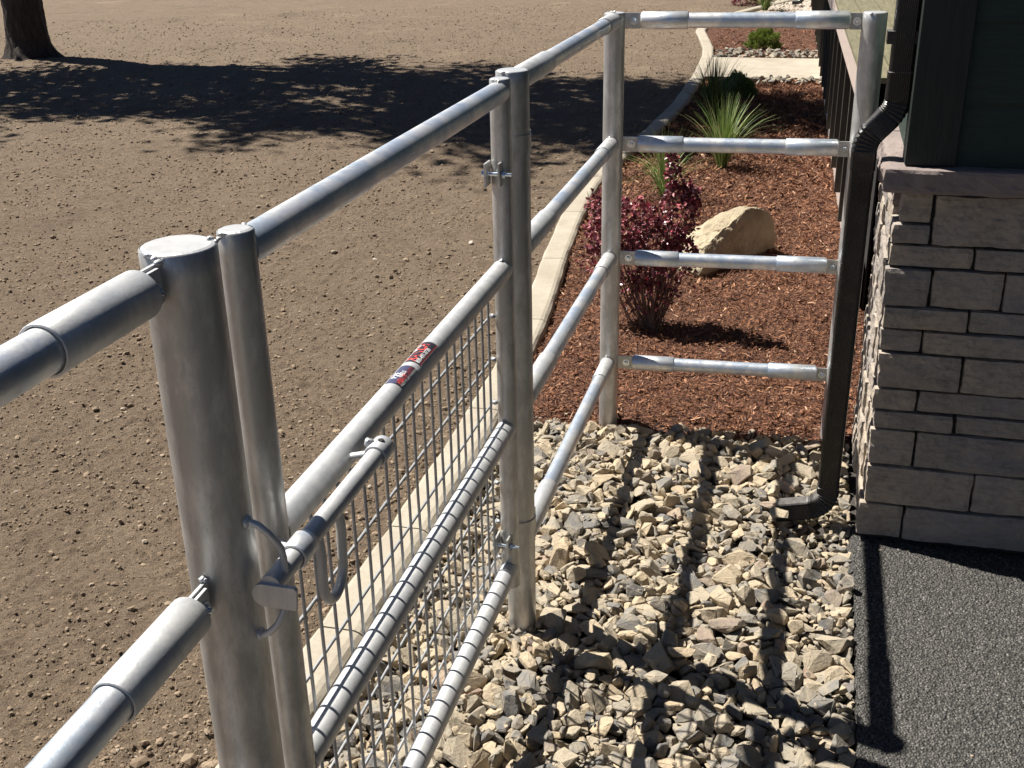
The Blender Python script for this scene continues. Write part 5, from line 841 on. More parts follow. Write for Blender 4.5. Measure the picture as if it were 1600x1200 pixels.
9,91,671,3551,-23,4,40,-3,3, 4,64,792,3512,-43,7,5,10,38, 13,71,-301,3625,-46,6,4,-3,-39, 18,94,-184,3596,-27,5,3,40,-2, 
17,69,-104,3632,-22,33,20,12,2, 9,50,33,3575,-32,30,-5,26,-1, 3,75,167,3640,-20,31,-2,11,23, 19,73,239,3635,-17,31,16,20,0, 
12,77,407,3705,-19,0,-19,-35,-3, 3,65,432,3655,-29,38,4,-6,-10, 10,69,573,3650,-18,8,-24,27,-14, 16,73,640,3610,-15,1,40,2,-4, 
19,79,801,3679,-39,9,-14,-36,-2, 20,56,881,3568,-39,36,-16,-1,7, 12,52,-417,3726,-62,0,28,-29,0, 8,48,-54,3687,-45,28,18,-16,15, 
10,71,41,3794,-37,5,16,36,-6, 5,92,54,3665,-27,12,37,0,7, 3,83,249,3751,-30,19,-13,-4,32, 2,55,327,3759,-32,20,-24,-24,8, 3,38,443,3551,-33,11,6,22,31, 
11,31,635,3668,-41,39,-1,-4,10, 3,78,714,3909,-26,35,2,-6,18, 19,83,841,3717,-47,9,-5,-7,-38, 23,60,-323,3828,-34,5,18,35,-7, 
4,78,-286,3904,-49,9,21,-23,-24, 11,115,48,3841,-20,39,10,-1,-2, 0,50,73,3796,-35,5,-11,-31,22, 8,72,230,3833,-16,4,-17,19,-30, 
15,42,526,3813,-22,38,10,-5,-8, 13,63,577,3859,-31,32,11,16,14, 5,82,702,3847,-30,34,4,-6,-20, 9,91,774,3860,-40,5,-33,-19,-12, 
1,72,-373,3996,-55,8,-31,-23,7, 13,38,-168,3957,-52,4,-4,16,-36, 0,50,-56,3885,-41,34,-19,-8,7, 8,40,97,3866,-45,24,-32,5,-2, 
1,100,-3,3987,-29,10,-12,37,-3, 21,57,218,3903,-28,13,14,-17,31, 4,89,397,3922,-24,15,4,-17,-33, 2,75,479,3923,-36,25,1,13,-28, 
22,94,529,3926,-39,17,13,31,12, 11,57,698,3951,-39,16,2,-4,-36, 7,77,739,3898,-39,3,-25,31,-6, 23,76,770,4007,-26,35,-6,16,-9, 
18,86,-282,4059,-49,38,4,-4,11, 3,38,-98,4113,-54,7,-9,-38,4, 21,87,-52,4018,-29,16,-28,-21,-10, 15,69,-1,4024,-40,20,17,-16,25, 
7,75,170,3995,-41,29,24,14,0, 0,80,253,4053,-31,7,9,38,-3, 9,74,345,4065,-53,8,-39,1,-6, 4,111,401,4042,-47,32,-11,2,22, 19,52,657,4038,-64,24,1,1,32, 
15,54,757,4053,-53,17,32,8,-15, 6,102,890,4024,-55,4,3,38,-12, 12,69,-266,1539,-50,23,33,1,1, 15,68,-249,1509,-56,10,27,27,4, 
4,69,-75,1476,-35,11,-37,10,-4, 17,63,177,1520,-37,8,-7,-7,-38, 9,56,227,1556,-38,27,7,3,28, 7,106,351,1582,-30,33,10,5,20, 
10,53,418,1525,-51,10,-31,13,19, 17,115,584,1512,-37,18,-4,-8,-35, 18,78,782,1635,-26,21,8,-7,32, 2,39,858,1545,-58,13,-38,4,1, 
10,57,-391,1727,-66,3,-31,25,-2, 12,71,-153,1615,-33,8,-16,34,-12, 16,115,-113,1554,-18,7,23,32,3, 20,64,33,1629,-33,4,-29,-24,13, 
3,115,119,1625,-24,29,-2,-6,-27, 13,44,255,1668,-36,24,-26,6,18, 7,53,348,1638,-42,15,35,9,-8, 12,72,300,1496,-28,2,37,-10,10, 
0,67,627,1652,-26,4,3,-15,37, 3,81,678,1656,-40,24,-5,-2,-32, 10,46,788,1588,-36,4,18,-35,3, 23,62,-474,1833,-56,0,8,-38,-8, 
5,66,-55,1762,-49,21,26,-19,11, 6,70,93,1755,-23,0,-39,-6,8, 6,77,101,1754,-37,1,-25,31,-2, 0,65,257,1756,-49,17,-33,-15,-1, 
19,37,510,1735,-19,10,-32,-22,-4, 22,59,564,1757,-33,20,14,7,-31, 7,82,763,1757,-45,5,-39,-1,5, 19,52,833,1777,-44,7,-9,38,3, 
21,104,-321,1840,-42,5,-36,-16,5, 23,60,-155,1847,-37,18,3,6,35, 13,115,-100,1862,-16,34,1,-9,-18, 21,110,60,1867,1,35,-18,2,5, 
22,82,111,1860,-17,10,-23,-18,-25, 20,75,327,1831,-29,22,-31,10,-2, 21,115,469,1929,-2,19,31,-7,-15, 4,59,493,1868,-17,30,1,8,25, 
3,91,680,1810,-16,33,-19,11,9, 8,60,922,1743,-41,38,1,13,-2, 20,78,901,1835,-34,9,-38,5,-5, 14,53,-229,1895,-37,8,-1,-5,39, 
23,56,-145,1907,-34,10,-17,22,27, 23,60,53,1934,-34,2,-23,9,32, 2,37,175,1990,-25,6,4,19,35, 4,38,212,1964,-40,17,28,19,12, 
22,90,303,2013,-33,31,4,15,20, 13,57,415,1960,-13,3,6,36,15, 19,54,736,1925,-52,20,13,31,8, 22,73,882,1993,-47,27,15,7,-24, 
22,42,-334,2061,-58,11,12,36,-1, 0,107,-119,2036,-28,8,3,39,-3, 19,38,-89,1973,-33,2,6,-36,-15, 19,115,45,2087,-36,3,-29,19,19, 
5,110,219,2081,-14,7,-38,10,5, 8,55,468,2062,-38,25,6,-15,27, 9,115,572,2043,-39,8,32,-22,-6, 10,69,617,2038,-31,12,-29,21,-13, 
15,57,775,2031,-29,4,26,29,-7, 20,76,874,2112,-43,35,15,-13,-1, 11,78,-320,2117,-42,15,5,12,-35, 2,101,-217,2145,-39,30,23,-5,12, 
15,47,-136,2223,-38,10,-26,7,-28, 21,49,14,2133,-42,21,-6,-32,10, 16,50,110,2126,-51,15,-37,2,5, 11,65,243,2266,-25,6,34,21,2, 
0,75,277,2206,-20,4,-28,-28,3, 21,61,342,2173,-22,7,19,-26,22, 8,115,541,2144,-20,16,-3,-6,36, 20,51,924,2176,-47,7,-34,15,13, 
5,58,-287,2199,-34,11,4,3,38, 1,83,-180,2236,-14,27,26,-11,-9, 15,78,-111,2225,-22,36,-3,-17,-2, 18,58,35,2284,-21,2,-40,-3,-3, 
7,49,123,2247,-23,31,1,-9,-23, 20,42,220,2267,-30,26,-10,19,-22, 15,80,346,2231,-43,19,14,-23,23, 18,33,594,2217,-45,7,24,30,-10, 
10,74,807,2168,-29,14,10,-36,4, 15,69,-237,2302,-50,1,-6,-1,-40, 4,84,-153,2324,-30,33,-21,3,8, 17,55,-79,2330,-41,37,15,7,2, 
8,87,71,2314,-8,22,15,-14,26, 13,62,161,2283,-31,23,-7,0,32, 11,76,232,2312,-19,8,-39,-6,3, 15,83,375,2329,-32,25,-15,1,-28, 
6,74,509,2255,-15,0,10,-5,-39, 18,81,518,2397,-34,4,-5,39,4, 4,82,629,2282,-34,2,38,-2,-12, 2,66,745,2342,-24,14,22,5,30, 
7,31,940,2393,-64,3,-25,-15,27, 17,79,-306,2441,-25,13,-4,3,-38, 2,54,-165,2393,-41,8,18,-34,7, 1,52,-59,2492,-44,8,36,-1,-16, 
6,55,30,2483,-27,2,6,39,-2, 4,63,198,2340,-20,22,0,-5,33, 10,54,249,2420,-41,12,-1,37,8, 22,53,245,2478,-16,26,-3,-4,-30, 17,81,546,2453,-15,3,40,2,-1, 
23,78,643,2443,-28,15,23,-29,1, 6,56,776,2436,-33,4,-28,28,4, 0,83,905,2445,-38,37,-3,-2,16, 15,115,-319,2549,-52,1,-25,17,-26, 
17,49,-152,2648,-20,34,0,9,-20, 11,63,-59,2541,-32,8,-12,37,2, 20,61,-10,2476,-31,33,16,0,-16, 14,63,165,2523,-44,24,-29,6,-12, 
17,115,245,2541,-19,0,5,-26,-30, 21,48,371,2507,-39,29,18,-13,16, 21,74,449,2463,-7,10,-31,12,-19, 6,56,524,2532,-24,18,-35,0,8, 
3,64,705,2526,-32,29,6,-21,-18, 20,81,773,2524,-37,12,1,-13,36, 5,50,-281,2631,-65,10,1,-1,-39, 8,109,-197,2653,-26,19,32,-3,-14, 
13,66,35,2631,-34,27,12,10,24, 11,75,157,2449,-30,10,-18,-35,1, 21,69,112,2632,-44,13,-35,1,-14, 15,64,227,2617,-31,6,20,-31,15, 
19,65,269,2587,-27,26,8,-21,-20, 23,80,443,2685,-9,6,28,-28,-6, 4,37,569,2686,-36,26,16,14,21, 10,85,688,2641,-43,9,-37,11,4, 
19,114,780,2627,-16,26,8,7,29, 3,60,925,2720,-36,12,-19,-32,9, 14,50,-288,2772,-48,23,-31,-8,4, 2,64,-129,2732,-41,1,15,37,-4, 
10,47,-321,2738,-52,2,-34,21,3, 12,37,55,2839,-38,29,16,18,13, 5,67,91,2666,-30,23,9,1,-31, 20,58,206,2793,-31,29,-21,7,-17, 
17,62,298,2724,-44,30,23,-6,11, 4,67,567,2752,-42,36,-15,-5,5, 3,78,614,2769,-20,22,5,-6,-33, 15,55,765,2710,-43,13,-1,-38,0, 
15,62,-326,2922,-52,18,14,-32,8, 14,95,-270,2865,-39,13,-11,-28,23, 4,101,-77,2820,-33,1,2,8,-39, 7,49,-16,2823,-39,4,40,-2,-2, 
1,67,62,2788,-22,24,-5,13,29, 14,57,246,2849,-32,6,7,39,0, 6,67,386,2855,-11,12,-37,-3,9, 5,76,490,2823,-42,27,5,2,-29, 18,61,599,2845,-33,7,16,35,-8, 
12,115,643,2947,-19,3,19,-14,32, 1,57,913,2866,-38,30,16,-1,21, 7,49,-300,2897,-61,3,-28,-17,23, 0,100,-167,2933,-27,17,-4,-3,36, 
18,55,-99,2935,-40,38,-7,6,8, 18,90,105,2963,-11,26,28,-12,3, 23,51,176,2960,-30,2,28,25,-13, 20,115,249,2954,-43,32,-18,-9,13, 
16,41,357,2978,-31,36,-8,11,-10, 14,70,408,2917,-28,1,8,-39,5, 21,47,596,3008,-24,31,-17,11,-15, 15,48,689,2831,-19,13,9,-36,10, 
7,111,778,2983,-27,33,-14,5,16, 20,90,908,2960,-29,35,-3,-1,20, 19,79,-207,2990,-45,3,26,-29,9, 19,74,-65,2995,-28,38,-11,0,2, 
11,77,75,3006,-20,4,35,-11,15, 10,115,166,3007,-35,2,38,11,-3, 11,40,216,3076,-44,13,-9,8,36, 14,89,453,3021,-23,8,-30,26,1, 
23,115,564,3062,-14,25,-1,6,-31, 3,52,768,3081,-39,16,-14,19,-28, 1,71,894,3061,-51,9,-10,-38,-4, 15,43,-328,3177,-54,11,18,-34,-1, 
23,58,-194,3172,-37,4,31,25,0, 15,77,-123,3187,-25,4,-6,-39,-6, 18,96,35,3115,-14,12,-28,23,-12, 22,60,199,3121,-31,7,-8,2,38, 
21,61,209,3190,-20,14,-12,14,-33, 0,83,363,3102,-34,39,-1,8,-4, 1,67,480,3163,-35,7,-7,37,-11, 11,47,612,3160,-30,5,-5,-36,-15, 
19,57,619,3097,-36,33,14,-14,11, 7,49,814,3169,0,7,-38,-3,-8, 9,72,868,3110,-41,15,30,-21,-6, 10,51,-389,3208,-65,4,-20,34,7, 
5,63,-58,3187,-34,10,32,21,-7, 3,47,-12,3269,-25,21,1,-25,23, 11,59,81,3266,-44,16,32,-17,4, 3,51,245,3229,-26,5,9,13,-36, 
21,54,371,3232,-19,4,17,31,-18, 12,69,396,3231,-31,19,14,-28,-15, 20,115,599,3186,-32,8,0,14,-37, 2,58,673,3250,-52,8,9,1,38, 
0,82,731,3284,-31,35,-16,8,-3, 3,62,-352,3375,-50,37,8,-10,-6, 0,78,-314,3222,-55,19,-11,-8,33, 10,66,-73,3279,-28,10,-36,11,-11, 
20,92,8,3446,-29,11,-2,1,-38, 16,51,127,3385,-25,8,-37,4,-11, 7,88,326,3358,-39,10,-14,36,-2, 5,51,308,3388,-34,3,-31,24,-3, 
1,97,529,3329,-29,31,-10,-6,23, 6,92,633,3335,-42,16,-35,-8,6, 11,101,551,3454,-13,3,30,-26,-3, 13,57,925,3226,-53,7,-14,-36,-9, 
3,98,-275,3484,-34,24,2,3,32, 12,115,-198,3463,-35,7,11,-36,-13, 9,115,-88,3411,-26,37,-5,-3,15, 8,98,30,3499,-30,15,-7,-24,28, 
20,94,137,3436,-32,17,-4,-8,-35, 13,71,208,3384,-24,16,-19,28,-15, 7,68,319,3404,-39,0,39,-8,2, 21,106,455,3406,-30,1,-12,16,-35, 
2,68,378,3473,-30,35,13,15,3, 13,89,644,3464,-38,18,33,12,-6, 4,40,762,3431,-53,18,-13,-33,4, 15,36,-294,3554,-46,27,9,11,-26, 
19,60,-158,3520,-37,3,-14,37,1, 23,88,-94,3561,-23,10,-1,-37,-12, 3,80,45,3541,-32,3,-35,4,-19, 11,62,113,3499,-30,22,2,19,27, 
2,76,243,3534,-39,3,-9,37,-12, 17,63,334,3517,-32,26,9,5,29, 20,68,478,3548,-35,4,-1,-17,36, 5,77,577,3564,-29,3,-38,10,-1, 
20,78,619,3499,-26,9,-16,35,-7, 20,73,759,3545,-38,27,-8,9,-27, 1,55,925,3514,-59,7,-23,-27,-17, 15,75,-393,3612,-52,8,-2,-39,1, 
1,73,-63,3609,-26,7,39,-4,1, 8,53,193,3591,-11,19,8,1,-34, 8,76,205,3652,-12,6,10,-19,34, 7,86,359,3602,-32,6,38,11,-5, 16,70,477,3612,-30,6,12,-38,4, 
9,59,505,3634,-23,13,34,16,0, 9,65,758,3595,-45,35,-1,-13,13, 14,66,871,3643,-49,1,22,-33,7, 0,79,-380,3735,-54,4,17,35,9, 
3,99,-179,3796,-25,9,-16,-35,-4, 15,44,-107,3746,-40,5,20,-34,-2, 8,47,84,3706,-34,32,3,-22,6, 5,47,65,3754,-37,0,-33,-22,-1, 
13,115,200,3770,-22,6,-3,4,39, 3,47,353,3756,-30,7,-25,-30,6, 0,115,430,3748,-17,16,-15,-31,12, 5,86,555,3781,-37,38,6,9,-6, 
21,50,602,3803,-30,13,-34,-13,-11, 18,72,723,3666,-9,7,-13,-37,8, 18,70,825,3755,-38,26,2,5,-30, 2,55,-356,3757,-48,3,19,35,3, 
1,79,-284,3857,-38,39,7,2,7, 15,107,-91,3784,-39,4,13,-14,35, 2,72,156,3911,-17,6,1,8,-39, 8,54,107,3820,-20,24,17,27,3, 10,95,276,3854,-19,5,4,16,-36, 
1,87,420,3828,-21,1,-1,-40,-1, 7,48,556,3843,-26,6,-19,-34,4, 8,89,676,3833,-22,31,-4,-9,24, 20,114,773,3830,-26,14,-35,13,-4, 
11,68,865,3819,-43,27,6,-14,-26, 10,69,-330,3867,-43,11,-1,5,-38, 9,55,-287,3967,-59,4,38,3,13, 8,63,-84,3896,-32,2,0,35,-19, 
1,58,-46,3904,-26,14,10,-21,-29, 18,77,258,3903,-18,9,-26,29,4, 7,41,371,3881,-26,18,-25,9,-24, 18,62,477,3896,-19,6,0,-21,-34, 
11,56,480,3967,-47,31,3,2,25, 6,79,738,3963,-47,8,-30,-19,15, 10,104,803,4068,-36,4,-24,31,-6, 0,39,-396,3984,-51,33,-1,4,-23, 
22,74,-136,4081,-51,16,8,-1,-36, 17,74,-78,3930,-19,13,15,-34,-8, 10,60,-28,3963,-31,13,-35,11,-11, 14,61,124,4008,-40,3,-29,27,4, 
22,77,278,4086,-25,1,6,10,-38, 17,70,439,4083,-23,3,-16,29,-23, 17,65,443,4097,-57,31,4,5,-24, 2,58,555,4029,-42,11,-29,-25,-4, 
14,98,632,4080,-46,4,-19,-34,-7, 14,74,750,4096,-38,1,32,-20,-14, 12,49,857,4096,-41,1,1,21,-34, 8,80,-330,1485,-39,11,20,-4,-33, 
12,55,-111,1463,-39,5,36,-3,17, 0,115,-26,1516,-38,39,-6,3,-4, 16,46,131,1529,-38,17,-9,-33,-11, 10,75,258,1521,-44,20,-33,11,-3, 
16,67,326,1496,-45,6,24,-8,31, 15,46,354,1499,-44,2,6,-3,-39, 21,88,577,1568,-28,27,21,16,12, 18,40,621,1488,-45,21,-11,-16,28, 
0,71,752,1601,-31,12,-6,2,38, 23,69,900,1574,-37,1,32,24,3, 14,36,-410,1747,-58,37,1,-14,5, 16,69,-214,1656,-42,11,-2,7,-38, 
18,115,-84,1699,-16,12,2,-2,-38, 22,50,29,1577,-28,37,8,-2,12, 0,68,49,1733,-10,30,4,9,-24, 10,47,295,1667,-40,19,24,-16,-20, 
5,115,453,1596,-35,40,1,0,-6, 15,61,542,1755,-16,10,-12,-37,1, 21,50,708,1615,-36,6,-12,18,-33, 4,54,764,1685,-39,31,-15,-9,18, 
16,45,824,1595,-43,1,29,27,5, 9,115,-302,1693,-35,39,2,1,9, 6,89,-185,1721,-38,4,19,35,1, 7,47,-113,1792,-43,18,-7,-27,22, 4,50,47,1677,-27,7,8,16,35, 
12,52,75,1705,-30,34,-11,-4,18, 16,115,260,1716,-33,26,-4,16,26, 8,69,319,1695,-27,15,-17,-15,29, 17,54,450,1815,-12,35,4,7,17, 
5,51,846,1978,-22,17,27,-20,12, 1,55,897,1725,-44,29,11,10,23, 11,59,-160,1653,-41,6,-29,25,-10, 6,47,-209,1839,-33,10,-15,35,-9, 
11,73,-268,1833,-35,7,-12,9,36, 11,115,7,1885,-32,8,36,7,14, 18,49,110,1794,-24,2,34,-19,-11, 13,115,223,1823,-39,7,5,34,-20, 
5,39,223,1778,-34,27,-28,-6,8, 4,103,396,1792,-19,31,-22,-2,12, 4,59,454,2041,-30,30,-17,-20,-5, 23,115,656,1919,-15,6,10,31,23, 
16,71,796,1892,-23,8,25,31,-1, 11,58,879,1810,-38,9,32,-22,-4, 18,70,-284,1977,-58,14,5,37,-4, 8,54,-213,1938,-34,28,-17,-21,-9, 
0,87,-39,1934,-19,5,-8,37,11, 15,75,54,2035,-29,7,-34,11,-17, 5,46,203,1918,-36,14,-23,-29,-4, 20,105,326,1998,-12,30,7,1,26, 
15,58,408,1935,-19,26,-7,-18,24, 14,60,570,1951,-7,28,19,10,-18, 6,71,693,1949,-26,3,-39,3,6, 7,77,768,1945,-31,37,6,6,13, 
3,41,873,1856,-43,20,15,-11,29, 1,71,-315,2007,-51,6,-38,3,9, 10,67,-163,2077,-60,2,25,-32,0, 11,39,-25,2059,-26,2,6,39,-6, 
7,115,80,2132,-34,11,-26,-18,21, 12,110,116,2030,-5,7,-10,8,-37, 21,37,280,2035,-27,3,-6,-4,-39, 18,52,509,2015,-33,4,32,12,-21, 
20,33,675,2058,-34,36,-15,-1,-8, 17,73,787,2077,-31,1,-2,-6,-39, 2,105,878,2066,-31,8,37,-8,10, 17,47,-373,2096,-47,19,5,22,27, 
19,93,-393,1970,-47,13,-3,34,-16, 17,86,-78,2155,-30,18,1,3,35, 21,53,118,2212,-20,6,-4,-37,-12, 3,54,120,2115,-34,10,32,5,22, 
0,71,256,2107,-18,24,5,-24,20, 1,115,359,2139,-30,20,-32,12,-4, 6,84,313,2306,-26,11,-21,32,1, 8,70,619,2159,-25,28,-6,1,-28, 
16,65,656,2139,-30,12,38,-5,-1, 14,115,750,2191,-27,4,-24,30,-9, 20,67,919,2144,-33,15,34,15,-3, 2,56,-264,2279,-16,10,-2,0,-39, 
19,49,-142,2166,-29,8,-36,-4,16, 12,76,-37,2302,-30,27,-22,-20,0, 18,58,38,2327,-20,27,-23,19,-4, 7,51,27,2230,-26,3,-6,39,8, 
4,43,209,2241,-21,36,-17,-1,-2, 5,50,318,2231,-51,13,0,0,38, 3,84,418,2227,-24,22,-2,-2,33, 12,56,603,2247,-33,13,31,-21,-4, 
12,47,585,2311,-25,6,32,-19,-14, 19,81,756,2260,-30,0,3,2,-40, 10,60,911,2247,-48,14,10,-35,10, 12,112,-266,2332,-24,14,-7,13,-34, 
0,113,-65,2384,-25,25,-28,-13,-6, 9,67,-48,2320,-33,21,5,27,-20, 18,55,101,2265,-21,11,-27,-26,8, 17,40,152,2318,-26,32,12,5,20, 
16,81,217,2373,-33,2,-35,0,19, 12,51,318,2375,-36,31,8,-22,7, 16,55,434,2377,-21,38,6,-2,-10, 3,105,568,2385,-7,27,-10,12,-26, 
10,67,651,2380,-24,31,-7,-4,23, 11,46,758,2380,-36,0,-9,5,-39, 20,70,923,2343,-35,32,4,2,-24, 22,77,-255,2443,-7,7,-36,13,8, 
14,94,-146,2384,-20,2,32,-24,2, 5,77,-80,2465,-25,8,19,34,1, 4,44,-1,2422,-29,5,0,-37,-15, 1,91,121,2477,-49,6,25,30,3, 15,70,246,2464,-24,33,-6,2,21, 
7,47,327,2422,-23,10,2,0,-39, 16,65,482,2421,-15,10,1,2,39, 3,59,718,2417,-26,7,2,1,39, 0,37,817,2511,-39,31,4,-3,-25, 17,80,-356,2539,-33,23,-8,1,32, 
14,53,-153,2608,-40,14,-22,11,-28, 12,70,-109,2474,-23,4,38,0,10, 19,51,38,2520,-32,17,-18,-5,-31, 15,50,114,2550,-41,1,-8,36,-16, 
20,38,156,2502,-31,22,12,5,31, 20,53,342,2520,-32,37,0,-8,14, 9,85,421,2532,-17,35,-4,-3,-19, 21,61,532,2605,-24,17,-32,7,-15, 
15,52,641,2558,-29,38,6,-6,9, 9,73,661,2609,-19,3,13,-24,-29, 9,50,939,2487,-56,16,23,-19,-22, 16,69,-316,2655,-52,5,-31,-23,-8, 
4,73,-271,2558,-39,1,31,-25,7, 18,46,-31,2663,-34,36,-5,-1,-18, 19,68,61,2617,-39,6,36,10,-13, 17,45,130,2593,-45,25,24,17,11, 
19,52,387,2632,-38,7,17,35,-4, 2,99,472,2632,-2,5,3,-7,-39, 20,115,535,2665,-26,16,-35,4,-9, 23,65,685,2700,-23,4,-9,-19,34, 
13,74,659,2758,-17,4,-6,36,-15, 22,66,902,2604,-26,7,24,32,-2, 0,107,-257,2730,-54,24,-2,5,-32, 0,64,-157,2798,-34,39,-5,4,2, 
19,87,-62,2771,-38,10,37,13,-2, 23,115,591,2800,-9,8,38,-7,4, 5,49,927,3002,-37,17,-9,-30,-19, 0,65,622,2668,-17,40,-5,-1,-1, 
22,102,388,2726,-29,18,-29,18,11, 15,46,451,2776,-40,4,12,-37,10, 3,68,598,2691,-19,24,16,22,-16, 21,64,644,2699,-22,20,-15,-28,-13, 
3,75,782,2698,-31,21,6,3,33, 17,111,887,2800,-26,6,-5,4,39, 16,55,-358,2741,-51,10,27,28,-6, 23,47,-207,2847,-25,1,-34,-19,7, 
23,52,32,2819,-29,3,20,34,6, 11,55,106,2848,-22,1,-9,-4,-39, 13,59,249,2820,-34,32,1,19,14, 13,49,354,2917,-33,38,-5,-3,12, 
4,64,438,2827,-41,7,2,-22,33, 23,82,540,2736,-14,3,30,-26,0, 10,52,821,2674,-48,5,-8,-39,0, 21,85,779,2841,-15,16,-28,7,-23, 
11,33,933,2875,-29,7,-33,-17,14, 17,51,-326,2894,-46,5,-25,-31,6, 1,53,-245,2872,-34,11,-11,-11,35, 21,75,-266,2925,-21,12,-3,-38,4, 
0,53,53,2956,-47,7,32,-1,-23, 22,66,211,2940,-22,13,-10,31,-19, 14,45,226,2977,-42,27,-11,-15,23, 3,65,301,2916,-11,8,-2,15,-36, 
0,44,348,2926,-15,11,13,-26,26, 6,79,467,2996,-7,34,6,-1,-20, 18,85,723,2880,-8,7,7,4,39, 15,67,792,3040,-26,12,12,-35,11, 
14,74,923,3045,-33,25,-19,-10,22, 2,78,-305,2988,-49,29,-25,-10,6, 15,109,-224,3017,-36,7,38,11,2, 9,113,-70,3054,-37,4,22,33,0, 
14,76,-160,3030,-23,10,-4,-20,32, 20,34,210,2990,-37,29,22,14,-10, 11,43,249,3004,-35,0,10,38,9, 0,36,251,2984,-38,1,14,-23,-29, 
20,59,430,3023,-36,38,3,3,-13, 16,75,533,2993,-31,1,-22,-33,-6, 1,91,711,3074,-26,3,-23,-28,-17, 1,64,824,3056,-40,12,29,-24,4, 
15,105,894,3032,-30,5,-15,-37,0, 3,59,-273,3234,-51,26,-1,-12,28, 16,62,-147,3144,-32,1,-36,-18,-4, 21,42,-43,3097,-37,22,-32,-9,-6, 
7,59,-93,3182,-22,5,-39,-3,7, 14,105,150,3094,-4,8,-9,-1,-38, 7,45,234,3121,-50,5,37,8,13, 9,54,458,3111,-35,14,24,-29,-2, 
16,46,506,3117,-34,6,-33,-16,-15, 20,69,685,3148,-35,34,-16,-1,14, 18,45,748,3187,-21,2,-32,15,18, 1,79,880,3130,-38,18,18,-31,-1, 
8,70,-378,3187,-49,14,34,14,5, 0,86,-178,3226,-31,29,-5,-7,26, 1,44,-69,3235,-34,23,-13,-5,30, 21,67,-38,3212,-25,4,1,-24,32, 
11,102,218,3250,-20,29,-3,-18,-21, 6,72,214,3212,-51,21,-34,0,-5, 20,67,321,3214,-21,19,25,-24,0, 20,79,448,3225,-34,0,4,6,39, 
21,66,387,3117,-24,24,7,-23,21, 19,72,613,3279,-34,7,0,37,13, 0,65,766,3166,-29,5,18,35,-5, 22,55,890,3300,-50,7,15,-3,-36, 
14,49,-381,3351,-58,34,-17,5,-11, 11,35,-211,3421,-50,19,-26,5,23, 4,62,-144,3313,-27,19,16,-11,-30, 14,62,117,3349,-26,8,-35,16,-7, 
4,96,206,3316,-25,8,2,11,37, 9,45,392,3331,-36,38,-12,-2,-4, 7,88,463,3266,-41,5,24,30,-9, 21,48,498,3420,-38,10,-26,16,-24, 
14,63,625,3314,-24,2,3,-39,6, 21,67,901,3141,-32,32,-6,-12,20, 15,57,882,3218,-28,24,-15,-27,10, 12,66,-112,3362,-23,29,-9,-25,-8, 
5,57,6,3634,-32,20,27,-21,-6, 4,65,178,3368,-42,15,-5,-18,32, 6,115,238,3433,-16,3,7,-1,-39, 11,84,344,3485,-9,11,-10,23,-29, 
21,50,478,3482,-41,2,34,20,-1, 23,69,684,3473,-26,20,18,26,15, 23,79,819,3651,-28,25,26,10,13, 13,61,748,3139,-15,7,-38,8,-4, 
3,39,-224,3534,-41,25,-10,9,-28, 6,49,-44,3534,-30,6,-10,-38,6, 21,87,-4,3557,-29,13,6,-32,-20, 4,106,169,3517,-28,13,3,-8,37, 
20,94,216,3540,-22,16,-10,-4,35, 19,58,433,3597,-17,11,-1,1,38, 12,108,505,3507,-28,36,-17,0,-3, 11,90,536,3549,-21,21,-31,14,1, 
15,57,707,3507,-38,9,-5,21,-33, 23,62,811,3553,-36,4,32,-20,-13, 17,87,856,3762,-29,18,3,14,33, 6,40,-414,3646,-57,32,2,-13,20, 
3,71,-253,3650,-28,1,-15,37,3, 5,57,-77,3630,-20,18,-15,-27,-18, 20,70,-20,3683,-29,14,12,8,35, 17,64,173,3606,-27,33,-11,7,19, 
20,66,176,3691,-14,3,-4,40,2, 8,97,293,3599,-20,19,30,13,14, 11,53,499,3709,-42,21,32,-5,12, 23,42,542,3625,-25,21,24,-24,-4, 
15,55,693,3639,-42,7,-29,25,-9, 3,37,744,3628,-36,4,-6,21,-33, 8,62,901,3742,-49,28,-26,-3,10, 4,74,-381,3853,-42,11,-11,-8,-36, 
7,81,-190,3705,-29,0,38,-11,-2, 20,94,-26,3745,-36,31,-9,-12,20, 17,57,48,3711,-36,39,3,3,-8, 8,76,118,3709,-22,1,26,20,23, 
22,64,219,3691,-27,11,-38,-3,0, 11,55,282,3763,-26,25,27,-14,-7, 20,43,345,3778,-20,9,-3,2,39, 3,115,558,3755,-21,33,2,-3,22, 
8,71,680,3642,-21,34,-3,-9,19, 5,30,934,3745,-67,18,0,2,36, 2,46,-258,3865,-50,30,7,5,-25, 7,61,-41,3794,-19,3,16,24,-28, 14,56,13,3772,-18,24,5,14,29, 
10,59,121,3894,-18,38,-5,4,11, 17,49,195,3812,-32,38,8,8,-6, 6,92,368,3827,-16,8,-39,0,1, 0,76,476,3827,-18,14,7,-6,36, 
12,77,579,3889,-52,20,-1,-20,28, 10,69,650,3812,-17,12,10,37,3, 0,51,767,3808,-27,13,-2,-32,20, 8,67,837,3847,-36,2,-25,31,-1, 
21,115,-330,3981,-51,15,-27,11,-23, 12,49,-148,3945,-47,10,-10,-37,-7, 5,51,-54,3865,-27,10,-28,-1,26, 16,56,-29,3878,-10,33,12,13,-13, 
6,87,208,3951,-20,15,-1,37,-2, 4,56,309,3994,-28,6,14,-2,-37, 20,68,358,4014,-22,28,-8,-16,22, 11,60,438,3927,-15,15,12,3,35, 
19,62,392,4085,-27,7,3,13,-37, 8,83,669,3952,-17,4,3,3,39, 15,58,661,4105,-34,24,-30,-5,-10, 2,109,870,3908,-39,27,4,-11,-28, 
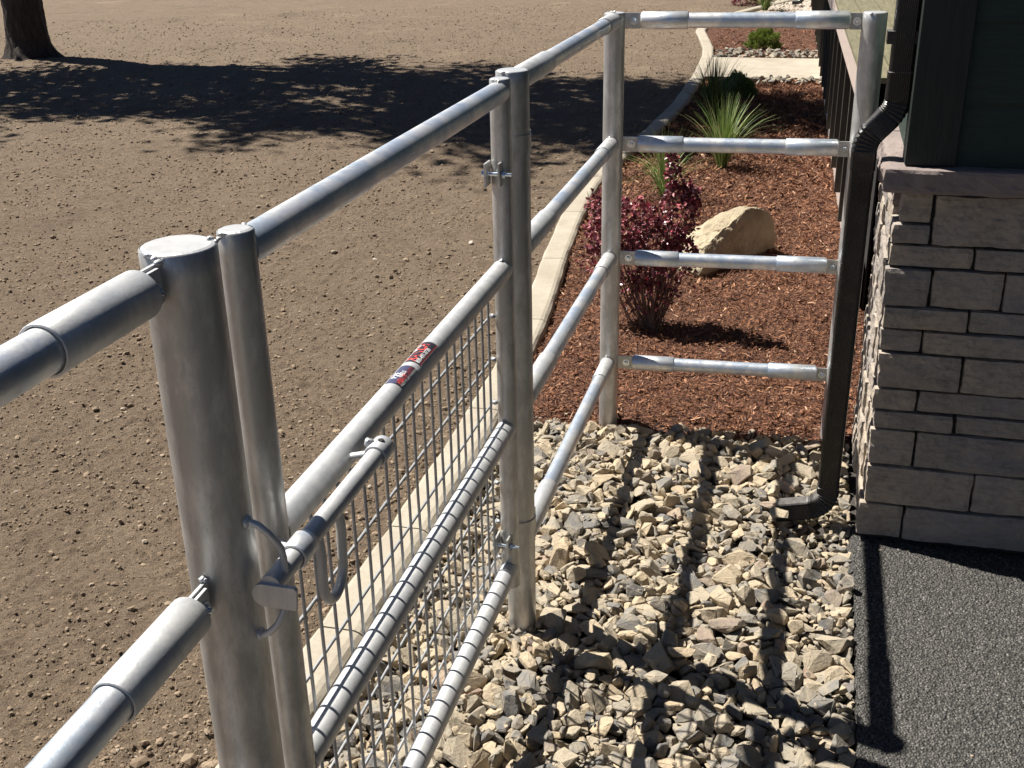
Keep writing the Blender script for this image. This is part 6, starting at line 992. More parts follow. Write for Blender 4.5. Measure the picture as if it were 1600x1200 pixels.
23,69,-376,4099,-51,36,-2,-9,-15, 18,51,-178,4071,-53,11,-16,35,1, 15,64,-67,4094,-64,2,35,20,-1, 5,63,69,4046,-29,24,6,20,-24, 
22,64,102,4023,-55,26,-4,11,29, 5,90,115,4053,-22,1,33,22,-2, 1,43,330,4125,-60,2,-3,-27,-30, 13,102,434,4007,-28,28,-1,-3,29, 
0,44,517,4078,-50,22,-17,-15,25, 5,51,679,4043,-52,13,-10,36,-6, 17,47,767,4067,-36,12,-36,-6,12, 2,55,869,3975,-55,15,24,-24,-15, 
19,55,-241,1572,-42,12,-37,-6,4, 0,115,-189,1504,-27,37,-9,-2,11, 9,62,-104,1499,-26,27,-13,-17,20, 9,65,79,1528,-39,37,14,1,-1, 
1,70,278,1544,-40,20,-21,14,-24, 12,72,352,1526,-46,19,17,-23,21, 12,91,436,1499,-47,11,-7,0,-38, 9,72,504,1594,-29,21,-6,-7,-33, 
8,46,641,1462,-42,22,-11,-23,-21, 9,54,938,1510,-54,22,14,21,21, 16,73,759,1472,-39,33,-19,-7,-11, 6,115,-358,1582,-46,39,7,-2,5, 
20,115,-230,1640,-32,23,-4,-11,31, 9,89,33,1520,-21,34,-7,8,-18, 20,64,62,1618,-32,5,34,20,-2, 4,70,147,1738,-10,5,18,26,24, 
20,47,249,1653,-49,30,-24,-5,10, 8,115,453,1670,-23,8,-3,-7,38, 22,63,461,1535,-49,4,11,0,-38, 8,65,667,1608,-29,8,6,30,25, 
1,65,741,1718,-35,31,7,-7,23, 13,54,939,1601,-56,27,-13,20,-18, 18,55,-204,1771,-43,30,-15,21,-4, 6,75,-107,1767,-37,7,1,23,-32, 
15,62,18,1818,1,8,28,27,1, 9,60,126,1741,-21,29,-7,9,-26, 23,40,191,1554,-36,11,-34,-19,1, 3,75,374,1732,-19,4,12,-37,8, 
10,66,453,1722,-29,2,-13,37,-10, 23,62,491,1797,-6,1,0,-7,-39, 12,108,638,1714,-35,2,39,-7,2, 3,97,788,1722,-18,22,-4,6,33, 
20,78,841,1735,-30,1,-38,12,1, 16,45,-259,1775,-50,0,5,38,12, 8,57,-291,1750,-33,14,-8,-23,29, 23,82,-49,1898,-22,0,-8,-16,-36, 
4,53,18,1853,0,16,-34,-13,-2, 1,68,144,1816,-22,8,-39,2,-3, 11,101,245,1859,-26,37,4,-5,13, 17,60,428,1838,-20,40,-2,1,2, 
7,78,454,1872,-44,12,-28,-21,14, 15,52,421,1735,-28,7,-33,15,-14, 19,84,662,1858,-29,21,23,-6,-24, 19,86,736,1856,-41,4,28,21,-19, 
15,44,856,1837,-53,9,-8,10,-37, 8,60,-333,1971,-57,16,4,-3,-37, 7,78,-251,1863,-34,9,8,-1,-38, 19,48,-88,1951,-31,39,-6,7,2, 
1,62,38,1948,-28,21,25,17,15, 9,57,197,1839,-28,6,-12,-38,-3, 19,54,109,2091,-35,9,18,34,3, 16,84,341,1919,-14,31,12,2,-22, 
13,80,493,2048,-35,33,12,15,11, 
]
# ------------------------------------------------------------------ ground
CP = [(-30, -28), (-3, -1.4), (0, -.62), (1.2, -.50), (1.85, -.478), (2.4, -.465), (3.0, -.465), (3.6, -.465), (4.2, -.485), (4.7, -.51), (5.3, -.565),
      (6.0, -.655), (7.0, -.757), (7.8, -.815), (8.4, -.81), (9.0, -.75), (9.6, -.665), (11.2, -.588), (13.1, -.60), (14.7, -.665), (15.5, -.74), (16.4, -.88), (17.5, -1.06),
      (18.6, -1.04), (20.0, -.75), (21.1, -.42), (23, .2), (30, 3)]
cy_ = np.array([p[0] for p in CP]); cx_ = np.array([p[1] for p in CP])
_ys = np.arange(-2, 25, .02); _xs = np.interp(_ys, cy_, cx_)
_k = np.hanning(31); _k /= _k.sum(); _xs = np.convolve(np.pad(_xs, 15, mode='edge'), _k, 'valid')
_xs[:20] = np.interp(_ys[:20], cy_, cx_)
def curbx(y): return np.where(y < 24.5, np.interp(y, _ys, _xs), np.interp(y, cy_, cx_))

def soil_z(X, Y):
    d = curbx(Y)-X
    z = .018+fbm(X, Y, .45, 3, .5, 3)*.02*np.clip(d, 0, 1)
    z = z+fbm(X, Y, 4.3, 4, .55, 7)*.008+np.abs(fbm(X, Y, 17, 3, .6, 11))*.009
    near = np.clip((9-Y)/6, .3, 1)
    z = z+np.maximum(0, fbm(X, Y, 46, 2, .6, 19)-.15)*.007*near
    # shallow rake and wheel grooves running obliquely
    s = X*.55+Y*.83
    z = z-.010*np.exp(-((np.mod(s+fbm(X, Y, .7, 2, .5, 5)*.35, 1.9)-.9)/.05)**2)*np.clip(fbm(X, Y, .8, 2, .5, 31)+.2, 0, 1)
    far = np.maximum(np.abs(X)-20, 0)+np.maximum(Y-27, 0)+np.maximum(-Y-1, 0)
    z = np.where(far > 0, .0, z)
    z = np.where(d < .03, -.17, z)
    return z
xs = np.concatenate([[-600, -250, -110, -60, -35, -25], np.arange(-20, -6, .06), np.arange(-6, -2.5, .022), np.arange(-2.5, -.3, .0105), np.arange(-.3, 1.2, .1), [1.5, 2, 3, 5, 9, 18, 40, 110, 300, 600]])
ys = np.concatenate([[-600, -250, -100, -50, -25, -12, -6, -3, -1], np.arange(-.5, 1.4, .2), np.arange(1.4, 5, .011), np.arange(5, 9, .022), np.arange(9, 15, .045), np.arange(15, 27, .09), [30, 36, 50, 90, 180, 350, 600]])
V, F = grid(xs, ys, soil_z)
tag(mesh_np('ground', V, F, M['soil'], True), kind='structure')

# loose clods and grit on the soil
rs = np.random.RandomState(11)
phi = (1+5**.5)/2
IC = np.array([(-1, phi, 0), (1, phi, 0), (-1, -phi, 0), (1, -phi, 0), (0, -1, phi), (0, 1, phi), (0, -1, -phi), (0, 1, -phi), (phi, 0, -1), (phi, 0, 1), (-phi, 0, -1), (-phi, 0, 1)], float)/1.9
IF = np.array([(0, 11, 5), (0, 5, 1), (0, 1, 7), (0, 7, 10), (0, 10, 11), (1, 5, 9), (5, 11, 4), (11, 10, 2), (10, 7, 6), (7, 1, 8), (3, 9, 4), (3, 4, 2), (3, 2, 6), (3, 6, 8), (3, 8, 9), (4, 9, 5), (2, 4, 11), (6, 2, 10), (8, 6, 7), (9, 8, 1)])
OC = np.array([(1, 0, 0), (-1, 0, 0), (0, 1, 0), (0, -1, 0), (0, 0, 1), (0, 0, -1)], float)*1.15
OF = np.array([(0, 2, 4), (2, 1, 4), (1, 3, 4), (3, 0, 4), (2, 0, 5), (1, 2, 5), (3, 1, 5), (0, 3, 5)])
def lumps_np(X, Y, Z, S, seed, flatten, IC, IF):
    r_ = np.random.RandomState(seed); n = len(X)
    k = len(IC); V = IC[None]*r_.uniform(.7, 1.25, (n, k, 1))
    V = V*r_.uniform(.6, 1.2, (n, 1, 3)); V[:, :, 2] *= flatten
    a = r_.uniform(0, 6.283, n); c, s_ = np.cos(a)[:, None], np.sin(a)[:, None]
    V = np.stack([V[:, :, 0]*c-V[:, :, 1]*s_, V[:, :, 0]*s_+V[:, :, 1]*c, V[:, :, 2]], -1)*S[:, None, None]
    V = V+np.stack([X, Y, Z], -1)[:, None]
    return V.reshape(-1, 3), (IF[None]+np.arange(n)[:, None, None]*k).reshape(-1, 3)
def scatter_lumps(name, X, Y, Z, S, m_, seed, flatten=.7):
    return mesh_np(name, *lumps_np(X, Y, Z, S, seed, flatten, IC, IF), m_)
n = 230000
r_ = 1.7*np.exp(rs.uniform(0, 1, n)*math.log(22/1.7)); th = rs.uniform(-1.25, .04, n)
X = .71+r_*np.sin(th); Y = r_*np.cos(th)
clump = fbm(X, Y, 1.6, 3, .6, 41)
edge = np.exp(-(curbx(Y)-X)/.12)
k_ = (X < curbx(Y)-.085) & (rs.uniform(-2.2, 1.2, n) < clump+edge*.9) & (Y > 1.2)
X, Y = X[k_], Y[k_]
S = rs.lognormal(math.log(.0030), .50, len(X))*np.sqrt(np.hypot(X-.7, Y)/3).clip(.8, 2.2); S = np.clip(S, .0014, .020)
S = S*(1+.9*np.exp(-(curbx(Y)-X)/.15)*(Y < 6))
big = S > .0055
scl = [(X[big], Y[big], S[big], IC, IF), (X[~big], Y[~big], S[~big], OC, OF)]
Vs = []; Fs = []; o_ = 0
for xx, yy_, s_, c_, f_ in scl:
    V, F = lumps_np(xx, yy_, soil_z(xx, yy_)+s_*.25, s_, 12, .7, c_, f_); Vs.append(V); Fs.append(F+o_); o_ += len(V)
tag(mesh_np('soil_clods', np.concatenate(Vs), np.concatenate(Fs), M['clod']), kind='stuff')

# kerb, cast in short lengths
prof = [(-.078, -.2), (-.078, .030), (-.072, .043), (-.060, .050), (.036, .052), (.052, .047), (.064, .036), (.070, .018), (.070, -.2)]
mb = MB()
yj = [-1.0, .1, 1.1, 1.9, 2.46, 3.03, 3.98, 5.03, 6.02, 7.04, 8.03, 9.0, 10, 11, 12.0, 13.0, 14.0, 15.0, 16.0, 17.0, 18.0, 19.0, 20, 21, 22, 23, 24]
def cpos(y): return float(curbx(np.array(y)))
for j in range(len(yj)-1):
    y0, y1 = yj[j]+.003, yj[j+1]-.003; ns = max(4, int((y1-y0)/.07)); rings = []
    for i in range(ns+1):
        y = y0+(y1-y0)*i/ns; x = cpos(y); dx = (cpos(y+.02)-cpos(y-.02))/.04
        nx, ny = 1/math.hypot(1, dx), -dx/math.hypot(1, dx)
        e = .0035 if i in (0, ns) else 0
        wob = .002*math.sin(y*9)+.0015*math.sin(y*23+1)
        rings.append([(x+nx*(p+(wob if abs(p) > .06 else 0)), y+ny*p, q-e if q > 0 else q) for p, q in prof])
    V = [p for r in rings for p in r]; k = len(prof)
    F = [[i*k+a, i*k+a+1, (i+1)*k+a+1, (i+1)*k+a] for i in range(ns) for a in range(k-1)]
    F += [list(range(k))[::-1], [ns*k+a for a in range(k)]]
    mb.add(V, F)
kerb = tag(mb.build('curb', M['concrete']), kind='structure')

# concrete walk across the bed
mb = MB(); mb.box((-.60, 13.03, -.15), (.85, 14.62, .035), bev=.006)
tag(mb.build('path', M['concrete']), kind='structure')

# mulch bed
def bed(name, y0, y1, dy, xr, m_, z0=0.0, amp=.010):
    yy = np.arange(y0, y1+dy/2, dy); uu = np.linspace(0, 1, 110)
    U, Y = np.meshgrid(uu, yy, indexing='ij'); xl = curbx(Y)+.07; X = xl+(xr-xl)*U
    Z = z0+fbm(X, Y, 1.2, 3, .5, 51)*.014+fbm(X, Y, 9, 4, .6, 52)*amp-.045*np.clip((4.19-Y)/.12, 0, 1)
    V = np.stack([X, Y, Z], -1).reshape(-1, 3); nx, ny = U.shape
    I = (np.arange(nx-1)[:, None]*ny+np.arange(ny-1)[None]).ravel()
    return tag(mesh_np(name, V, np.stack([I, I+ny, I+ny+1, I+1], -1), m_, True), kind='structure')
bed('mulch_bed', 4.06, 13.02, .014, 1.25, M['mulch'], -.004)
bed('mulch_bed', 14.63, 19.3, .03, 1.25, M['mulch'], .0)
def bedz(X, Y): return fbm(X, Y, 1.2, 3, .5, 51)*.014+fbm(X, Y, 9, 4, .6, 52)*.010-.045*np.clip((4.19-Y)/.12, 0, 1)
def chips(n, y0, y1, seed, name='mulch_chips', near=1.0):
    r_ = np.random.RandomState(seed)
    t_ = r_.uniform(0, 1, n); Y = y0*(y1/y0)**t_ if near else y0+(y1-y0)*t_
    X = r_.uniform(-.8, 1.2, n); k = (X > curbx(Y)+.062) & (Y > 4.085+.03*np.sin(X*9)+.02*np.sin(X*23)); X, Y = X[k], Y[k]; n = len(X)
    L = np.clip(r_.lognormal(math.log(.0135), .5, n), .005, .05)*np.clip(Y/6, .9, 1.7); W = L*r_.uniform(.09, .32, n)
    a = r_.uniform(0, PI, n); p = r_.normal(0, .38, n); ro = r_.normal(0, .7, n)
    d = np.stack([np.cos(a)*np.cos(p), np.sin(a)*np.cos(p), np.sin(p)], -1)
    s_ = np.stack([-np.sin(a)*np.cos(ro), np.cos(a)*np.cos(ro), np.sin(ro)], -1)
    c = np.stack([X, Y, bedz(X, Y)+r_.uniform(.000, .012, n)+np.abs(np.sin(p))*L*.3], -1)
    up = np.cross(d, s_); bend = r_.normal(0, .12, n)[:, None]*L[:, None]
    hl = (L/2)[:, None]; hw = (W/2)[:, None]
    V = np.stack([c-d*hl-s_*hw*.6, c-d*hl+s_*hw*.5, c+s_*hw+up*bend, c-s_*hw+up*bend, c+d*hl+s_*hw*.6, c+d*hl-s_*hw*.3], 1)
    F = np.array([(0, 3, 2, 1), (3, 5, 4, 2)])[None]+np.arange(n)[:, None, None]*6
    return mesh_np(name, V.reshape(-1, 3), F.reshape(-1, 4), M['chip'])
tag(chips(150000, 4.06, 13.0, 61), kind='stuff')
tag(chips(9000, 14.7, 19.3, 62, near=0), kind='stuff')

# asphalt: a coarse sheet and the rough surface on top of it
def asph(X, Y): return -.022+fbm(X, Y, 90, 2, .6, 71)*.0016+fbm(X, Y, 1.5, 2, .5, 72)*.003
xs = np.concatenate([np.arange(.944, 1.75, .0042), [1.8, 2, 2.5, 4, 9]]); ys = np.concatenate([[-7, -3, -1, .5, 1.2], np.arange(1.7, 3.50, .0042)])
V, F = grid(xs, ys, asph)
e_ = np.abs(V[:, 0]-.944) < 1e-4; V[e_, 0] += .012*np.sin(V[e_, 1]*5.1+1)+.006*np.sin(V[e_, 1]*21)+.006*np.sin(V[e_, 1]*61)-.012; V[e_, 2] -= .03
tag(mesh_np('pavement', V, F, M['asphalt'], False), kind='structure')
mb = MB(); mb.box((-1.2, .8, -.15), (1.0, 4.2, -.068))
tag(mb.build('gravel_base', M['bed_grit']), kind='structure')

# ------------------------------------------------------------------ crushed rock
def rock_hull(seed):
    rng = np.random.RandomState(1000+seed)
    ax = np.array([1.0, rng.uniform(.58, .85), rng.uniform(.24, .52)])
    n = rng.randint(11, 17)
    p = rng.normal(size=(n, 3)); p /= np.linalg.norm(p, axis=1)[:, None]
    p = np.sign(p)*np.abs(p)**.72
    p *= rng.uniform(.82, 1.08, size=(n, 1))
    p = p*ax*.5
    bm = bmesh.new()
    for q in p: bm.verts.new(q.tolist())
    r = bmesh.ops.convex_hull(bm, input=bm.verts)
    bmesh.ops.delete(bm, geom=[g for g in set(r['geom_interior']) | set(r['geom_unused']) if isinstance(g, bmesh.types.BMVert)], context='VERTS')
    return bm
ROCKS = []
for k in range(24):
    bm = rock_hull(k)
    bmesh.ops.bevel(bm, geom=bm.edges[:], offset=.028, segments=1, affect='EDGES', clamp_overlap=True)
    bmesh.ops.triangulate(bm, faces=bm.faces[:])
    bmesh.ops.subdivide_edges(bm, edges=[e for e in bm.edges if e.calc_length() > .16], cuts=1)
    bmesh.ops.triangulate(bm, faces=bm.faces[:])
    P = np.array([v.co[:] for v in bm.verts]); Fq = np.array([[v.index for v in f.verts] for f in bm.faces]) if not bm.verts.index_update() else 0
    rr = np.random.RandomState(k)
    o_ = fbm(P[:, 0]*1+P[:, 2]*.7+k, P[:, 1]*1+P[:, 2]*.5, 5, 3, .6, k)
    nrm = P/np.linalg.norm(P, axis=1)[:, None]
    P = P+nrm*(o_*.022)[:, None]+rr.normal(0, .006, P.shape)
    bm.free(); ROCKS.append((P, Fq))
raw = np.array(GRAVEL, float).reshape(-1, 9)
kk = raw[:, 0].astype(int); ss = raw[:, 1]/1000; pp = raw[:, 2:5]/1000+np.array([0, 0, .009])
qq = raw[:, 5:9]/np.linalg.norm(raw[:, 5:9], axis=1)[:, None]
def qmat(q):
    w_, x, y, z = q
    return np.array([[1-2*(y*y+z*z), 2*(x*y-z*w_), 2*(x*z+y*w_)], [2*(x*y+z*w_), 1-2*(x*x+z*z), 2*(y*z-x*w_)], [2*(x*z-y*w_), 2*(y*z+x*w_), 1-2*(x*x+y*y)]])
cp = np.array(m.translation) if False else np.array([0.71353, 0.03807, 1.95388])
camp = np.array(cam.matrix_world.translation)
rel = pp-camp; dep = rel@np.array(FW); px = rel@np.array(RT)/dep*1.0968; py = rel@np.array(UP)/dep*1.0968
inview = (np.abs(px) < .5) & (np.abs(py) < .375)
show = np.where(inview, ss/dep*(1+np.clip((pp[:, 2]+.03)*12, -1.2, .6)), 0)
show = np.where(pp[:, 2] < -.035, 0, show)
order = np.argsort(-show)
rs = np.random.RandomState(77); tints = rs.uniform(0, 1, len(kk))**1.25
top = set(order[:300].tolist()); BV = []; BF = []; BT = []; off = 0
for i in range(len(kk)):
    P, Fq = ROCKS[kk[i]]
    if i in top:
        o = mesh_np('gravel_stone', P*ss[i], Fq, M['rock'], False, tint=np.full(len(P), tints[i]))
        o.location = pp[i]; o.rotation_mode = 'QUATERNION'; o.rotation_quaternion = qq[i]
        tone = 'pale tan' if tints[i] < .34 else 'brownish grey' if tints[i] < .66 else 'dark grey' if tints[i] < .97 else 'rusty brown'
        area = 'near the mulch bed' if pp[i][1] > 3.45 else 'beside the asphalt' if pp[i][0] > .62 else 'close behind the gate mesh' if pp[i][0] < -.04 else 'in the middle of the strip'
        size = 'large' if ss[i] > .085 else 'small'
        tag(o, size+' '+tone+' angular crushed stone '+area+' in the gravel strip', 'stone', 'crushed stones of the gravel strip')
    else:
        V = P*ss[i]@qmat(qq[i]).T+pp[i]
        BV.append(V); BF.append(Fq+off); BT.append(np.full(len(V), tints[i])); off += len(V)
# small chips that fill the gaps
rs = np.random.RandomState(78)
for i in range(1500):
    P, Fq = ROCKS[rs.randint(24)]; s_ = rs.uniform(.010, .028); q = rs.normal(size=4); q /= np.linalg.norm(q)
    y = rs.uniform(1.5, 4.1); x = rs.uniform(-.40, .93)
    BV.append(P*s_@qmat(q).T+np.array([x, y, rs.uniform(-.055, -.018)])); BF.append(Fq+off); BT.append(np.full(len(P), rs.uniform(.2, 1))); off += len(P)
for i in range(1500):
    P, Fq = ROCKS[rs.randint(24)]; s_ = rs.uniform(.014, .034); q = np.array([1, rs.normal()*.25, rs.normal()*.25, rs.normal()*2]); q /= np.linalg.norm(q)
    y = rs.uniform(1.5, 4.1); x = rs.uniform(-.385, .93) if i > 260 else curbx(np.array(y))+rs.uniform(.075, .13)
    BV.append(P*s_@qmat(q).T+np.array([x, y, rs.uniform(-.022, .002) if i > 260 else rs.uniform(.0, .022)])); BF.append(Fq+off); BT.append(np.full(len(P), rs.uniform(0, .9)**1.3)); off += len(P)
for i in range(46):
    P, Fq = ROCKS[rs.randint(24)]; s_ = rs.uniform(.032, .058); q = rs.normal(size=4); q /= np.linalg.norm(q)
    x, y = (rs.uniform(.66, .94), rs.uniform(3.30, 3.42)) if i < 30 else (rs.uniform(.80, .94), rs.uniform(3.42, 3.6))
    BV.append(P*s_@qmat(q).T+np.array([x, y, rs.uniform(-.045, -.018)])); BF.append(Fq+off); BT.append(np.full(len(P), rs.uniform(0, .8))); off += len(P)
tag(mesh_np('gravel', np.concatenate(BV), np.concatenate(BF), M['rock'], False, tint=np.concatenate(BT)), kind='stuff')

# a few stones kicked onto the asphalt, and chips of mulch lying on the kerb
rs = np.random.RandomState(80); lab = ['small tan stone lying loose on the asphalt near the wall corner', 'small grey stone lying loose on the asphalt beside the gravel edge', 'little pale stone lying alone on the asphalt at the lower right', 'tiny white chip of stone on the asphalt, lower right corner', 'small tan stone on the asphalt just under the stone wall']
for i, (x, y, s_) in enumerate([(1.03, 3.345, .018), (.985, 2.95, .022), (1.22, 2.42, .010), (1.30, 2.33, .011), (1.12, 3.36, .012)]):
    P, Fq = ROCKS[rs.randint(24)]
    o = mesh_np('loose_stone', P*s_, Fq, M['rock'], False, tint=np.full(len(P), [.2, .6, .05, .02, .3][i])); o.location = (x, y, -.022+s_*.25)
    tag(o, lab[i], 'stone')

# river rocks edging the walk
def edging(seed, y0, y1, x0, x1, n, group, label):
    r_ = np.random.RandomState(seed)
    for i in range(n):
        k = r_.randint(24); P, Fq = ROCKS[k]; s_ = r_.uniform(.055, .115)
        o = mesh_np('edging_stone', P*s_, Fq, M['rock'], False, tint=np.full(len(P), r_.uniform(.35, .85)))
        o.location = (x0+(x1-x0)*(i+.5)/n*1.0+r_.uniform(-.03, .03), r_.uniform(y0, y1), .02+r_.uniform(0, .035))
        o.rotation_euler = (r_.normal(0, .35), r_.normal(0, .35), r_.uniform(0, 6.28))
        tag(o, label, 'stone', group)
edging(5, 14.70, 15.30, -.60, .68, 130, 'stones behind the walk', 'grey rounded stone in the row along the far side of the pale concrete walk')
edging(6, 12.72, 13.0, -.02, .74, 60, 'stones before the walk', 'tan and grey stone in the row along the near side of the pale concrete walk')

# ------------------------------------------------------------------ pipe fence
YA, YB, YC, YD, YE = 1.169, 1.307, 2.593, 2.706, 4.109
XF, YF = .873, 4.150
H = (1.537, 1.107, .675, .246)
def post_mesh(x, y, r, z0, z1, seg=40):
    mb = MB(); c = .0022
    zs = [z0, z0+.001]+list(np.linspace(z0+.1, z1-.03, 9))+[z1-c, z1]
    mb.tube([(x, y, z) for z in zs], [r]*(len(zs)-2)+[r, r-c], seg, caps=False)
    mb.add([(x+r*math.cos(2*PI*k/seg), y+r*math.sin(2*PI*k/seg), z0) for k in range(seg)], [list(range(seg))[::-1]])
    return mb
def cap(x, y, r, z, parent):
    """the disc welded on top of a post, with its low uneven bead"""
    mb = MB(); n = 40; rn = random.Random(int(y*100))
    w = [rn.uniform(-.0006, .0006) for k in range(n)]
    R0 = [(x+(r-.0028+w[k])*math.cos(2*PI*k/n), y+(r-.0028+w[k])*math.sin(2*PI*k/n), z-.0004) for k in range(n)]
    R1 = [(x+(r-.0065+w[k])*math.cos(2*PI*k/n), y+(r-.0065+w[k])*math.sin(2*PI*k/n), z+.0012) for k in range(n)]
    mb.add(R0+R1, [[k, (k+1) % n, n+(k+1) % n, n+k] for k in range(n)]+[list(range(n, 2*n))])
    mb.blob((x-r*.30, y-r*.93, z-.002), .0042, 5, (1.6, .7, .8), 2, .3)
    return mb.build('post_cap', M['caps'], parent)
def weld_tip(mb, x, y, z, seed, s=1.0):
    rn = random.Random(seed)
    for i in range(5):
        mb.blob((x+rn.uniform(-.006, .006)*s, y+rn.uniform(-.006, .006)*s, z+rn.uniform(-.001, .006)*s), .0042*s*rn.uniform(.7, 1.2), seed+i, (1, 1.3, .8))
def weld_ring(mb, c, n, r, seed):
    """bead round a rail where it meets a post; n is the rail direction (along x or y)"""
    rn = random.Random(seed)
    for i in range(26):
        a = 2*PI*i/26
        p = (c[0]+r*math.cos(a), c[1], c[2]+r*math.sin(a)) if n == 'y' else (c[0], c[1]+r*math.cos(a), c[2]+r*math.sin(a))
        mb.blob(p, .0036*rn.uniform(.8, 1.15), seed+i, (1, 1, 1), 1, .15)
def bolt(parent, p, axis='y', r=.0085, L=.008, name='bolt'):
    mb = MB(); p = Vector(p); d = {'x': Vector((1, 0, 0)), 'y': Vector((0, -1, 0))}[axis]
    mb.tube([p, p+d*.0015], r*1.55, 20)
    mb.tube([p+d*.0015, p+d*(L-.002), p+d*L], [r, r, r*.8], 6, smooth=False)
    mb.tube([p+d*L, p+d*(L+.005)], r*.45, 12)
    return mb.build(name, M['bolt'], parent)

# fence run nearest the camera
nf = empty('pipe_fence', (0, YA, 0), 'nearest pipe fence run, at left, ending in the thick capped post beside the gate latch', 'fence', 'galvanized pipe fence runs')
pm = post_mesh(0, YA, .0457, -.3, 1.582); post_near = pm.build('post', M['galv_post'], nf); cap(0, YA, .0457, 1.582, post_near)
mb = MB(); weld_tip(mb, .034, YA+.026, 1.579, 4, .9); mb.build('weld', M['silver'], post_near)
for i, h in enumerate((1.551, 1.121, .69, .26)):
    rl = MB().tube([(0, -1.4, h), (0, .80, h), (0, .99, h)], .0245, 32).build('rail', M['galv'], nf)
    MB().sleeve((0, .905, h), (0, 1.083, h), .0292, open1=False).build('sleeve', M['silver'], rl)
    t_ = MB()
    t_.box((-.0035, 1.07, h-.024), (.0015, 1.128, h+.024), bev=.001); t_.box((.0030, 1.078, h-.021), (.0078, 1.112, h+.021), bev=.001)
    weld_tip(t_, 0, 1.126, h+.022, 20+i)
    tb = t_.build('bolt_tab', M['silver'], rl)
    bolt(tb, (.0078, 1.099, h-.004), 'x', .0075, .006)
# U shaped latch keeper bent from rod, welded on the thick post
kx, kz = .052, 1.108
kp = MB(); pts = []
for a, b_, c_ in [(.040, 1.166, 1.214), (.050, 1.166, 1.214), (.060, 1.167, 1.210), (.070, 1.170, 1.199), (.078, 1.175, 1.184), (.0825, 1.178, 1.172), (.084, 1.179, 1.158), (.084, 1.178, 1.13), (.084, 1.172, 1.096), (.082, 1.166, 1.078), (.075, 1.159, 1.063), (.064, 1.155, 1.052), (.052, 1.158, 1.044), (.040, 1.164, 1.038)]:
    pts.append((a, b_, c_))
kp.tube(pts, .0050, 14)
kp.blob((.0455, 1.166, 1.214), .0098, 3, (.6, 1, 1), 2, .12); kp.blob((.0455, 1.163, 1.040), .0098, 8, (.6, 1, 1), 2, .12)
kp.build('latch_keeper', M['silver'], nf)

# gate
gate = empty('pipe_gate', (0, YC, 0), 'galvanized pipe gate with wire mesh infill and slide bolt latch, between the two thick posts', 'gate')
cap(0, YB, .0247, 1.563, post_mesh(0, YB, .0247, .175, 1.563, 32).build('stile', M['galv_post'], gate))
cap(0, YC, .0247, 1.563, post_mesh(0, YC, .0247, .185, 1.563, 32).build('stile', M['galv_post'], gate))
GR = (1.533, 1.107, .672, .243)
grails = []
for i, h in enumerate(GR):
    mt = M['galv'] if i == 0 else M['silver']
    g_ = MB().tube([(0, YB+.01, h), (0, 1.6, h), (0, 2.0, h), (0, 2.3, h), (0, YC-.01, h)], .0254, 36).build('rail', mt, gate); grails.append(g_)
    wd = MB(); weld_tip(wd, 0, YC-.026, h+.0255, 40+i, .8); weld_tip(wd, 0, YB+.026, h+.0255, 50+i, .8)
    wd.build('weld', M['silver'], g_)
wm = MB(); xw = -.0285; wr = .0033
ky = 0
y = YC-.024-.055*.55
vy = []
while y > YB+.03: vy.append(y); y -= .0553
hz = [.985, .868, .748, .63, .512, .392, .28]
rn = random.Random(3)
for y in vy:
    b_ = rn.uniform(-.0015, .0015)
    wm.tube([(xw, y, .225), (xw+b_, y+b_, .5), (xw-b_, y, .8), (xw, y, 1.104)], wr, 8)
for z in hz:
    wm.tube([(xw-.0055, YB+.01, z), (xw-.0055, 1.9, z+rn.uniform(-.002, .002)), (xw-.0055, 2.3, z), (xw-.0055, YC-.006, z)], wr, 8)
for z in hz:
    wm.blob((-.026, YC-.020, z), .0065, int(z*100), (1, 1, 1)); wm.blob((-.026, YB+.020, z), .0065, int(z*100), (1, 1, 1))
wm.build('wire_mesh', M['wire'], gate)

# slide bolt latch on the gate stile
lx, lz = .075, 1.129
lt = MB().tube([(lx, 1.152, lz), (lx, 1.570, lz)], .0152, 28).build('latch_bar', M['silver'], gate)
mb = MB()
bm = bmesh.new()
ol = []
for k in range(13):
    a = PI/2+PI*k/12
    ol.append((-.019+.017*math.cos(a), .017*math.sin(a)))
ol += [(.031, -.017), (.034, .013), (.031, .017)]
va = [bm.verts.new((lx+.008+p[0]*.92, 1.147, lz+p[1]-.013)) for p in ol]; f_ = bm.faces.new(va)
e_ = bmesh.ops.extrude_face_region(bm, geom=[f_]); bmesh.ops.translate(bm, vec=(0, .006, 0), verts=[g for g in e_['geom'] if isinstance(g, bmesh.types.BMVert)])
bmesh.ops.recalc_face_normals(bm, faces=bm.faces); mb.bm(bm); mb.build('bar_end_plate', M['silver'], lt)
MB().sleeve((lx, 1.222, lz), (lx, 1.266, lz), .0200, .0035).build('guide_sleeve', M['galv'], gate)
MB().sleeve((lx, 1.528, lz), (lx, 1.574, lz), .0195, .0035, open1=False).build('guide_sleeve', M['silver'], gate)
MB().tube([(.012, 1.551, lz-.020), (.064, 1.551, lz-.006)], .0065, 10).blob((lx-.015, 1.545, lz+.015), .0085, 5).build('guide_bracket', M['silver'], gate)
MB().tube([(.012, 1.292, lz-.022), (.064, 1.250, lz-.010)], .0065, 10).build('guide_bracket', M['silver'], gate)
MB().tube([(lx+.003, 1.551, lz+.0175), (lx+.003, 1.551, lz+.0202)], .0052, 14).build('guide_hole', flat('hole_dark', (.02, .02, .02), .9), gate)
hp = [(lx, 1.302, lz-.006), (lx+.003, 1.300, 1.085), (lx+.003, 1.2985, 1.06)]
for k in range(19):
    a = PI*k/18; hp.append((lx+.003, 1.3335-.036*math.cos(a), 1.036-.042*math.sin(a)))
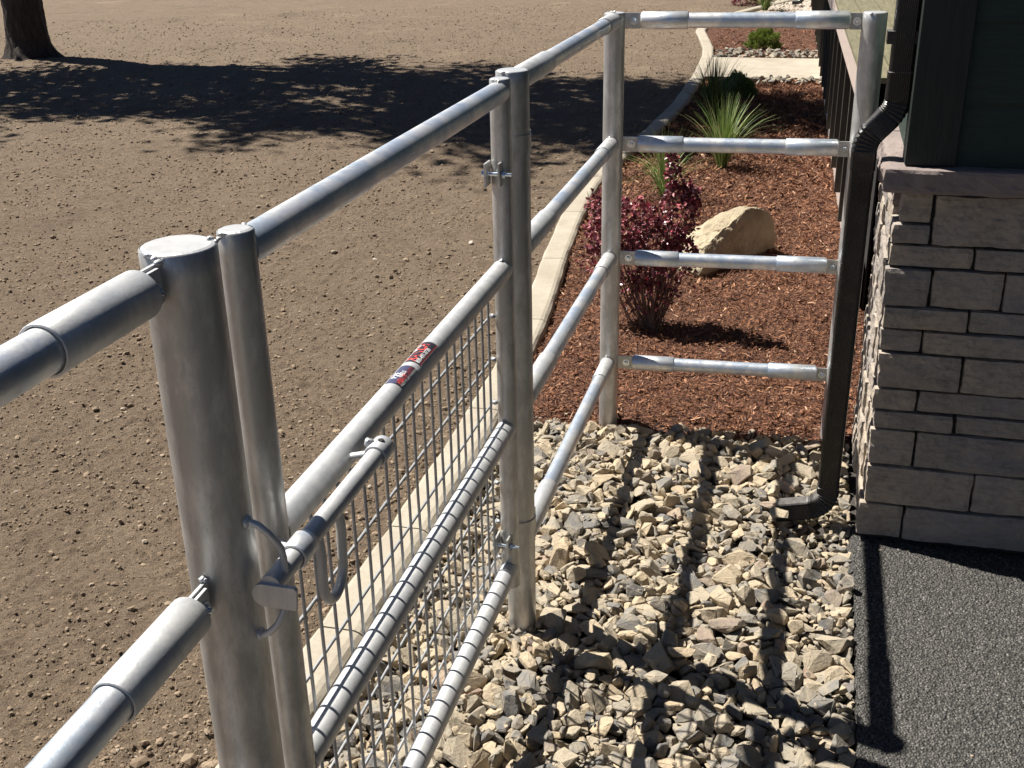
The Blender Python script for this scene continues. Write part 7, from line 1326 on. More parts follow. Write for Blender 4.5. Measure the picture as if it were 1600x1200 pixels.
hp += [(lx+.003, 1.371, 1.06), (lx+.003, 1.374, 1.085), (lx, 1.374, lz-.006)]
MB().tube(hp, .0078, 14).build('latch_handle', M['silver'], gate)

# stickers wrapped on the second rail
SR = .0254
def wrap(mb, s0, s1, a0, a1, r, ns=2, na=16):
    V = [(r*math.cos(math.radians(a0+(a1-a0)*j/na)), s0+(s1-s0)*i/ns, GR[1]+r*math.sin(math.radians(a0+(a1-a0)*j/na))) for i in range(ns+1) for j in range(na+1)]
    F = [[i*(na+1)+j, (i+1)*(na+1)+j, (i+1)*(na+1)+j+1, i*(na+1)+j+1] for i in range(ns) for j in range(na)]
    return mb.add(V, F, True)
def wtext(txt, y0, a0, size, r, m_, parent, name='lettering', xs_=1.0, shear=0.0, bold=0.0):
    cu = bpy.data.curves.new('lettering', 'FONT'); cu.body = txt; cu.size = size; cu.shear = shear; cu.offset = bold; cu.resolution_u = 2
    o = bpy.data.objects.new('tmp', cu); COL.objects.link(o)
    dg = bpy.context.evaluated_depsgraph_get(); me = bpy.data.meshes.new_from_object(o.evaluated_get(dg))
    bpy.data.objects.remove(o)
    for v in me.vertices:
        a = math.radians(a0)+v.co.y/SR
        yy = y0+v.co.x*xs_
        v.co = Vector((r*math.cos(a), yy, GR[1]+r*math.sin(a)))
    me.materials.clear(); me.materials.append(m_)
    ob = bpy.data.objects.new(name, me); COL.objects.link(ob); ob.parent = parent; ob.matrix_parent_inverse = Matrix.Identity(4)
    return ob
r1, r2, r3 = SR+.0003, SR+.0005, SR+.0007
s1_ = wrap(MB(), 1.912, 2.018, 38, 122, r1).build('sticker', M['st_black'], gate)
s1_['label'] = 'black and white rail sticker with large red lettering'
wrap(MB(), 1.915, 2.016, 38.6, 43.5, r2, 2, 4).build('white_stripe', M['st_white'], s1_)
wrap(MB(), 1.9165, 2.0145, 40, 42.6, r2+.0001, 2, 4).build('stripe_print', M['st_black'], s1_)
wrap(MB(), 1.914, 2.017, 44.5, 51, r2, 2, 4).build('red_stripe', M['st_dred'], s1_)
wtext('RANCH', 1.915, 76, .0265, r3, M['st_red'], s1_, xs_=1.0, shear=.25, bold=.0006)
wtext('800-497-3730', 1.916, 55, .0125, r3, M['st_white'], s1_, xs_=1.02, bold=.0003)
wtext('GATES', 1.965, 108, .0120, r3, M['st_white'], s1_, xs_=1.0, bold=.0003)
s2_ = wrap(MB(), 1.806, 1.893, 38, 122, r1).build('sticker', M['st_navy'], gate)
s2_['label'] = 'navy and black rail sticker with small white and red lettering'
wrap(MB(), 1.806, 1.893, 38, 74, r2, 2, 6).build('black_band', M['st_black'], s2_)
wtext('PIPE', 1.828, 88, .0155, r3, M['st_white'], s2_, bold=.0004)
wtext('RAILS', 1.838, 72, .0115, r3, M['st_white'], s2_, bold=.0003)
wtext('HEAVY', 1.812, 56, .0135, r3, M['st_red'], s2_, bold=.0004)
wtext('DUTY', 1.858, 55, .0120, r3, M['st_dred'], s2_, bold=.0004)
wtext('MADE TO LAST OUTDOORS', 1.811, 42.5, .0068, r3, M['st_white'], s2_, xs_=1.0)

# hinge hardware, two sets
for z, nm in ((1.348, 0), (.330, 1)):
    MB().box((-.031, 2.543, z-.030), (-.026, 2.590, z+.026), bev=.0012).build('hinge_plate', M['galv_post'], gate)
    hp_ = MB().box((.004, 2.541, z-.028), (.009, 2.588, z+.028), bev=.0012).build('hinge_plate', M['galv_post'], gate)
    b_ = MB().tube([(-.038, 2.557, z), (.034, 2.557, z)], .0045, 12)
    b_.tube([(.010, 2.557, z), (.018, 2.557, z)], .0088, 6, smooth=False); b_.tube([(-.038, 2.557, z), (-.032, 2.557, z)], .0088, 6, smooth=False)
    b_.build('hinge_bolt', M['bolt'], hp_)

# fence run behind the gate
ff = empty('pipe_fence', (0, YD, 0), 'middle pipe fence run, four sleeved rails between the hinge post and the corner post', 'fence', 'galvanized pipe fence runs')
cap(0, YD, .0406, 1.566, post_mesh(0, YD, .0406, -.3, 1.566).build('post', M['galv_post'], ff))
pe = post_mesh(0, YE, .0368, -.3, 1.563).build('post', M['galv_post'], ff); cap(0, YE, .0368, 1.563, pe)
for z in (1.394, .318):
    c_ = MB().tube([(0, YD, z-.024), (0, YD, z+.022)], .0438, 40, caps=False)
    c_.add([(.0438*math.cos(2*PI*k/40), YD+.0438*math.sin(2*PI*k/40), z+.022) for k in range(40)]+[(.0400*math.cos(2*PI*k/40), YD+.0400*math.sin(2*PI*k/40), z+.022) for k in range(40)], [[k, (k+1) % 40, 40+(k+1) % 40, 40+k] for k in range(40)])
    c_.box((.010, 2.74, z-.020), (.0145, 2.775, z+.022), bev=.001); c_.box((.024, 2.735, z-.018), (.0285, 2.770, z+.020), bev=.001)
    c_.build('hinge_collar', M['galv_post'], ff)
for i, h in enumerate(H):
    rl = MB().tube([(0, YD+.02, h), (0, 3.3, h), (0, 3.7, h), (0, 4.0, h)], .0250, 32).build('rail', M['galv'], ff)
    MB().sleeve((0, YD+.03, h), (0, 3.055, h), .0292, open0=False).build('sleeve', M['silver'], rl)
    MB().sleeve((0, 3.905, h), (0, 4.088, h), .0292, open1=False).build('sleeve', M['silver'], rl)
    wd = MB(); weld_tip(wd, 0, 4.076, h+.030, 70+i, 1.0); wd.build('weld', M['silver'], rl)

# fence run square to it, closing the strip to the house
ef = empty('pipe_fence', (XF, YF, 0), 'far crosswise pipe fence run with bolted rail ends, in front of the boulder', 'fence', 'galvanized pipe fence runs')
cap(XF, YF, .0410, 1.566, post_mesh(XF, YF, .0410, -.3, 1.566).build('post', M['galv_post'], ef))
for i, h in enumerate(H):
    def at(x): return (x, YE+(YF-YE)*x/XF, h+.004*x/XF)
    rl = MB().tube([at(.12), at(.4), at(.76)], .0258, 32).build('rail', M['galv'], ef)
    MB().sleeve(at(.092), at(.255), .0300, open0=False).build('sleeve', M['galv'], rl)
    MB().sleeve(at(.616), at(.795), .0300, open1=False).build('sleeve', M['galv'], rl)
    for x0, x1, xb in ((.034, .094, .068), (.793, .842, .817)):
        y_ = at(xb)[1]
        tb = MB().box((x0, y_-.0045, h-.027), (x1, y_+.0005, h+.027), bev=.0015).build('bolt_tab', M['galv_post'], rl)
        bolt(tb, (xb, y_-.0045, h), 'y', .0088, .006)

# ------------------------------------------------------------------ house
from mathutils import noise as mn
house = empty('house', (.955, 3.4, 0), 'house corner with grey stone veneer base, stone ledge and dark green lap siding above', 'house')
SV = []; SF = []; ST = []; so_ = [0]
rsn = random.Random(9)
def block(lo, hi, seed, r=.006, amp=.004, rough=(0, 0, 0), res=.016):
    """one hewn stone: a gridded box with worn edges and an uneven face"""
    lo = np.array(lo, float); hi = np.array(hi, float); L = hi-lo
    V = []; F = []; base = 0
    for ax in range(3):
        u, v = [(1, 2), (2, 0), (0, 1)][ax]
        nu = max(2, min(34, int(L[u]/res))); nv = max(2, min(34, int(L[v]/res)))
        for sgn in (0, 1):
            A, B = np.meshgrid(np.linspace(0, 1, nu+1), np.linspace(0, 1, nv+1), indexing='ij')
            # pull outer rows towards the edge so that it can be rounded
            P = np.zeros((A.size, 3)); P[:, u] = lo[u]+A.ravel()*L[u]; P[:, v] = lo[v]+B.ravel()*L[v]; P[:, ax] = hi[ax] if sgn else lo[ax]
            I = (np.arange(nu)[:, None]*(nv+1)+np.arange(nv)[None]).ravel()+base
            q = np.stack([I, I+nv+1, I+nv+2, I+1], -1)
            F.append(q if sgn else q[:, ::-1]); V.append(P); base += len(P)
    V = np.concatenate(V)
    inner = np.clip(V, lo+r, hi-r); d = V-inner; ln = np.linalg.norm(d, axis=1)[:, None]
    V = np.where(ln > 1e-9, inner+d/np.maximum(ln, 1e-9)*np.minimum(ln, r), V)
    out = []
    for p in V:
        s_ = Vector((p[0]*1.0+seed*3.1, p[1], p[2]*1.6))
        a = mn.fractal(s_*11, .9, 2.1, 4); b_ = mn.fractal(s_*38+Vector((5, 0, 0)), .8, 2.1, 3)
        n_ = (p-(lo+hi)/2)/(L/2); k = int(np.argmax(np.abs(n_))); dd = [0, 0, 0]; dd[k] = math.copysign(1, n_[k])
        q = p+np.array(dd)*(a*amp+b_*amp*.45)
        if rough[0] and n_[0] < -.6: q[0] += mn.fractal(s_*9, .6, 2.1, 5)*rough[0]+abs(mn.fractal(s_*22, .7, 2, 3))*rough[0]*.6
        out.append(q)
    V = np.array(out); SV.append(V); SF.append(np.concatenate(F)+so_[0]); ST.append(np.full(len(V), rsn.random())); so_[0] += len(V)
rows = [(.002, .120, [.955, 1.094, 1.60]), (.125, .257, [.965, 1.287, 1.72]), (.262, .385, [.963, 1.100, 1.62]), (.390, .450, [.966, 1.205, 1.66]),
        (.455, .525, [.954, 1.088, 1.58]), (.530, .645, [.960, 1.204, 1.63]), (.650, .720, [.956, 1.078, 1.55]), (.726, .793, [.958, 1.201, 1.69]),
        (.799, .914, [.950, 1.082, 1.284, 1.60]), (.920, .984, [.953, 1.190, 1.64])]
sd_ = 0
for z0, z1, js in rows:
    x = list(js)
    while x[-1] < 3.0: x.append(x[-1]+rsn.uniform(.22, .5))
    for j in range(len(x)-1):
        sd_ += 1; back = 3.50
        if j == 0: back = 3.4+rsn.choice([.10, .16, .22])
        yo = rsn.uniform(-.006, .005)
        block((x[j]+(.0 if j == 0 else .003), 3.4+yo, z0+.001), (x[j+1]-.003, back, z1), sd_, rough=(.0045, 0, 0) if j == 0 else (0, 0, 0), res=.014)
        if j == 0:
            yb = back+.004
            while yb < 4.18:
                ye = min(4.2, yb+rsn.uniform(.12, .34)); sd_ += 1
                if 4.2-ye < .08: ye = 4.2
                block((.954+rsn.uniform(-.007, .006), yb, z0+.001), (1.05, ye-.004, z1), sd_, rough=(.0045, 0, 0), res=.014); yb = ye+.001
for lo, hi in [((.955, 3.400, .990), (1.060, 3.52, 1.048)), ((.972, 3.403, 1.054), (1.057, 3.50, 1.143)), ((1.066, 3.398, .990), (1.47, 3.5, 1.138)),
               ((1.476, 3.400, .990), (1.66, 3.5, 1.142)), ((1.666, 3.4, .990), (2.1, 3.5, 1.06)), ((1.666, 3.4, 1.066), (1.98, 3.5, 1.14)), ((1.985, 3.4, 1.066), (2.4, 3.5, 1.14)), ((2.105, 3.4, .99), (2.5, 3.5, 1.06)), ((2.5, 3.4, .99), (3.0, 3.5, 1.14)),
               ((.957, 3.526, .99), (1.05, 3.75, 1.07)), ((.953, 3.507, 1.075), (1.05, 3.68, 1.143)), ((.953, 3.755, .99), (1.05, 4.2, 1.07)), ((.957, 3.685, 1.075), (1.05, 4.2, 1.143))]:
    sd_ += 1; block(lo, hi, sd_, rough=(.0045, 0, 0) if lo[0] < 1 else (0, 0, 0), res=.014)
mesh_np('stone_veneer', np.concatenate(SV), np.concatenate(SF), M['veneer'], False, house, np.concatenate(ST))
MB().box((.985, 3.425, -.0345), (3.0, 4.19, 1.15)).build('mortar_backing', M['mortar'], house)
# ledge stones
SV = []; SF = []; ST = []; so_[0] = 0
block((.908, 3.348, 1.149), (1.62, 3.52, 1.221), 501, r=.010, amp=.004, rough=(.010, 0, 0), res=.012)
block((1.626, 3.350, 1.149), (2.3, 3.52, 1.220), 502, r=.010, amp=.004, res=.016)
block((2.306, 3.350, 1.149), (3.0, 3.52, 1.220), 503, r=.010, amp=.004, res=.016)
block((.915, 3.524, 1.149), (1.10, 3.92, 1.221), 504, r=.010, amp=.004, rough=(.008, 0, 0), res=.014)
block((.919, 3.925, 1.149), (1.10, 4.235, 1.221), 505, r=.010, amp=.004, rough=(.006, 0, 0), res=.014)
mesh_np('stone_ledge', np.concatenate(SV), np.concatenate(SF), M['cap'], False, house, np.concatenate(ST))
MB().box((.990, 3.424, 1.2215), (8.0, 4.30, 3.0)).build('upper_wall', M['siding'], house)
mb = MB()
for x0 in (1.098,):
    z = 1.228
    zz = [1.222, 1.398, 1.616, 1.834, 2.052, 2.27, 2.488, 2.706, 2.924]
    for a, b_ in zip(zz, zz[1:]):
        V = [(x0, 3.404, a), (8.0, 3.404, a), (8.0, 3.416, b_+.01), (x0, 3.416, b_+.01), (x0, 3.423, a), (8.0, 3.423, a)]
        mb.add(V, [[0, 1, 2, 3], [4, 5, 1, 0]])
        V = [(.978, 3.49, a), (.978, 4.30, a), (.986, 4.30, b_+.01), (.986, 3.49, b_+.01), (.989, 3.49, a), (.989, 4.30, a)]
        mb.add(V, [[1, 0, 3, 2], [0, 1, 5, 4]])
mb.build('siding', M['siding'], house)
mb = MB(); mb.box((.966, 3.387, 1.224), (1.102, 3.430, 3.0), bev=.002); mb.box((.966, 3.4305, 1.224), (.989, 3.50, 3.0), bev=.002)
mb.build('corner_trim', M['trim'], house)
mb = MB(); mb.box((.65, 3.05, 3.0), (8.2, 24, 3.12)); mb.build('roof', M['trim'], house)
mb = MB(); mb.box((2.6, -4.5, 2.90), (8.2, 3.38, 3.05)); mb.box((3.4, -4.5, -.1), (8, 3.4, 2.9)); mb.build('unseen_sky_blocker', M['trim'], house)  # unseen roof and wall added to cut sky light on the stone front
mb = MB(); mb.box((3.6, 4.3, -.1), (8, 23.5, 3.0)); mb.box((3.0, 3.42, -.1), (8, 4.3, 1.2)); mb.build('wall', M['siding'], house)

# downspouts
def spout(name, path, wx, wy, label, group=None, bands=()):
    """corrugated rectangular pipe swept along path; each entry (point, section turn)"""
    P = [Vector(p) for p in path]
    sec = []
    nx_, ny_ = 9, 6
    def side(a, b, n):
        L_ = []
        for i in range(n*3):
            t_ = i/(n*3); L_.append((Vector(a).lerp(Vector(b), t_), 0.0013*(.5-.5*math.cos(2*PI*n*t_))))
        return L_
    hx, hy, c = wx/2, wy/2, .011
    cor = [(-hx+c, -hy), (hx-c, -hy), (hx, -hy+c), (hx, hy-c), (hx-c, hy), (-hx+c, hy), (-hx, hy-c), (-hx, -hy+c)]
    outl = []
    for i in range(0, 8, 2):
        a, b_ = cor[i], cor[i+1]; n = nx_ if i in (0, 4) else ny_
        nrm = [(0, 1), (0, 0), (-1, 0), (0, 0), (0, -1), (0, 0), (1, 0)][i] if i < 7 else (0, 0)
        for q, dpt in side(a, b_, n): outl.append((q.x+nrm[0]*dpt, q.y+nrm[1]*dpt))
        outl.append(b_)
        b2 = cor[(i+2) % 8]; ctr = {0: (hx-c, -hy+c), 2: (hx-c, hy-c), 4: (-hx+c, hy-c), 6: (-hx+c, -hy+c)}[i]
        for q_ in (1, 2):
            a1 = math.atan2(b_[1]-ctr[1], b_[0]-ctr[0])+q_*PI/6; outl.append((ctr[0]+c*math.cos(a1), ctr[1]+c*math.sin(a1)))
    mb = MB(); n = len(P); k = len(outl); V = []
    yax = Vector((0, 1, 0))
    for i in range(n):
        d = (P[min(i+1, n-1)]-P[max(i-1, 0)]).normalized()
        xa = yax.cross(d).normalized()*-1
        if xa.x < 0 and abs(d.z) > .3: xa = -xa
        sc = bands[i] if i < len(bands) else 1.0
        for u, v in outl: V.append(tuple(P[i]+xa*u*sc+yax*v*sc))
    F = [[i*k+j, (i+1)*k+j, (i+1)*k+(j+1) % k, i*k+(j+1) % k] for i in range(n-1) for j in range(k)]
    mb.add(V, F)
    mb.add(V[:k], [list(range(k))])
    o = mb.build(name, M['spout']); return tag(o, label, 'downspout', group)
X0, X1, YS = .934, .8565, 3.488
path = [(X0, YS, 2.98), (X0, YS, 1.47), (X0, YS, 1.468), (X0, YS, 1.41)]; bd = [.96, .96, 1.03, 1.03]
Rb = .085; an = math.radians(40)
for k in range(1, 12):
    a = an*k/11; path.append((X0-Rb*(1-math.cos(a)), YS, 1.395-Rb*math.sin(a))); bd.append(1.04 if k % 2 else .975)
e0 = path[-1]; run = (X0-X1-2*Rb*(1-math.cos(an)))/math.sin(an)
e1 = (e0[0]-run*math.sin(an), YS, e0[2]-run*math.cos(an)); path.append(e1); bd.append(1.0)
for k in range(1, 12):
    a = an*(1-k/11); path.append((X1+Rb*(1-math.cos(a)), YS, e1[2]-Rb*(math.sin(an)-math.sin(a)))); bd.append(1.04 if k % 2 else .975)
zb = path[-1][2]
path += [(X1, YS, zb-.03), (X1, YS, zb-.055), (X1, YS, zb-.057), (X1, YS, .122), (X1, YS, .120), (X1, YS, .114)]; bd += [1.03, 1.03, .97, .97, 1.03, 1.03]
R_ = .062
for k in range(1, 18):
    a = (PI/2*.93)*k/17
    path.append((X1-R_*(1-math.cos(a)), YS-.020*k/17, .104-R_*math.sin(a))); bd.append(1.03 if k % 2 else .955)
ex = path[-1]
path += [(ex[0]-.01, ex[1]-.003, ex[2]-.002), (ex[0]-.105, ex[1]-.03, ex[2]-.008)]; bd += [.99, .97]
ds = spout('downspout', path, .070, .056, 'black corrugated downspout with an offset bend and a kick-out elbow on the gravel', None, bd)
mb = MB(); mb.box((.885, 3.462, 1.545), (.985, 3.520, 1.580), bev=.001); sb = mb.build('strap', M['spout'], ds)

# ------------------------------------------------------------------ deck beside the bed
def rx(y): return .938-.0315*(y-6.5)
deck = empty('deck', (rx(6.5), 6.5, 0), 'raised wooden deck with pale fascia and dark slatted skirt along the mulch bed', 'deck')
def slab(name, xa, xb, z0, z1, m_, y0=5.6, y1=21.4, parent=deck):
    V = [(rx(y0)+xa, y0, z0), (rx(y0)+xb, y0, z0), (rx(y1)+xb, y1, z0), (rx(y1)+xa, y1, z0), (rx(y0)+xa, y0, z1), (rx(y0)+xb, y0, z1), (rx(y1)+xb, y1, z1), (rx(y1)+xa, y1, z1)]
    return MB().add(V, [[3, 2, 1, 0], [4, 5, 6, 7], [0, 1, 5, 4], [1, 2, 6, 5], [2, 3, 7, 6], [3, 0, 4, 7]]).build(name, m_, parent)
slab('fascia', -.055, -.020, .965, 1.112, M['fascia'])
slab('bottom_board', -.004, .034, -.03, .235, M['fascia'])
for i in range(17): slab('deck_board', -.062+i*.146, -.062+i*.146+.140, 1.114+(.0006 if i % 2 else 0), 1.140, M['deckwood'])
slab('beam', .10, .14, .80, .96, M['slat'])
for i in range(21):
    y = 5.94+.70*i
    mb = MB(); x = rx(y)
    mb.box((x-.052, y, .172), (x-.008, y+.088, .9635), bev=.002); mb.build('skirt_slat', M['slat'], deck)
slab('skirt_shade_sheet', .045, .055, .0, .964, flat('under_deck_shade', (.012, .011, .010), .9))  # near-black sheet standing in for the shade under the deck
p_ = MB().box((.44, 21.6, -.1), (.62, 21.78, 2.9), bev=.004).build('porch_post', M['olive']); tag(p_, 'olive porch post at the far end of the deck, top edge of the picture', 'post')
fp = [(.33, 21.5, 2.9), (.33, 21.5, .30), (.325, 21.5, .22), (.30, 21.5, .15), (.26, 21.5, .10), (.20, 21.5, .085), (.12, 21.5, .08)]
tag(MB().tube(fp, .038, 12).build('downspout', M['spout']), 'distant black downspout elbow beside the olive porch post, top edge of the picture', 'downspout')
rs_ = np.random.RandomState(4); X = rs_.uniform(-.35, 1.1, 2600); Y = rs_.uniform(19.35, 24, 2600)
tag(scatter_lumps('pale_gravel', X, Y, np.full(2600, .01), rs_.uniform(.02, .05, 2600), simple('pale_pea_gravel', (.50, .43, .36), .9, 0, .35, 8), 5), kind='stuff')
mb = MB(); mb.box((-.5, 19.3, -.1), (1.2, 26, .0)); tag(mb.build('gravel_base', simple('pale_ground', (.42, .36, .30), .9)), kind='structure')

# ------------------------------------------------------------------ boulder
bm = bmesh.new()
for p in [(.10, 5.99, .07), (.20, 6.11, .165), (.29, 6.22, .235), (.37, 6.31, .290), (.45, 6.40, .290), (.52, 6.48, .21), (.548, 6.54, .10), (.54, 6.62, -.05), (.32, 6.42, -.05), (.12, 6.12, -.05), (.03, 6.10, -.05), (.03, 6.22, .12), (.06, 6.42, .15), (.18, 6.42, .215), (.30, 6.5, .27), (.42, 6.60, .22), (.50, 6.66, -.05), (.08, 6.6, -.05), (.17, 6.00, -.05), (.16, 5.97, .01)]: bm.verts.new(p)
r = bmesh.ops.convex_hull(bm, input=bm.verts)
bmesh.ops.delete(bm, geom=[g for g in set(r['geom_interior']) | set(r['geom_unused']) if isinstance(g, bmesh.types.BMVert)], context='VERTS')
bmesh.ops.bevel(bm, geom=bm.edges[:], offset=.022, segments=3, affect='EDGES', clamp_overlap=True)
bmesh.ops.triangulate(bm, faces=bm.faces[:])
for _ in range(5):
    bmesh.ops.subdivide_edges(bm, edges=[e for e in bm.edges if e.calc_length() > .018], cuts=1); bmesh.ops.triangulate(bm, faces=bm.faces[:])
c0 = Vector((.3, 6.3, .05))
for v in bm.verts:
    d = (v.co-c0).normalized(); p = v.co
    front = max(0, min(1, (6.22+.5*(p.x-.3)-p.y)/.1))
    v.co = p+d*(mn.fractal(p*6, .8, 2.1, 5)*.022+mn.fractal(p*30, .7, 2.1, 4)*.007)-Vector((0, -.03, 0))*front*abs(mn.fractal(p*9+Vector((3, 0, 0)), .7, 2, 3))
mb = MB(); mb.bm(bm)
bo = mb.build('boulder', M['boulder']); tag(bo, 'big tan boulder half buried in red mulch behind the barberry', 'boulder')

# ------------------------------------------------------------------ plants
def leaves_np(name, P, Dr, L, W, m_, parent=None, seed=0, fold=.25, up=0.0):
    """pointed-oval leaves, folded along the midrib: P base points, Dr directions"""
    r_ = np.random.RandomState(seed); n = len(P)
    Dr = Dr/np.linalg.norm(Dr, axis=1)[:, None]
    q = r_.normal(size=(n, 3))+np.array([-.5, -.2, 1.0])*up; s_ = np.cross(Dr, q); s_ /= np.linalg.norm(s_, axis=1)[:, None]; u = np.cross(s_, Dr)
    L = L[:, None]; W = W[:, None]; f = u*W*fold
    V = np.stack([P, P+Dr*L*.35+s_*W*.5+f, P+Dr*L*.75+s_*W*.42+f, P+Dr*L, P+Dr*L*.75-s_*W*.42+f, P+Dr*L*.35-s_*W*.5+f], 1)
    F = np.array([(0, 1, 2, 3), (0, 3, 4, 5)])[None]+np.arange(n)[:, None, None]*6
    return mesh_np(name, V.reshape(-1, 3), F.reshape(-1, 4), m_, False, parent)
# barberry
bb = empty('barberry_shrub', (.03, 5.14, 0), 'dark red barberry shrub with one tall shoot, behind the corner fence post', 'shrub')
rs = np.random.RandomState(21)
lumps = [(-.12, .50, .17, .14, 190), (-.225, .46, .085, .14, 70), (.01, .45, .14, .15, 140), (.135, .56, .090, .16, 110), (.19, .63, .045, .07, 46), (.10, .74, .030, .10, 40), (.085, .845, .018, .05, 16), (-.27, .60, .04, .04, 16), (.14, .37, .10, .08, 90),
         (-.10, .29, .19, .12, 90), (.07, .27, .16, .12, 70), (-.03, .15, .19, .09, 40), (-.25, .30, .07, .10, 24)]
P = []; D = []; stems = MB(); si = 0
for cx__, cz__, rx_, rz_, n in lumps:
    for j in range(n):
        a = rs.normal(size=3); a /= np.linalg.norm(a); rr_ = rs.uniform(.2, 1.05)**.5
        c = np.array([cx__+a[0]*rx_*rr_, 5.17+a[1]*min(.15, rx_*1.1)*rr_, cz__+a[2]*rz_*rr_])
        if c[2] < .03: continue
        for q in range(rs.randint(3, 6)):
            d = rs.normal(size=3)*.8+a*.5+np.array([0, -.15, .15]); P.append(c+rs.normal(size=3)*.010); D.append(d)
        if j % 12 == 0 and cz__ < .8:
            base = np.array([.03+rs.normal()*.022, 5.14+rs.normal()*.02, -.01]); midp = base*.45+c*.55+np.array([0, 0, -.06-.08*abs(c[0]-.03)/.2]); midp[:2] = base[:2]*.62+c[:2]*.38
            stems.tube([tuple(base), tuple(midp), tuple((midp+c)/2+rs.normal(size=3)*.008), tuple(c)], [.0032, .0026, .0018, .001], 5, caps=False); si += 1
for a_, b_ in (((.085, 5.16, .60), (.088, 5.16, .885)), ((.16, 5.16, .5), (.20, 5.16, .69)), ((-.24, 5.16, .45), (-.30, 5.15, .66))):
    stems.tube([a_, b_], [.003, .001], 5, caps=False)
P = np.array(P); D = np.array(D); n = len(P)
leaves_np('foliage', P, D, rs.uniform(.018, .030, n), rs.uniform(.014, .021, n), M['barb'], bb, 22, .2, 1.8)
stems.build('stems', M['barbstem'], bb)

def grass(name, x, y, n, hmin, hmax, spread, m_, label, seed, w=.0055, droop=.35, lean=(0, 0)):
    r_ = np.random.RandomState(seed); a = r_.uniform(0, 2*PI, n); t0 = np.abs(r_.normal(0, .55, n)).clip(0, 1.4)*spread
    h = r_.uniform(hmin, hmax, n); bx = x+np.cos(a)*.035*r_.uniform(0, 1, n); by = y+np.sin(a)*.035*r_.uniform(0, 1, n)
    dh = np.stack([np.cos(a), np.sin(a)], -1); sd_ = np.stack([-np.sin(a+r_.normal(0, .6, n)), np.cos(a), np.zeros(n)], -1)
    V = []; K = 7
    for i in range(K):
        t = i/(K-1); ang = t0*(.35+.65*t)+droop*t*t*t0*1.2
        rad = h*t*np.sin(ang.clip(0, 1.9)); z = h*t*np.cos(ang.clip(0, 1.9))
        c = np.stack([bx+dh[:, 0]*rad+lean[0]*t*h, by+dh[:, 1]*rad+lean[1]*t*h, z.clip(-.0, 9)], -1)
        ww = (w*(1-t**2.2)*.5+.0004)*(.7+.3*(t > .05))
        V.append(c-sd_*ww); V.append(c+sd_*ww)
    V = np.stack(V, 1); F = np.array([(2*i, 2*i+1, 2*i+3, 2*i+2) for i in range(K-1)])[None]+np.arange(n)[:, None, None]*2*K
    o = mesh_np(name, V.reshape(-1, 3), F.reshape(-1, 4), m_, True)
    return tag(o, label, 'grass clump')
grass('ornamental_grass',   .047, 8.67, 300, .26, .60, .78, M['grassA'], 'bright green spiky grass clump on red mulch seen above the boulder', 31, .0058, .12)
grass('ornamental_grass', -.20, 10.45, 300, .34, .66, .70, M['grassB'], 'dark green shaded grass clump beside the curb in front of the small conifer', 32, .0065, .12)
grass('ornamental_grass', -.26, 7.70, 170, .24, .52, .95, M['grassA'], 'thin yellow green grass clump just behind the barberry, near the curb', 33, .0052, .2)
grass('ornamental_grass', -.30, 20.7, 260, .35, .80, .8, M['grassA'], 'distant bright grass clump at the end of the bed, top edge of the picture', 34, .014)
def mound(name, x, y, rx_, ry_, h, n, m_, label, seed, L=.04):
    r_ = np.random.RandomState(seed); P = []; D = []
    for _ in range(n):
        a = r_.normal(size=3); a[2] = abs(a[2]); a /= np.linalg.norm(a)
        lump = 1+.18*math.sin(a[0]*9+seed)*math.cos(a[1]*8)+.1*math.sin(a[2]*14)
        k_ = r_.uniform(.55, 1)**.4*lump
        c = np.array([x+a[0]*rx_*k_, y+a[1]*ry_*k_, .01+a[2]*h*k_])
        for q in range(5):
            P.append(c); D.append(a*1.1+r_.normal(size=3)*.55+np.array([0, 0, .35]))
    P = np.array(P); D = np.array(D); n = len(P)
    o = leaves_np(name, P, D, r_.uniform(.6, 1.2, n)*L, np.full(n, L*.16), m_, None, seed, .1)
    return tag(o, label, 'shrub')
mound('dwarf_conifer', -.10, 11.95, .17, .17, .19, 1500, M['conA'], 'low dark green dwarf conifer just in front of the concrete walk', 41)
mound('dwarf_conifer', -.05, 15.75, .20, .2, .24, 1500, M['conB'], 'rounded yellow green dwarf conifer beyond the concrete walk', 42)
o = mound('barberry_shrub', -.68, 21.6, .22, .22, .42, 500, M['barb'], 'distant small reddish barberry beyond the curb end, top edge of the picture', 43, .06)
grass('ornamental_grass', -.05, 15.95, 0 or 60, .20, .36, .6, M['grassA'], 'sparse pale grass tuft hidden partly behind the rounded yellow green conifer', 35, .008)

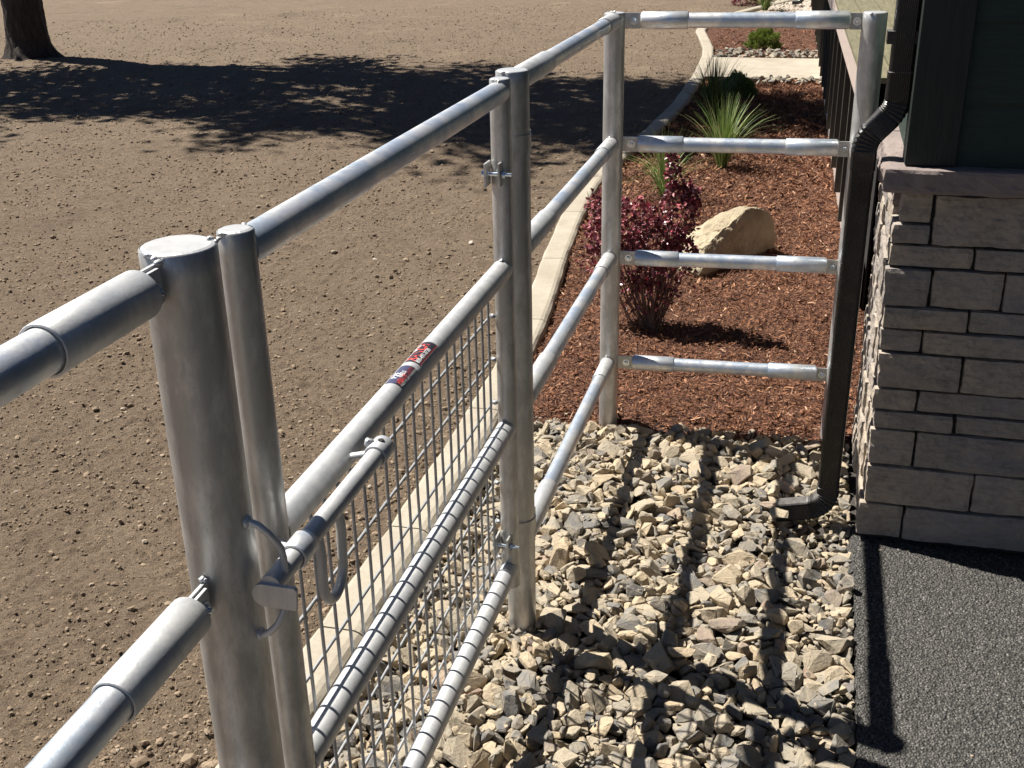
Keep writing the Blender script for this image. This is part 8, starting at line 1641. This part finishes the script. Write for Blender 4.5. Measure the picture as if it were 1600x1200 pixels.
# ------------------------------------------------------------------ tree
tr = empty('shade_tree', (-9.68, 13.6, 0), 'tree with dark ridged bark at the upper left, shading the bare soil', 'tree')
K = 40; zs = np.concatenate([np.linspace(-.15, .9, 36), np.linspace(1.0, 3.4, 20)]); V = []
for z in zs:
    for k in range(K):
        a = 2*PI*k/K; r0 = .255-.02*z+.20*math.exp(-max(z, 0)/.13)*(1+.45*math.sin(a*5+.7)+.2*math.sin(a*3))*.75
        rg = abs(mn.fractal(Vector((math.cos(a)*3.2, math.sin(a)*3.2, z*1.1)), .7, 2, 4))*.05
        V.append((-9.68+(r0-rg+.02)*math.cos(a)+.03*z*.6, 13.6+(r0-rg+.02)*math.sin(a), z))
F = [[i*K+k, i*K+(k+1) % K, (i+1)*K+(k+1) % K, (i+1)*K+k] for i in range(len(zs)-1) for k in range(K)]
MB().add(V, F, True).build('trunk', M['bark'], tr)
rs = np.random.RandomState(55); lim = MB(); cl = []
for i in range(16):
    a = 2*PI*i/16+rs.uniform(-.2, .2); tz = rs.uniform(4.5, 11.5); rr_ = rs.uniform(1.5, 4.2)
    st = np.array([-9.66, 13.6, rs.uniform(2.6, 3.4)]); en = np.array([-9.3+math.cos(a)*rr_*1.05, 12.75+math.sin(a)*rr_*.50, tz]); md = st*.5+en*.5+rs.normal(size=3)*.3
    lim.tube([tuple(st), tuple(md), tuple(en)], [.13, .07, .02], 8, caps=False)
    for q in range(7):
        t_ = rs.uniform(.35, 1.05); cl.append(md*(1-t_)+en*t_+rs.normal(size=3)*np.array([.6, .5, .6]))
lim.build('limb', M['bark'], tr)
for i in range(185):
    a = rs.normal(size=3); a /= np.linalg.norm(a); cl.append(np.array([-9.1, 12.62, 8.2])+a*np.array([4.9, 1.85, 5.2])*rs.uniform(.3, 1)**.5)
P = []; D = []
for c in cl:
    n = rs.randint(60, 120); s_ = rs.uniform(.28, .62)
    P.append(c+rs.normal(size=(n, 3))*s_*np.array([.6, .6, .42])); D.append(rs.normal(size=(n, 3))+np.array([0, 0, -.2]))
P = np.concatenate(P); D = np.concatenate(D); n = len(P)
leaves_np('crown', P, D, rs.uniform(.10, .19, n), rs.uniform(.07, .13, n), M['crown'], tr, 56)
